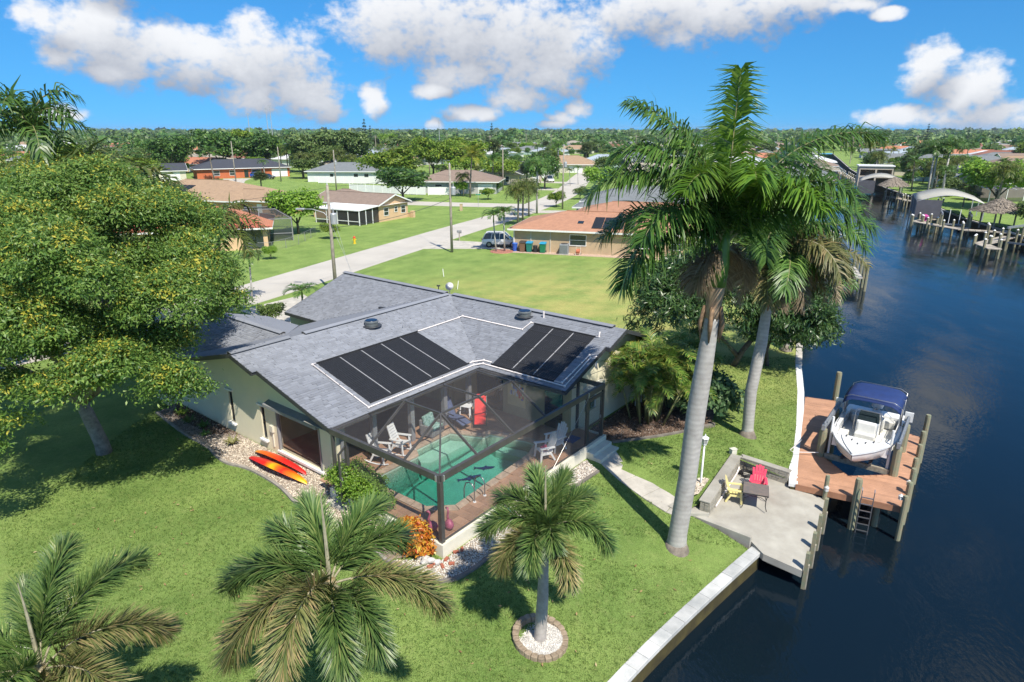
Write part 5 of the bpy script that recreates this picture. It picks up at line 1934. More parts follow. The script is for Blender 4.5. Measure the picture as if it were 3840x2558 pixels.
PEBW = mat('white_pebble', (.62, .59, .54), .7, .15, 4, island=.22)
PEBT = mat('tan_pebble', (.60, .52, .42), .75, .2, 4, island=.35)
PEBD = mat('mixed_pebble', (.36, .31, .27), .8, .3, 4, island=.5)
MULCH = mat('bark_mulch', (.13, .085, .06), .95, .35, 5, .6, 30, island=.4)
rc = (.85, 15.98)
ring = thing('stone_ring', 'ring of tan edging stones round the foxtail palm', 'edging', (rc[0], rc[1], lawn(*rc)))
EST = mat('edging_stone', (.33, .255, .175), .9, .25, 6, .7, 30, island=.2)
for k in range(24):
    a = 2 * math.pi * k / 24
    mb = MB()
    h = .16 + rng.uniform(-.01, .015)
    r0, r1, da = .66, .84, R(7.1)
    mb.prism([(r0 * math.cos(a - da), r0 * math.sin(a - da)), (r1 * math.cos(a - da), r1 * math.sin(a - da)), (r1 * 1.015 * math.cos(a), r1 * 1.015 * math.sin(a)), (r1 * math.cos(a + da), r1 * math.sin(a + da)), (r0 * math.cos(a + da), r0 * math.sin(a + da))], -.15, h)
    o = ob('edging_stone', mb, EST, ring, bevel=.02)
    o.location = (0, 0, lawn(rc[0] + math.cos(a), rc[1] + math.sin(a)) - lawn(*rc))
circ = [(rc[0] + .67 * math.cos(a * .3), rc[1] + .67 * math.sin(a * .3)) for a in range(21)]
tag(ob('pebble_bed', MB().lathe([(.7, -.1), (.68, .06)], 20, (rc[0], rc[1], lawn(*rc))), mat('pebble_base', (.5, .48, .44), .9, .2, 20)), kind='structure')
tag(pebbles('white_pebbles', circ, 1900, .032, PEBW, lambda x, y: lawn(*rc) + .06), 'white pebbles inside the stone ring', 'pebbles')


# ---- broadleaf crowns
def crown_mesh(name, blobs, clumps, per, crad, L, Wd, mats, seed=1, flower=None, up=.35, drop=.35, low=-.35):
    """leaf faces in clumps over the surface of overlapping blobs; optional second material on sunward clumps"""
    q = np.random.RandomState(seed)
    vol = np.array([b[3] * b[4] + b[4] * b[5] + b[3] * b[5] for b in blobs])
    which = q.choice(len(blobs), clumps, p=vol / vol.sum())
    B = np.array(blobs)[which]
    d = q.normal(size=(clumps, 3))
    d /= np.linalg.norm(d, axis=1)[:, None]
    d[:, 2] = np.where(d[:, 2] < low, -d[:, 2], d[:, 2])
    rad = q.uniform(.72, 1.06, (clumps, 1))
    cen = B[:, :3] + d * B[:, 3:6] * rad
    N = clumps * per
    ci = np.repeat(np.arange(clumps), per)
    off = q.normal(size=(N, 3)) * crad * np.array((1, 1, .6))
    pos = cen[ci] + off
    nrm = d[ci] * .6 + np.array((0, 0, up)) + q.normal(size=(N, 3)) * .55
    nrm /= np.linalg.norm(nrm, axis=1)[:, None]
    ax = d[ci] * .8 + q.normal(size=(N, 3)) * .7 + np.array((0, 0, -drop))
    ax -= nrm * (ax * nrm).sum(1)[:, None]
    ax /= np.linalg.norm(ax, axis=1)[:, None] + 1e-6
    bx = np.cross(nrm, ax)
    s = q.uniform(.7, 1.3, (N, 1))
    l_, w_ = ax * L * .5 * s, bx * Wd * .5 * s
    V = np.stack([pos - l_, pos + w_ - l_ * .1, pos + l_, pos - w_ - l_ * .1], 1).reshape(-1, 3)
    F = np.arange(N * 4).reshape(-1, 4)
    mi = None
    if flower is not None:
        sun_ = np.array(sd)
        sc = (d * sun_).sum(1) * .5 + d[:, 2] * .6 + q.normal(size=clumps) * .35
        fl = sc > flower
        mi = (fl[ci] & (q.uniform(size=N) < .8)).astype(np.int32)
    return npmesh(name, V, F, mats, mi)


def limb_tree(name, trunk, limbs, m, parent):
    ob('trunk', trunk, m, parent, smooth=True)
    for l in limbs: ob('limb', l, m, parent, smooth=True)


BARK = mat('pale_bark', (.34, .31, .27), .9, .35, 4, .7, 25, col2=(.16, .14, .12))
BARKD = mat('dark_bark', (.14, .115, .09), .9, .3, 4, .7, 25)
RAIN = leafmat('rain_tree_leaf', (.055, .130, .026), (.152, .252, .046), (.23, .32, .07), .34, .45, .4, .3)
RAINF = leafmat('rain_tree_flower', (.34, .33, .04), (.50, .44, .07), (.28, .33, .06), .35, .6, .2, .2)
ht = thing('flowering_tree', 'big spreading tree with yellow flower clusters left of the house', 'tree', (-18.6, 26.8, 0))
ho = (-18.6, 26.8, 0)
hb = [(-16.6, 25.2, 8.2, 5.0, 4.6, 3.4), (-19.8, 24.6, 8.0, 4.6, 4.4, 3.6), (-14.2, 25.6, 7.0, 2.9, 3.6, 2.8), (-17.6, 27.6, 9.9, 4.2, 4.0, 2.4), (-21.8, 27.5, 10.0, 4.2, 4.2, 2.8), (-14.4, 23.4, 5.6, 2.7, 2.6, 2.0), (-17.4, 22.6, 5.6, 3.0, 2.6, 2.2), (-20.5, 22.0, 5.4, 2.8, 2.6, 2.4), (-13.9, 26.8, 8.3, 2.1, 2.6, 1.8), (-24.0, 24.0, 7.5, 3.6, 3.6, 3.4), (-15.8, 28.8, 8.9, 3.2, 3.4, 2.6), (-18.5, 20.8, 3.9, 1.5, 1.5, 1.0)]
hb = [(x - ho[0], y - ho[1], z, a, b, c) for x, y, z, a, b, c in hb]
hq = random.Random(4)
lob = []
for (x, y, z, a, b, c) in hb:
    for k in range(13):
        d = Vector((hq.gauss(0, 1), hq.gauss(0, 1), hq.gauss(.35, .8))).normalized()
        r_ = a * hq.uniform(.2, .36)
        lob.append((x + d.x * a * .8, y + d.y * b * .8, z + d.z * c * .82, r_, r_, r_ * .72))
hb = lob
obm('crown', crown_mesh('rain_tree_crown', hb, 9000, 50, .25, .15, .055, [RAIN, RAINF], 5, flower=1.16), ht)
limb_tree('t', MB().tube([(0, 0, -.3), (-.05, .0, .5), (-.25, -.1, 1.6), (-.45, -.2, 2.8)], [.36, .30, .28, .26], 12),
          [MB().tube([(-.4, -.2, 2.6), (a * .35, b * .35, 4.3), (a, b, c)], [.22, .15, .06], 8) for a, b, c in ((2.4, -1.6, 8), (-1.2, -2.2, 8), (5.4, -1.2, 7.2), (1.6, .8, 10.5), (-3.2, .7, 10), (4.2, -3.4, 5.4), (1.2, -4.2, 5.4), (-5.4, -2.8, 7))], BARK, ht)

MANGO = leafmat('mango_leaf', (.030, .085, .022), (.085, .17, .042), (.16, .25, .07), .26, .35, .55, .2)
GRN = leafmat('bright_leaf', (.10, .22, .018), (.22, .37, .04), (.30, .44, .07), .35, .45, .4, .3)
OLIVE = leafmat('olive_leaf', (.055, .105, .026), (.13, .19, .045), (.20, .26, .07), .25, .5, .35, .2)
DEEP = leafmat('deep_leaf', (.035, .095, .020), (.10, .20, .038), (.17, .27, .05), .25, .45, .4, .2)
LIME = leafmat('lime_leaf', (.09, .18, .02), (.20, .30, .035), (.30, .36, .05), .3, .5, .35, .3)
SILV = leafmat('silver_leaf', (.20, .25, .24), (.34, .40, .39), None, .15, .5)
mg = thing('mango_tree', 'dark glossy mango tree behind the two tall royal palms', 'tree', (13.89, 38.7, -.1))
obm('crown', crown_mesh('mango_crown', [(-.8, .2, 3.9, 3.6, 3.2, 2.7), (-4.0, -.4, 3.3, 2.6, 2.6, 2.2), (3.0, -.8, 3.5, 2.4, 2.6, 2.4), (.8, .9, 5.4, 2.8, 2.8, 2.0), (-2.6, .6, 5.4, 2.6, 2.6, 1.8), (4.0, -.4, 2.6, 1.8, 1.8, 1.6), (-4.8, .6, 5.0, 1.9, 1.9, 1.5)], 1300, 42, .26, .34, .075, MANGO, 8, drop=.8), mg)
limb_tree('t', MB().tube([(0, 0, -.2), (.5, -.1, 1.0), (1.5, 0, 2.4)], [.2, .17, .13], 10), [MB().tube([(.3, 0, .6), (-1.2, 0, 2.2), (-2.6, 0, 3.6)], [.15, .1, .05], 8), MB().tube([(1.3, 0, 2.2), (2.4, -.4, 3.2)], [.12, .05], 8)], BARKD, mg)
mg2 = thing('mango_tree', 'smaller dark tree overhanging the seawall at the water edge', 'tree', (16.2, 38.9, -.15))
obm('crown', crown_mesh('mango_crown_small', [(0, 0, 2.5, 2.0, 2.0, 1.7), (1.2, -.6, 2.1, 1.4, 1.4, 1.2)], 260, 36, .24, .32, .075, MANGO, 9, drop=.8), mg2)
ob('trunk', MB().tube([(0, 0, -.2), (-.2, 0, 1.0), (.1, 0, 2.0)], [.14, .12, .08], 8), BARKD, mg2, smooth=True)


def bush(name, label, loc, blobs, clumps, per, crad, L, Wd, m, seed, cat='bush', stem=True, group=None, mats=None):
    t = thing(name, label, cat, loc, 0, group)
    obm('foliage', crown_mesh(name + '_leaves', blobs, clumps, per, crad, L, Wd, m, seed, low=-.2), t)
    if stem: ob('stem', MB().tube([(0, 0, -.1), (.03, 0, blobs[0][2] * .6)], [.05, .03], 6), BARKD, t)
    return t


bush('leafy_shrub', 'rounded lime green shrub against the pool cage wall', (-5.95, 22.1, 0), [(-.35, .3, 1.25, .85, .8, .55), (.3, -.1, 1.0, .8, .75, .6), (.75, -.6, .75, .7, .7, .6), (0, .2, .7, .8, .7, .5)], 420, 26, .11, .085, .06, GRN, 21)
CROT = leafmat('croton_leaf', (.42, .06, .015), (.62, .27, .03), (.60, .45, .06), .25, .4, .4, .3)
bush('croton', 'orange and yellow croton bush at the corner of the pool wall', (-3.4, 19.45, -.05), [(0, 0, .62, .58, .55, .55), (.18, -.12, .3, .5, .5, .35), (-.22, .15, .75, .42, .4, .42)], 210, 18, .1, .17, .065, [CROT], 22)


def areca(label, loc, stems, h, L, seed, mats=None, group=None, name='areca_palm'):
    q = random.Random(seed)
    t = thing(name, label, 'palm tree', loc, 0, group)
    fm = [frond_mesh('areca_frond', L, e0, e1, 34, .5, .04, 'areca', mats or [ARECA, RACH], 1.3, seed + i, .2, .018) for i, (e0, e1) in enumerate(((70, -35), (60, -55), (80, 0), (45, -70)))]
    for s in range(stems):
        a, r_ = q.uniform(0, 6.28), q.uniform(.1, .7) * math.sqrt(stems) * .32
        hh = h * q.uniform(.35, 1)
        bx_, by_ = r_ * math.cos(a), r_ * math.sin(a)
        tx, ty = bx_ * 1.9, by_ * 1.9
        ob('cane', MB().tube([(bx_, by_, -.1), ((bx_ + tx) / 2, (by_ + ty) / 2, hh * .5), (tx, ty, hh)], [.05, .045, .04], 6), mat('areca_cane', (.24, .25, .10), .6, .3, 5), t, smooth=True)
        for k in range(7):
            o = place_frond(t, fm[(s + k) % 4], (tx, ty, hh), k * .9 + q.uniform(0, .6))
            o.scale = (q.uniform(.75, 1.1),) * 3
    return t


areca('dense clump of yellow-green areca palm beside the right gable', (6.9, 30.5, 0), 24, 3.3, 2.0, 41)
areca('second areca clump against the mango behind the right gable', (8.7, 31.9, 0), 14, 3.0, 1.9, 47)
PAP = leafmat('papaya_leaf', (.05, .115, .05), (.12, .20, .08), (.17, .25, .11), .3, .5, .3, .3)
bush('lobed_leaf_shrub', 'loose shrub with large grey-green lobed leaves behind the royal palm trunk', (9.9, 30.9, -.08), [(0, 0, 1.6, 1.25, 1.2, .9), (.7, -.3, 1.1, 1.0, 1.0, .7), (-.8, -.2, 1.0, .9, .9, .7)], 150, 16, .24, .34, .17, PAP, 23)

# ---- planting beds with curbing
def curb(label, pl, zf, w=.13, h=.09, m=None):
    pl = smooth_pl(pl, 2)
    a, b = offset_poly(pl, -w / 2), offset_poly(pl, w / 2)
    mb = MB()
    for i in range(len(pl) - 1):
        z0, z1 = zf(*pl[i]), zf(*pl[i + 1])
        mb.add([(*a[i], z0 - .1), (*b[i], z0 - .1), (*b[i + 1], z1 - .1), (*a[i + 1], z1 - .1), (*a[i], z0 + h), (*b[i], z0 + h), (*b[i + 1], z1 + h), (*a[i + 1], z1 + h)],
               [(4, 5, 6, 7), (0, 4, 7, 3), (1, 2, 6, 5)])
    return tag(ob('bed_curb', mb, m or mat('curb_concrete', (.30, .27, .235), .9, .2, 3, .4, 25)), label, 'curb')


bedL = [(-18.5, 31.2), (-16.7, 29.45), (-15.2, 28.1), (-14.3, 27.6), (-13.35, 26.4), (-12.6, 25.72), (-11.8, 25.44), (-11.2, 25.1), (-10.36, 24.45), (-9.4, 23.6), (-8.3, 22.2), (-6.9, 21.2), (-5.3, 20.1), (-4.3, 18.9)]
curb('grey concrete curb winding along the gravel bed under the left gable wall', bedL, lawn)
polyL = bedL + [hw(13.5, 14.2)[:2], hw(13.5, 19.9)[:2], hw(14.3, 20.5)[:2], hw(14.3, 34.2)[:2]]
bedR = [(-4.3, 18.9), (-3.5, 18.5), (-2.75, 17.9), (-1.96, 17.95), (-1.14, 18.75), (-.27, 20.05), (1.07, 22.0), (2.39, 23.65), (3.75, 25.25)]
curb('dark curb along the pebble bed on the canal side of the pool wall', bedR, lawn, m=mat('curb_dark', (.20, .175, .15), .9, .2, 3, .4, 25))
polyR = bedR + [hw(22.6, 13.6)[:2], hw(13.45, 13.6)[:2]]


def bed_sheet(poly, m, name, dz=.025):
    v, e, f, *_ = delaunay_2d_cdt([Vector(p) for p in poly], [(i, (i + 1) % len(poly)) for i in range(len(poly))], [], 0, 1e-5)
    mb = MB()
    mb.add([(q[0], q[1], lawn(q[0], q[1]) + dz) for q in v], [tuple(t) for t in f if inside(sum(v[i][0] for i in t) / 3, sum(v[i][1] for i in t) / 3, poly)])
    return tag(ob(name, mb, m), kind='structure')


BEDM = mat('bed_soil', (.34, .28, .22), .95, .3, 3, .5, 30, col2=(.20, .15, .11))
bed_sheet(polyL, BEDM, 'gravel_bed')
bed_sheet(polyR, BEDM, 'gravel_bed')
z_ = lambda x, y: lawn(x, y) + .03
dark_part = [p for p in polyL if True]
pebbles('bed_pebbles', [(-15.2, 28.1), (-14.3, 27.6), (-13.35, 26.4), (-12.6, 25.72), (-11.8, 25.44), (-11.2, 25.1), (-10.36, 24.45), (-9.4, 23.6), (-8.3, 22.2), (-6.9, 21.2), (-5.3, 20.1), hw(13.45, 15.0)[:2], hw(13.45, 19.9)[:2], hw(14.3, 20.5)[:2], hw(14.3, 27.5)[:2]], 7000, .04, PEBT, z_, seed=5)
pebbles('bed_pebbles', [(-18.5, 31.2), (-16.7, 29.45), (-15.2, 28.1), (-13.6, 26.7), hw(14.3, 27.2)[:2], hw(14.3, 34.2)[:2]], 3200, .04, PEBD, z_, seed=6)
pebbles('mulch_chips', [(-17.6, 31.0), (-14.6, 28.6), hw(14.3, 28)[:2], hw(14.3, 34.2)[:2]], 3000, .045, MULCH, z_, seed=7)
pebbles('bed_pebbles', [(p[0], p[1]) for p in polyR], 4200, .036, PEBW, z_, seed=8)
pebbles('bed_pebbles', [(p[0], p[1]) for p in polyR], 2600, .038, PEBT, z_, seed=18)
pebbles('bed_pebbles', [(2.3, 23.8), (3.6, 25.2), hw(22.5, 13.65)[:2], hw(20.6, 13.65)[:2]], 700, .036, PEBD, z_, seed=9)
pebbles('lamp_pebbles', [(7.2, 23.05), (7.55, 24.2), (8.0, 24.5), (8.3, 24.35), (7.55, 23.2)], 900, .035, PEBT, lambda x, y: .04, seed=10)
bedA = [hw(u, v)[:2] for u, v in ((24.6, 15.1), (24.6, 13.9), (25.6, 12.9), (27.4, 11.6), (29.5, 10.6), (31.5, 11.2), (31.5, 15.1))]
bed_sheet(bedA, MULCH, 'mulch_bed')
pebbles('mulch_chips', bedA, 4200, .045, MULCH, z_, seed=12)
pebbles('bed_pebbles', bedA, 900, .035, PEBD, z_, seed=13)
curb('dark curb round the mulch bed by the right gable', [hw(24.7, 13.5)[:2], hw(25.6, 12.8)[:2], hw(27.4, 11.5)[:2], hw(29.6, 10.5)[:2]], lawn, m=MATS['curb_dark'])
# low bromeliads and shrubs in the left bed
for i, (u, v, s) in enumerate(((13.5, 27.3, .5), (13.6, 30.1, .45), (13.4, 31.2, .5), (13.7, 32.4, .5), (13.2, 29.2, .35))):
    labs = ['straggly low shrub on the pebbles below the narrow window', 'green bromeliad clump in the dark mulch by the gable wall', 'low green clump in the shaded bed nearer the planter wall', 'leafy clump against the wall at the shaded end of the bed', 'small spiky plant near the curb in the shaded bed']
    t = thing('bed_plant', labs[i], 'plant', hw(u, v, 0), 0, 'low plants in the left bed')
    for k in range(16):
        a = k * 2.4
        ob('leaf', MB().add([(0, -.02, .02), (0, .02, .02), (s * .5, .045, s * .55), (s * .5, -.045, s * .55), (s * .95, 0, s * (.35 + .3 * (k % 3)))], [(0, 1, 2, 3), (3, 2, 4)]), [LIME, DEEP, OLIVE][i % 3] if i else PALMO, t, rz=a)
# ornaments at the pool corner: bricks, white stone pile, black box
for i, (x, y, r_) in enumerate(((-1.95, 19.35, .3), (-2.25, 18.95, 1.2), (-2.05, 18.75, .1), (-2.6, 18.75, .7), (-2.35, 18.6, 2.0), (-2.2, 19.45, .9), (-1.75, 19.5, 1.6), (-2.75, 18.55, .4))):
    tag(ob('loose_brick', MB().box(0, 0, .05, .2, .1, .09), mat('red_brick', (.38, .12, .07), .9, .25, 8, .4, 30), None, (x, y, lawn(x, y) + .03), r_, bevel=.008), 'loose red brick on the pebbles by the pool corner', 'brick', 'loose bricks on the pebble bed')
sp = thing('stone_pile', 'pile of whitish coral stones in the pebble bed by the croton', 'stones', (-2.95, 18.75, lawn(-2.95, 18.75)))
for k in range(13):
    a = k * 2.1
    rr = .42 if k < 9 else .15
    ob('stone', MB().lathe([(.02, -.06), (.12, -.03), (.13, .04), (.07, .10), (.01, .12)], 7, sx=rng.uniform(.8, 1.5), sy=rng.uniform(.7, 1.2)), mat('coral_stone', (.58, .55, .50), .9, .25, 6, .5, 25, island=.15), sp, loc=(rr * math.cos(a) + .05 * k % .1, rr * math.sin(a) * .8, .06 if k < 9 else .14), rz=a)
bx = thing('black_box', 'small black plastic box at the foot of the pool corner', 'box', (-2.85, 19.45, lawn(-2.85, 19.45)), .5)
ob('body', MB().bx(-.16, .16, -.12, .12, 0, .14), mat('black_plastic', (.03, .032, .035), .5), bx, bevel=.01)
ob('lid', MB().bx(-.17, .17, -.13, .13, .14, .165), mat('black_plastic'if 0 else 'black_lid', (.05, .05, .055), .4), bx, bevel=.01)
tag(ob('splash_block', MB().box(0, 0, .1, .9, .5, .2), CONC, None, (-6.75, 22.35, 0), R(-35), bevel=.02), 'pale concrete slab behind the lime shrub', 'slab')
# mosaic-blue wave motif leaning on the pool wall
def wave_panel(label, u, w, h, seed):
    q = random.Random(seed)
    t = thing('wave_panel', label, 'wall art', hw(u, 13.66, .0), HR, 'turquoise panels on the pool wall')
    m = mat('turquoise_glaze', (.03, .42, .45), .35, .3, 8, col2=(.01, .25, .33))
    for k in range(9):
        x = -w / 2 + w * k / 8
        hh = h * (.45 + .5 * math.sin(math.pi * (k + .5) / 9)) * q.uniform(.8, 1.1)
        ob('blade', MB().add([(x - .09, -.03, -.25), (x + .09, -.03, -.25), (x + .13, -.03, -.25 + hh * .6), (x + q.uniform(-.05, .2), -.03, -.25 + hh), (x - .05, -.03, -.25 + hh * .6), (x - .09, 0, -.25), (x + .09, 0, -.25)], [(0, 1, 2, 3, 4), (0, 5, 6, 1)]), m, t)
    return t


wave_panel('turquoise leaf panel low on the white pool wall left of the foxtail crown', 16.6, 1.5, .62, 3)
wave_panel('turquoise leaf panel on the pool wall right of the foxtail crown', 19.3, 1.3, .62, 4)


# ---- kayaks
def kayak(label, loc, rz, cols, L=3.1, W=.72, tilt=0):
    t = thing('kayak', label, 'kayak', loc, rz)
    n, k = 24, 10
    v, f = [], []
    for i in range(n + 1):
        s = i / n
        x = -L / 2 + L * s
        w = W / 2 * math.sin(math.pi * s) ** .75 + .012
        h = .26 * (math.sin(math.pi * s) ** .5) + .05
        rk = .12 * abs(2 * s - 1) ** 3
        for j in range(k + 1):
            a = math.pi * j / k
            v.append((x, -w * math.cos(a), h * math.sin(a) ** .8 * (1 - .15 * (j == k // 2)) - rk * 0 + .01))
    for i in range(n):
        for j in range(k):
            a = i * (k + 1) + j
            f.append((a, a + k + 1, a + k + 2, a + 1))
    m = bpy.data.materials.new('kayak_shell')
    m.use_nodes = True
    N, K = m.node_tree.nodes, m.node_tree.links
    tcn = N.new('ShaderNodeTexCoord')
    sxn = N.new('ShaderNodeSeparateXYZ')
    K.new(tcn.outputs['Object'], sxn.inputs[0])
    nz = N.new('ShaderNodeTexNoise')
    nz.inputs['Scale'].default_value = 2.5
    K.new(tcn.outputs['Object'], nz.inputs['Vector'])
    ma = N.new('ShaderNodeMath')
    ma.operation = 'MULTIPLY_ADD'
    K.new(nz.outputs[0], ma.inputs[0])
    ma.inputs[1].default_value = .5
    K.new(sxn.outputs[0], ma.inputs[2])
    mr = N.new('ShaderNodeMapRange')
    mr.inputs['From Min'].default_value = -L / 2 + .25
    mr.inputs['From Max'].default_value = L / 2 + .25
    K.new(ma.outputs[0], mr.inputs['Value'])
    cr = N.new('ShaderNodeValToRGB')
    cr.color_ramp.elements[0].color = (*cols[0][1], 1)
    cr.color_ramp.elements[0].position = cols[0][0]
    cr.color_ramp.elements[1].color = (*cols[-1][1], 1)
    cr.color_ramp.elements[1].position = cols[-1][0]
    for p_, c_ in cols[1:-1]:
        e = cr.color_ramp.elements.new(p_)
        e.color = (*c_, 1)
    K.new(mr.outputs[0], cr.inputs[0])
    K.new(cr.outputs[0], N['Principled BSDF'].inputs['Base Color'])
    N['Principled BSDF'].inputs['Roughness'].default_value = .4
    ob('hull', MB().add(v, f), m, t, smooth=True)
    ob('keel_strip', MB().tube([(-L / 2 + .15, 0, .14), (-L / 4, 0, .262), (0, 0, .27), (L / 4, 0, .262), (L / 2 - .15, 0, .14)], .025, 5), m, t, smooth=True)
    for s in (-1, 1):
        ob('carry_handle', MB().tube([(s * (L / 2 - .12), -.03, .05), (s * (L / 2 + .02), 0, .06), (s * (L / 2 - .12), .03, .05)], .012, 5), CHAR, t)
    t.rotation_euler = (tilt, 0, rz)
    return t


RED, ORG, YEL2 = (.62, .02, .015), (.75, .16, .01), (.80, .42, .01)
d_ = Vector(hw(13.62, 21.45)) - Vector(hw(13.39, 25.45))
kayak('red kayak with a yellow band lying nearer the lawn on the gravel', hw(13.35, 23.45, .05), math.atan2(d_.y, d_.x), [(.0, RED), (.42, RED), (.55, YEL2), (.62, ORG), (.7, RED), (.82, ORG), (.95, YEL2)], 4.0, 1.15, R(-42))
kayak('orange kayak leaning against the wall behind the red one', hw(13.80, 23.95, .05), math.atan2(d_.y, d_.x), [(.0, YEL2), (.18, ORG), (.45, (.70, .08, .01)), (.7, RED), (1.0, RED)], 3.6, 1.0, R(-52))


# ---- blades of the near lawn
def vec_inside(X, Y, poly):
    r = np.zeros(len(X), dtype=bool)
    n = len(poly)
    for i in range(n):
        x0, y0 = poly[i][0], poly[i][1]
        x1, y1 = poly[i - 1][0], poly[i - 1][1]
        if y0 == y1: continue
        c = ((y0 > Y) != (y1 > Y)) & (X < (x1 - x0) * (Y - y0) / (y1 - y0) + x0)
        r ^= c
    return r


def grass_blades():
    q = np.random.RandomState(71)
    num = 150000
    X, Y = q.uniform(-19, 18.5, num), 11.5 + 29 * q.uniform(0, 1, num) ** 1.35
    bad = np.abs(X) > .86 * Y + 1
    walkp = Lp + Rp[::-1]
    housep = [hw(u, v)[:2] for u, v in ((13.4, 13.6), (24.5, 13.6), (24.5, 15.1), (31.6, 15.1), (31.6, 36), (14, 36), (14.2, 20.2))]
    ringp = [(rc[0] + .86 * math.cos(a * .3), rc[1] + .86 * math.sin(a * .3)) for a in range(21)]
    stepp = [hw(u, v)[:2] for u, v in ((22.6, 13.8), (22.6, 12.9), (24.5, 12.9), (24.5, 13.8))]
    lampp = [(7.1, 22.9), (7.5, 24.3), (8.0, 24.6), (8.5, 24.45), (7.6, 22.9)]
    for p in (polyL, polyR, bedA, walkp, housep, ringp, stepp, lampp, WPOLY): bad |= vec_inside(X, Y, p)
    X, Y = X[~bad], Y[~bad]
    E = np.array(EDGE)
    best, zz = np.full(len(X), 1e9), np.zeros(len(X))
    for a, b in zip(E, E[1:]):
        d = b - a
        t = np.clip(((X - a[0]) * d[0] + (Y - a[1]) * d[1]) / (d[0] ** 2 + d[1] ** 2), 0, 1)
        dist = np.hypot(X - a[0] - d[0] * t, Y - a[1] - d[1] * t)
        m_ = dist < best
        best[m_], zz[m_] = dist[m_], (a[2] + d[2] * t)[m_]
    tt = np.clip(1 - best / 7.5, 0, 1)
    Z = zz * tt * tt * (3 - 2 * tt)
    n = len(X)
    k = 3
    base = np.repeat(np.stack([X, Y, Z], 1), k, 0) + np.concatenate([q.normal(size=(n * k, 2)) * .03, np.zeros((n * k, 1))], 1)
    a = q.uniform(0, 6.283, n * k)
    w = np.stack([np.cos(a), np.sin(a), np.zeros(n * k)], 1) * .011
    h = q.uniform(.03, .075, (n * k, 1))
    tip = np.concatenate([q.normal(size=(n * k, 2)) * .025, h], 1)
    V = np.stack([base - w, base + w, base + tip], 1).reshape(-1, 3)
    gm = leafmat('grass_blade', (.082, .160, .034), (.185, .288, .068), (.31, .34, .112), .3, .6, .2, .18)
    tag(obm('grass_blades', npmesh('grass_blades', V, np.arange(n * k * 3).reshape(-1, 3), gm)), kind='stuff')


grass_blades()
# fallen leaves and twigs on the lawn
lv, lf = [], []
lq = random.Random(17)
while len(lf) < 220:
    x, y = lq.uniform(-17, 7), lq.uniform(13, 30)
    if inside(x, y, polyL) or inside(x, y, polyR) or inside(x, y, WPOLY) or inside(x, y, [hw(u, v)[:2] for u, v in ((13.4, 13.6), (24.5, 13.6), (24.5, 36), (14, 36))]): continue
    a, s_, z = lq.uniform(0, 6.28), lq.uniform(.03, .09), lawn(x, y) + .06
    b = len(lv)
    c_, d_2 = math.cos(a) * s_, math.sin(a) * s_
    lv += [(x - c_, y - d_2, z), (x - d_2 * .35, y + c_ * .35, z + .01), (x + c_, y + d_2, z + .015), (x + d_2 * .35, y - c_ * .35, z)]
    lf.append((b, b + 1, b + 2, b + 3))
tag(obm('fallen_leaves', npmesh('fallen_leaves', lv, lf, leafmat('dead_leaf', (.20, .11, .05), (.42, .30, .14), (.50, .42, .22), .1, .7, .2))), kind='stuff')

# ================================================================ NEIGHBOURING HOUSES
def roofmat(name, col, rows=5.0):
    """far shingle roof: courses and tab mottling as fine relief and tone"""
    if name in MATS: return MATS[name]
    m = mat(name, col, .9, .22, 1.6, .4, 9, col2=tuple(c * .78 for c in col), island=.04)
    N, K = m.node_tree.nodes, m.node_tree.links
    tcn = N.new('ShaderNodeTexCoord')
    w = N.new('ShaderNodeTexWave')
    w.bands_direction = 'Z'
    w.inputs['Scale'].default_value = rows
    w.inputs['Distortion'].default_value = .6
    K.new(tcn.outputs['Object'], w.inputs[0])
    p = N['Principled BSDF']
    src = p.inputs['Base Color'].links[0].from_socket
    hv = N.new('ShaderNodeHueSaturation')
    mr = N.new('ShaderNodeMapRange')
    mr.inputs['To Min'].default_value = .88
    mr.inputs['To Max'].default_value = 1.08
    K.new(w.outputs[1], mr.inputs['Value'])
    K.new(mr.outputs[0], hv.inputs['Value'])
    K.new(src, hv.inputs['Color'])
    K.new(hv.outputs[0], p.inputs['Base Color'])
    return m


RM = {'orange': roofmat('roof_orange', (.42, .215, .13)), 'tan': roofmat('roof_tan', (.37, .25, .155)), 'brown': roofmat('roof_brown', (.27, .20, .155)), 'grey': roofmat('roof_grey', (.19, .205, .21)), 'dark': roofmat('roof_dark', (.055, .06, .075)), 'terra': roofmat('roof_terracotta', (.50, .20, .11)), 'lblue': roofmat('roof_pale_blue', (.36, .42, .47)), 'beige': roofmat('roof_beige', (.36, .315, .25)), 'redbrown': roofmat('roof_red_brown', (.26, .11, .075)), 'white': roofmat('roof_white', (.66, .67, .68))}
WMc = {'tan': (.47, .35, .22), 'peach': (.62, .42, .25), 'brick': (.50, .135, .055), 'white': (.66, .67, .66), 'cream': (.58, .54, .43), 'grey': (.40, .40, .38), 'teal': (.38, .50, .49), 'orange': (.52, .30, .155), 'stone': (.50, .44, .36)}
WM = {k: mat('stucco_' + k, c, .88, .08, .7, .15, 20) for k, c in WMc.items()}


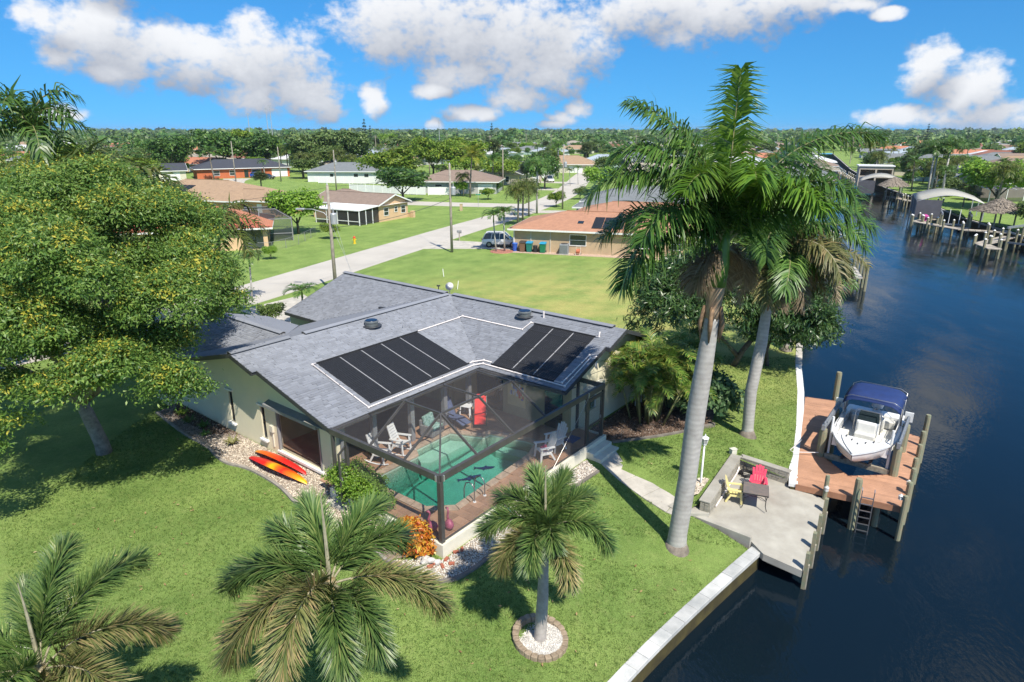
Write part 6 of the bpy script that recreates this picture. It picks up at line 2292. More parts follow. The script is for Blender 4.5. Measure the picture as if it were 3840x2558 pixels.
def home(label, loc, rz, L, Wd, wall, roof_, kind='hip', eave=2.75, pitch=.30, oh=.6, wins=(), group=None, name='house', trim=None, cat='house'):
    """bungalow centred on loc, x along its length; wins: (side f/b/l/r, pos, width, z0, z1, door?)"""
    t = thing(name, label, cat, (loc[0], loc[1], 0), rz, group)
    hx, hy = L / 2, Wd / 2
    zr_ = eave + (hy + oh) * pitch
    mb = MB().bx(-hx, hx, -hy, hy, -.2, eave + .02)
    if kind == 'gable':
        for s in (-1, 1):
            x0, x1 = (s * hx, s * (hx - .15))
            mb.add([(x0, -hy, eave), (x0, hy, eave), (x0, 0, eave + hy * pitch), (x1, -hy, eave), (x1, hy, eave), (x1, 0, eave + hy * pitch)], [(0, 1, 2), (5, 4, 3), (0, 2, 5, 3), (1, 4, 5, 2)])
    ob('wall', mb, WM[wall], t)
    a, b, z0 = hx + oh, hy + oh, eave - oh * pitch * .15
    rx = hx - hy if kind == 'hip' else hx + oh
    rx = max(rx, .3)
    rf = MB()
    th = .16
    A, B, Cc, D_ = (-a, -b, eave), (a, -b, eave), (a, b, eave), (-a, b, eave)
    E_, F_ = (-rx, 0, zr_), (rx, 0, zr_)
    dn = lambda p: (p[0], p[1], p[2] - th)
    rf.add([A, B, Cc, D_, E_, F_] + [dn(p) for p in (A, B, Cc, D_)], [(0, 1, 5, 4), (2, 3, 4, 5), (1, 2, 5), (3, 0, 4)] if kind == 'hip' else [(0, 1, 5, 4), (2, 3, 4, 5)])
    ro = ob('roof', rf, RM[roof_], t)
    fs = MB()
    w_ = trim or WHITE
    if kind == 'hip':
        for p, q in ((A, B), (B, Cc), (Cc, D_), (D_, A)): fs.beam((p[0], p[1], p[2] - .1), (q[0], q[1], q[2] - .1), .06, .2)
    else:
        for p, q in ((A, B), (Cc, D_), (A, E_), (E_, D_), (B, F_), (F_, Cc)): fs.beam((p[0], p[1], p[2] - .1), (q[0], q[1], q[2] - .1), .06, .2)
    fs.face(*[(p[0] * .995, p[1] * .995, eave - .17) for p in (A, D_, Cc, B)])
    ob('fascia', fs, w_, ro)
    ob('ridge_cap', MB().beam((E_[0], 0, zr_ + .02), (F_[0], 0, zr_ + .02), .25, .06), RM[roof_], ro)
    for (sd_, pos, w, za, zb, *door) in wins:
        dr = door[0] if door else 'win'
        if sd_ in 'fb':
            y = -hy if sd_ == 'f' else hy
            s = -1 if sd_ == 'f' else 1
            bxx = lambda x0, x1, d0, d1, z0, z1: MB().bx(x0, x1, min(y + s * d0, y + s * d1), max(y + s * d0, y + s * d1), z0, z1)
        else:
            y = hx if sd_ == 'r' else -hx
            s = 1 if sd_ == 'r' else -1
            bxx = lambda x0, x1, d0, d1, z0, z1: MB().bx(min(y + s * d0, y + s * d1), max(y + s * d0, y + s * d1), x0, x1, z0, z1)
        if dr == 'garage':
            g = ob('garage_door', bxx(pos - w / 2, pos + w / 2, -.05, .03, za, zb), WHITE, t)
            for k in range(1, 4):
                ob('panel_joint', bxx(pos - w / 2, pos + w / 2, .03, .035, za + (zb - za) * k / 4 - .015, za + (zb - za) * k / 4 + .015), GREYP, g)
        elif dr == 'door':
            g = ob('door', bxx(pos - w / 2, pos + w / 2, -.05, .04, za, zb), WHITE if w < 1.2 else GLASS, t)
        else:
            g = ob('window', bxx(pos - w / 2, pos + w / 2, -.05, .02, za, zb), GLASS, t)
            fr = bxx(pos - w / 2 - .06, pos + w / 2 + .06, 0, .06, za - .08, za)
            for x0, x1, c0, c1 in ((pos - w / 2 - .06, pos + w / 2 + .06, zb, zb + .07), (pos - w / 2 - .06, pos - w / 2, za, zb), (pos + w / 2, pos + w / 2 + .06, za, zb), (pos - w / 2, pos + w / 2, (za + zb) / 2 - .025, (za + zb) / 2 + .025)):
                q = bxx(x0, x1, 0, .05, c0, c1)
                fr.add(q.v, q.f)
            ob('frame', fr, WHITE, g)
    return t


T_ = home('tan stucco house with orange-brown shingle roof beside the parked white car', (12.0, 81.9), R(-15.6), 21.5, 11, 'tan', 'orange', 'hip', 2.75, .27, .6,
          [('f', -2.8, 1.9, 1.0, 2.2), ('f', 4.5, 1.9, 1.0, 2.2), ('f', 8.5, 1.2, 1.0, 2.2), ('l', 0, 4.8, .05, 2.2, 'garage')])
ob('downspout', MB().bx(-10.7, -10.6, -5.62, -5.5, 0, 2.7), WHITE, T_)
for x in (-8.6, -6.2): ob('wall_post', MB().bx(x, x + .12, -5.58, -5.5, 0, 2.7), WM['stone'], T_)
sk = ob('skylight', MB().add([(-3.2, -3.9, 3.27), (-2.5, -3.9, 3.27), (-2.5, -3.2, 3.47), (-3.2, -3.2, 3.47)] + [(x, y, z + .12) for x, y, z in ((-3.2, -3.9, 3.27), (-2.5, -3.9, 3.27), (-2.5, -3.2, 3.47), (-3.2, -3.2, 3.47))], [(4, 5, 6, 7), (0, 1, 5, 4), (1, 2, 6, 5), (2, 3, 7, 6), (3, 0, 4, 7)]), GLASS, T_)
for k in range(4):
    x0 = -1.3 + k * 1.25
    zf_ = lambda y: 2.75 + (6.1 + y) * .27 + .07
    c_ = ob('collector', MB().slab([(x0, -5.2, zf_(-5.2)), (x0 + 1.18, -5.2, zf_(-5.2)), (x0 + 1.18, -1.9, zf_(-1.9)), (x0, -1.9, zf_(-1.9))], .03), RUBBER, T_)
home('long orange-brown roofed wing seen over the tan house', (19.2, 97), R(-15), 18, 9, 'tan', 'orange', 'hip', 2.6, .28)
home('house with grey hip roof between the tan house and the round green tree', (24.0, 113), R(-14), 22, 13, 'white', 'grey', 'hip', 3.0, .30)
home('lower front wing with grey roof and white fascia facing the street', (16.0, 106.5), R(-14), 10, 9, 'white', 'grey', 'hip', 2.7, .26)
S_ = home('peach gabled house with a brown roof and a white roofed screen porch', (-25.6, 111.9), R(-28), 14, 7.6, 'peach', 'brown', 'gable', 2.75, .33, .5,
          [('r', -2.0, 1.1, .95, 2.1), ('r', .55, .7, 1.3, 2.1), ('r', 2.5, 1.1, .95, 2.1)])
pz = MB().slab([(-2.0, -8.6, 2.35), (7.0, -8.6, 2.35), (7.3, -3.7, 2.75), (-2.0, -3.7, 2.75)], .14)
pr = ob('porch_roof', pz, WHITE, S_)
for x in (-2.0, .3, 2.5, 4.7, 6.9): ob('porch_post', MB().bx(x - .06, x + .06, -8.5, -8.38, 0, 2.25), WHITE, S_)
for y in (-6.9, -5.3): ob('porch_post', MB().bx(6.84, 6.96, y - .06, y + .06, 0, 2.35), WHITE, S_)
ob('porch_rail', MB().bx(-2, 6.9, -8.48, -8.42, .55, .65), WHITE, S_)
ob('porch_screen', MB().face((-2, -8.45, .05), (6.9, -8.45, .05), (6.9, -8.45, 2.25), (-2, -8.45, 2.25)).face((6.9, -8.45, .05), (6.9, -3.8, .05), (6.9, -3.8, 2.5), (6.9, -8.45, 2.25)), screenmat('dark_screen', (.03, .03, .032), .72), S_)
ob('garden_pier', MB().bx(7.6, 8.2, 3.6, 4.2, 0, 1.1).bx(7.05, 7.6, 3.75, 3.95, 0, .75), WM['peach'], S_)
home('hip-roofed shed roof just behind the peach house', (-30, 121), R(-28), 9, 7, 'peach', 'brown', 'hip', 2.5, .35)
# red barrel tile house
R_ = home('house with red barrel-tile roof half hidden by the flowering tree', (-42, 83), R(18), 21, 11.5, 'peach', 'terra', 'hip', 2.7, .32, .7,
          [('r', -3.6, 1.6, .1, 2.4, 'door'), ('f', 8.8, 2.4, .1, 2.4, 'door')])
TILE = mat('red_clay_tile', (.56, .15, .09), .75, .25, 4, .2, 20, island=.15)
tv, tf = [], []
for (ax0, ax1, sgn) in ((-11.0, 11.0, 1),):
    for i in range(74):
        x = -11.1 + i * .3
        top_run = min(6.4, max(.0, 11.2 - abs(x)) if abs(x) > 5 else 6.4)
        n = int(top_run / .38)
        for j in range(n):
            y0, y1 = -6.45 + j * .38, -6.45 + (j + 1) * .38 + .05
            za, zc = 2.72 + (y0 + 6.45) * .32, 2.72 + (y1 + 6.45) * .32
            b = len(tv)
            for (yy, zz, h) in ((y0, za, .10), (y1, zc, .05)):
                for (dx, hh) in ((-.13, 0), (-.08, .8), (.08, .8), (.13, 0)): tv.append((x + dx, yy, zz + h * hh + .02))
            tf += [(b, b + 1, b + 5, b + 4), (b + 1, b + 2, b + 6, b + 5), (b + 2, b + 3, b + 7, b + 6)]
tag(obm('barrel_tiles', npmesh('barrel_tiles', tv, tf, TILE), R_), kind='stuff')
rc_ = thing('pool_cage', 'neighbour\'s dark screened pool cage beside the red tile roof', 'enclosure', (-34.2, 89.5, 0), R(18))
for x, y in ((-4, -3.5), (0, -3.5), (4, -3.5), (4, 0), (4, 3.5), (-4, 3.5)): ob('post', MB().bx(x - .05, x + .05, y - .05, y + .05, 0, 2.9), GREYP, rc_)
for p, q in (((-4, -3.5, 2.9), (4, -3.5, 2.9)), ((4, -3.5, 2.9), (4, 3.5, 2.9)), ((-4, 3.5, 2.9), (4, 3.5, 2.9)), ((4, -3.5, 1.0), (4, 3.5, 1.0)), ((-4, -3.5, 1.0), (4, -3.5, 1.0)), ((-2, -1.5, 4), (2, -1.5, 4)), ((2, -1.5, 4), (2, 1.5, 4)), ((-2, 1.5, 4), (2, 1.5, 4)), ((2, -1.5, 4), (4, -3.5, 2.9)), ((2, 1.5, 4), (4, 3.5, 2.9)), ((-2, -1.5, 4), (-4, -3.5, 2.9)), ((0, -1.5, 4), (0, -3.5, 2.9))):
    ob('frame_bar', MB().beam(p, q, .08, .1), GREYP, rc_)
DS = MATS['dark_screen']
ob('screen', MB().face((-4, -3.5, 0), (4, -3.5, 0), (4, -3.5, 2.9), (-4, -3.5, 2.9)), screenmat('mid_screen', (.05, .055, .065), .5), rc_)
ob('screen', MB().face((4, -3.5, 0), (4, 3.5, 0), (4, 3.5, 2.9), (4, -3.5, 2.9)), MATS['mid_screen'], rc_)
ob('screen', MB().face((-4, -3.5, 2.9), (4, -3.5, 2.9), (2, -1.5, 4), (-2, -1.5, 4)).face((4, -3.5, 2.9), (4, 3.5, 2.9), (2, 1.5, 4), (2, -1.5, 4)).face((-2, -1.5, 4), (2, -1.5, 4), (2, 1.5, 4), (-2, 1.5, 4)), DS, rc_)
# tan house with solar panels
N_ = home('wide tan roofed house with black solar panels behind the flowering tree', (-55.5, 122), R(-20), 25, 15, 'orange', 'tan', 'hip', 2.8, .33, .7, [('f', 8.0, 1.0, 1.0, 2.1), ('f', 11.2, .8, 1.0, 2.1)])
for k in range(5):
    x0 = -9.4 + k * 1.9
    zf_ = lambda y: 2.8 + (8.2 + y) * .33 + .06
    ob('collector', MB().slab([(x0, -6.8, zf_(-6.8)), (x0 + 1.7, -6.8, zf_(-6.8)), (x0 + 1.7, -2.6, zf_(-2.6)), (x0, -2.6, zf_(-2.6))], .03), RUBBER, N_)
home('right wing of the tan roofed house with cream wall and small windows', (-45.2, 117), R(-20), 13, 8.5, 'orange', 'tan', 'hip', 2.8, .3, .6, [('f', -3.0, .8, 1.0, 2.2), ('f', 1.5, .8, 1.0, 2.2), ('f', 4.4, 1.0, .1, 2.2, 'door')])
home('orange brick ranch house with a dark hip roof beyond the side street', (-86, 214), R(30), 27, 12, 'brick', 'dark', 'hip', 3.0, .36, .8, [('f', -8, 1.6, .9, 2.3), ('f', -3.5, 1.6, .9, 2.3), ('f', .5, 1.2, .1, 2.4, 'door'), ('f', 3.5, 2.6, .8, 2.4), ('f', 10.5, 4.8, .1, 2.5, 'garage')])
home('beige gabled garage wing left of the brick house', (-103, 199), R(30), 11, 10, 'cream', 'dark', 'gable', 2.9, .34, .6, [('f', 1.5, 4.8, .1, 2.4, 'garage')])
home('white stucco house with a grey roof behind the long white fence', (-48, 197), R(-3), 20, 12, 'white', 'grey', 'hip', 3.0, .33, .7, [('f', 4, 1.2, .5, 2.3), ('f', 7, 1.2, .5, 2.3), ('f', -3, 1.0, .5, 2.3)])
home('tan hip-roofed house with a white garage door behind the white vinyl fence', (-12.5, 161), R(-6), 19, 12, 'grey', 'brown', 'hip', 2.8, .33, .7, [('f', 7.0, 3.4, .05, 2.2, 'garage'), ('f', -4, 1.6, 1, 2.1)])
home('beige gabled house with a dark roof left of the avocado tree', (-.5, 188), R(66), 15, 13, 'stone', 'dark', 'gable', 3.0, .36, .6, [('l', -2.5, 1.0, .8, 2.3), ('l', 2.8, 1.0, .8, 2.3), ('f', 3, 4.6, .05, 2.3, 'garage')])
home('white metal roofed house behind the dark gabled one', (4, 214), R(-10), 18, 11, 'white', 'white', 'hip', 2.8, .3)
home('brown roofed house with columns past the white jeep', (18, 240), R(-8), 24, 13, 'cream', 'tan', 'hip', 2.9, .38, .7, [('f', -2, 1.4, .8, 2.3), ('f', 5, 4.6, .05, 2.3, 'garage')])
home('pale teal cottage with a grey-blue roof at the far end of the street', (36, 268), R(-8), 15, 11, 'teal', 'lblue', 'hip', 2.9, .36)
home('tan roof and gable just right of the silver palm', (44, 196), R(-20), 18, 12, 'cream', 'beige', 'gable', 2.8, .33)
# right bank
home('tan gabled house facing the canal behind the big boat canopy', (109, 150), R(8), 16, 9, 'stone', 'beige', 'gable', 3.2, .42, .6, [('l', -2, 1.2, .4, 2.4), ('l', 2, 1.2, .4, 2.4), ('f', -4, 1.6, .6, 2.3)])
home('long grey hip roof stretching along the right bank', (157, 238), R(-30), 34, 15, 'white', 'grey', 'hip', 3.2, .34)
home('pale blue pyramid roof beyond the long grey roof', (195, 330), R(-20), 20, 17, 'teal', 'lblue', 'hip', 3.2, .4)
home('terracotta roofed house at the far bend of the canal', (212, 375), R(-25), 26, 15, 'cream', 'terra', 'hip', 3.0, .36)
home('dark brown roof of a long house above the round tree on the right bank', (163, 212), R(-14), 30, 14, 'grey', 'brown', 'hip', 3.0, .36)
home('brown hip roof house in the second row on the right bank', (217, 300), R(-25), 24, 14, 'tan', 'redbrown', 'hip', 3.0, .36)
home('tan gable house with a small pool cage on the far right', (205, 268), R(-15), 22, 13, 'white', 'brown', 'gable', 3.0, .34)


# ---- white vinyl fences made of panels
def fence(label, pts, h=1.8, step=2.4):
    t = thing('vinyl_fence', label, 'fence', (pts[0][0], pts[0][1], 0))
    ps = resample(pts, step)
    o = (pts[0][0], pts[0][1], 0)
    for a, b in zip(ps, ps[1:]):
        ob('fence_panel', MB(*o).beam((*a, h / 2 + .05), (*b, h / 2 + .05), .04, h - .1), WHITE, t)
        ob('fence_post', MB(*o).box(*a, (h + .12) / 2, .13, .13, h + .12), WHITE, t)
    return t


fence('long white vinyl fence in front of the white stucco house', [(-54, 187), (-39, 183.5), (-30, 181)])
fence('white vinyl fence angling behind the peach house', [(-39, 160.4), (-26, 153.5), (-19.6, 151.3)])
fence('short white vinyl fence with a gate before the tan house garage', [(-19, 151.2), (-13.6, 151.2)])
cl = thing('chain_link_fence', 'low chain-link fence round the lawn of the red tile house', 'fence', (-29.5, 80.2, 0))
CL = [(-31.5, 77.8), (-29.0, 78.6), (-27.5, 84), (-27.5, 92)]
for a, b in zip(resample(CL, 2.4), resample(CL, 2.4)[1:]):
    ob('post', MB(-29.5, 80.2, 0).tube([(*a, 0), (*a, 1.2)], .03, 6), GREYP, cl)
    ob('top_rail', MB(-29.5, 80.2, 0).tube([(*a, 1.18), (*b, 1.18)], .02, 5), GREYP, cl)
    ob('mesh', MB(-29.5, 80.2, 0).face((*a, 0), (*b, 0), (*b, 1.17), (*a, 1.17)), screenmat('chain_link', (.3, .3, .3), .12), cl)

# ================================================================ STREET FURNITURE
WPOLE = mat('pole_wood', (.33, .29, .24), .9, .2, 3, .3, 12)
GALV = mat('pole_hardware', (.46, .47, .48), .5, .1, 3, metal=.4)


def pole(label, x, y, h, lamp=None, tr=True, arm=0, name='utility_pole'):
    t = thing(name, label, 'utility pole', (x, y, 0))
    ob('shaft', MB().tube([(0, 0, -.2), (0, 0, h * .5), (0, 0, h)], [.17, .14, .11], 10), WPOLE, t, smooth=True)
    if tr:
        tf_ = ob('transformer', MB().lathe([(.26, 0), (.28, .04), (.28, .85), (.24, .93), (.05, .96)], 12, (.36, -.1, h * .66)), GALV, t)
        ob('bushing', MB().tube([(.36, -.1, h * .66 + .9), (.36, -.1, h * .66 + 1.35)], .05, 6), GALV, tf_)
    if arm: ob('crossarm', MB().box(0, 0, h - .5, 2.2, .1, .12), WPOLE, t)
    for k in range(3): ob('insulator', MB().lathe([(.05, 0), (.08, .05), (.04, .16)], 8, ((k - 1) * (.9 if arm else .0), 0, h - .42 + (0 if arm else k * .2))), GALV, t)
    if lamp:
        a = lamp
        l_ = ob('lamp_arm', MB().tube([(0, 0, h * .70), (.5 * math.cos(a), .5 * math.sin(a), h * .76), (1.5 * math.cos(a), 1.5 * math.sin(a), h * .79), (2.3 * math.cos(a), 2.3 * math.sin(a), h * .79)], .035, 6), GALV, t, smooth=True)
        ob('lamp_head', MB().box(2.55 * math.cos(a), 2.55 * math.sin(a), h * .79, .75, .26, .16, rz=a), GALV, l_, bevel=.04)
    return t


P1, P2 = (-15.65, 56.6), (-7.25, 78.3)
pole('near wooden utility pole with street lamp arm rising behind the grey roof', *P1, 9.6, R(175))
pole('wooden utility pole with a transformer at the edge of the vacant lot', *P2, 10.3)
pole('wooden utility pole by the driveway right of the drooping palms', 9.45, 124, 11.5, arm=0)
pole('wooden utility pole beside the white vinyl fence', -41.9, 159.3, 9.5)
pole('tall leaning pole in front of the orange brick house', -79.5, 193, 11.0, tr=False)
pole('slim pole right of the blue parked car', -66.5, 193, 9.5, tr=False)
pole('pole beside the silver palm', 33.5, 200, 10.5)
pole('pole in front of the dark gabled house', -2.2, 163, 10.0, tr=False)
farp = [(-120, 290), (-60, 300), (-10, 310), (20, 350), (-160, 380), (60, 330), (95, 420), (-40, 420), (10, 480), (150, 300), (190, 320), (215, 400), (175, 450), (-90, 470), (120, 520)]
for i, (x, y) in enumerate(farp):
    tag(ob('utility_pole', MB().tube([(0, 0, 0), (0, 0, 12)], [.2, .14], 6).box(0, 0, 11.3, 2.4, .12, .14), WPOLE, None, (x, y, 0)), 'far utility pole with a crossarm, number %s from the left among distant roofs' % ['fifteen', 'one', 'two', 'three', 'four', 'five', 'six', 'seven', 'eight', 'nine', 'ten', 'eleven', 'twelve', 'thirteen', 'fourteen'][(1 + sorted(farp, key=lambda p: p[0] / p[1]).index((x, y))) % 15], 'utility pole', 'far utility poles')


def wire(label, p, q, sag=.6, r=.014):
    P, Q = Vector(p), Vector(q)
    pts = [tuple(P.lerp(Q, k / 14) - Vector((0, 0, sag * 4 * (k / 14) * (1 - k / 14)))) for k in range(15)]
    return tag(ob('power_line', MB().tube(pts, r, 4), CHAR), label, 'power line', 'power lines')


wire('top power line between the two near utility poles', (*P1, 9.5), (*P2, 10.2), .5)
wire('thick cable below the top line between the two near poles', (*P1, 6.0), (*P2, 6.4), .5, .025)
wire('power line running from the near pole over the flowering tree', (*P1, 9.4), (-38, 22, 9.5), .6)
wire('cable running left from the lamp pole over the screened cage', (*P1, 6.2), (-44, 60, 7), .5, .02)
wire('power line from the vacant lot pole to the driveway pole', (*P2, 10.1), (9.45, 124, 11.3), .7)
wire('cable from the vacant lot pole to the fence pole', (*P2, 9.0), (-41.9, 159.3, 9.3), .9)
wire('service drop from the vacant lot pole to the peach house', (*P2, 7.0), (-19.5, 109, 3.6), .7)
wire('far power line above the dark wooded strip', (-160, 380, 12), (150, 300, 12), 1.5, .05)
wire('second far power line above the roofs', (-120, 290, 11.5), (190, 320, 11.8), 1.8, .045)
for i, (dx, dy) in enumerate(((2.2, -1.0), (2.8, -1.6))):
    tag(ob('guy_wire', MB().tube([(*P1, 8.5 - i * 2), (P1[0] + dx, P1[1] + dy, 0)], .012, 4), GALV), ['outer', 'inner'][1 - i] + ' steel guy wire of the near utility pole', 'wire')

hy = thing('fire_hydrant', 'yellow fire hydrant with a red cap on the verge', 'hydrant', (-20.46, 84.65, 0))
HYY, HYR = mat('hydrant_yellow', (.70, .48, .02), .5, .1), mat('hydrant_red', (.60, .05, .02), .5, .1)
ob('barrel', MB().lathe([(.20, 0), (.20, .06), (.14, .08), (.14, .62), (.19, .64), (.19, .70)], 14), HYY, hy, smooth=False)
ob('bonnet', MB().lathe([(.19, .70), (.17, .82), (.08, .92), (.04, 1.0)], 14), HYR, hy)
for a in (0, 1.57, 3.14): ob('outlet', MB().tube([(.1 * math.cos(a), .1 * math.sin(a), .5), (.24 * math.cos(a), .24 * math.sin(a), .5)], .07, 8), HYY, hy)
ob('base', MB().lathe([(.19, -.1), (.17, .0)], 10), CHAR, hy)
mbx = thing('mailbox', 'grey kerbside mailbox on a post beside the utility pole', 'mailbox', (-7.0, 86.8, 0), R(20))
ob('post', MB().bx(-.06, .06, -.06, .06, 0, 1.1), WPOLE, mbx)
ob('box', MB().bx(-.3, .3, -.14, .14, 1.1, 1.42), GREYP, mbx, bevel=.04)
ob('box_support', MB().bx(-.1, .3, -.05, .05, 1.02, 1.1), WPOLE, mbx)
cp = thing('brick_pillar', 'short tan pillar standing on the corner lawn', 'pillar', (-9.3, 121.2, 0))
ob('shaft', MB().bx(-.25, .25, -.25, .25, 0, 1.25), WM['tan'], cp)
ob('cap', MB().bx(-.3, .3, -.3, .3, 1.25, 1.35), WM['cream'], cp)
sg = thing('street_sign', 'street sign pole at the corner of the side street', 'sign', (-6.4, 125.7, 0))
ob('pole', MB().tube([(0, 0, 0), (0, 0, 2.6)], .04, 6), GALV, sg)
ob('sign_blade', MB().box(0, 0, 2.5, .9, .03, .22), mat('sign_green', (.03, .25, .14), .5), sg)


def bin_(label, loc, col, lid, rz=0, s=1.0, round_=False):
    t = thing('trash_bin', label, 'bin', loc, rz)
    m, ml = mat('bin_%d_%d_%d' % tuple(int(c * 99) for c in col), col, .5, .1), mat('lid_%d_%d_%d' % tuple(int(c * 99) for c in lid), lid, .5, .1)
    if round_:
        ob('body', MB().lathe([(.26, 0), (.33, .9), (.35, .92)], 14), m, t)
        ob('lid', MB().lathe([(.36, .92), (.34, .98), (.05, 1.05)], 14), ml, t)
    else:
        ob('body', MB().add([(-.24, -.24, .06), (.24, -.24, .06), (.24, .24, .06), (-.24, .24, .06), (-.31, -.33, 1.0), (.31, -.33, 1.0), (.31, .36, 1.0), (-.31, .36, 1.0)], [(3, 2, 1, 0), (4, 5, 6, 7), (0, 1, 5, 4), (1, 2, 6, 5), (2, 3, 7, 6), (3, 0, 4, 7)]), m, t)
        ob('lid', MB().add([(-.34, -.38, 1.0), (.34, -.38, 1.0), (.34, .4, 1.0), (-.34, .4, 1.0), (-.32, -.35, 1.07), (.32, -.35, 1.07), (.32, .4, 1.14), (-.32, .4, 1.14)], [(3, 2, 1, 0), (4, 5, 6, 7), (0, 1, 5, 4), (1, 2, 6, 5), (2, 3, 7, 6), (3, 0, 4, 7)]), ml, t)
        for sx in (-1, 1): ob('wheel', MB().tube([(sx * .26, .3, .12), (sx * .32, .3, .12)], .12, 10), CHAR, t)
    t.scale = (s,) * 3
    return t


bin_('round royal blue recycling tub nearest the parked car', (.35, 79.2, 0), (.03, .10, .45), (.05, .14, .5), 0, 1.0, True)
bin_('brown wheeled trash bin beside the blue tub', (1.3, 78.7, 0), (.20, .11, .07), (.06, .05, .05), R(-15), 1.15)
bin_('teal wheeled bin with a bright blue lid', (2.1, 78.45, 0), (.015, .18, .14), (.02, .28, .50), R(-15), 1.12)
bin_('low black round bin between the teal and green bins', (2.8, 78.2, 0), (.025, .025, .03), (.03, .03, .035), 0, .85, True)
bin_('green wheeled bin with a blue lid right of the black bin', (3.7, 77.9, 0), (.015, .19, .09), (.02, .30, .52), R(-15), 1.12)
bin_('teal wheeled bin by the white garage door across the street', (-6.3, 153.2, 0), (.015, .22, .2), (.02, .28, .45), 0, 1.1)
ac = thing('air_conditioner', 'square grey air conditioner unit against the tan house wall', 'air conditioner', (6.2, 76.95, 0), R(-15.6))
ACM = mat('ac_grey', (.27, .28, .30), .5, .1)
ob('pad', MB().bx(-.6, .6, -.6, .6, -.02, .1), CONC, ac)
ob('cabinet', MB().bx(-.5, .5, -.5, .5, .1, 1.25), ACM, ac, bevel=.03)
for k in range(11):
    for sgn in (-1, 1): ob('louver', MB().bx(-.46, .46, *( (-.52, -.5) if sgn < 0 else (.5, .52)), .22 + k * .085, .26 + k * .085), GREYP, ac)
ob('fan_grille', MB().lathe([(.42, 1.25), (.40, 1.29), (.1, 1.31)], 16), CHAR, ac)
hr = thing('hose_reel', 'orange hose reel on a cart by the tan wall', 'hose reel', (7.8, 76.5, 0), R(-15))
ob('drum', MB().tube([(-.2, 0, .45), (.2, 0, .45)], .28, 14), mat('orange_hose', (.55, .16, .08), .6, .2, 10), hr)
ob('cart_frame', MB().tube([(-.26, -.3, 0), (-.26, 0, .45), (-.26, .1, 1.0), (.26, .1, 1.0), (.26, 0, .45), (.26, -.3, 0)], .025, 6), MATS['beige_plastic'], hr)
for s in (-1, 1): ob('wheel', MB().tube([(s * .28, .25, .13), (s * .33, .25, .13)], .13, 10), CHAR, hr)
tag(ob('gravel_strip', MB().prism([(-.4, 78.2), (19, 72.6), (19.3, 74.6), (1.0, 79.6)], -.05, .03), mat('pinkish_gravel', (.50, .36, .27), .9, .25, 6, .4, 20)), kind='structure')
tag(ob('mulch_ring', MB().lathe([(1.5, -.05), (1.4, .06)], 20, (-1.25, 78.8, 0)), mat('red_mulch', (.40, .17, .12), .95, .3, 5)), kind='structure')
# satellite dish and meter behind the roof
sdh = thing('satellite_dish', 'white satellite dish on a short mast behind the roof ridge', 'satellite dish', hw(31.4, 30.2, 2.9), HR)
ob('mast', MB().tube([(0, 0, -.3), (0, 0, .95)], .03, 6), GALV, sdh)
ob('reflector', MB().lathe([(.02, 0), (.11, .012), (.2, .04), (.28, .09)], 18), mat('dish_white', (.75, .75, .74), .5), sdh, smooth=True)
KIDS[sdh.name][-1].location = (0, 0, 1.0)
KIDS[sdh.name][-1].rotation_euler = (R(60), 0, R(-60))
ob('feed_arm', MB().tube([(0, 0, .95), (-.3, -.2, 1.1)], .015, 5), GALV, sdh)
tag(ob('marker_post', MB().tube([(0, 0, 0), (0, 0, 1.1)], .05, 6).box(0, 0, 1.15, .3, .1, .12), CHAR, None, (-6.4, 55.5, 0)), 'short dark post with a crosspiece in the lawn behind the house', 'post')
tag(ob('survey_stake', MB().box(0, 0, .4, .06, .06, .8, ry=.15), WHITE, None, (-5.0, 59.0, 0)), 'white stake in the vacant lot nearer the house', 'stake')
tag(ob('survey_stake', MB().box(0, 0, .4, .06, .06, .8, ry=-.1), WHITE, None, (-6.9, 64.5, 0)), 'small white stake in the vacant lot near the street', 'stake')


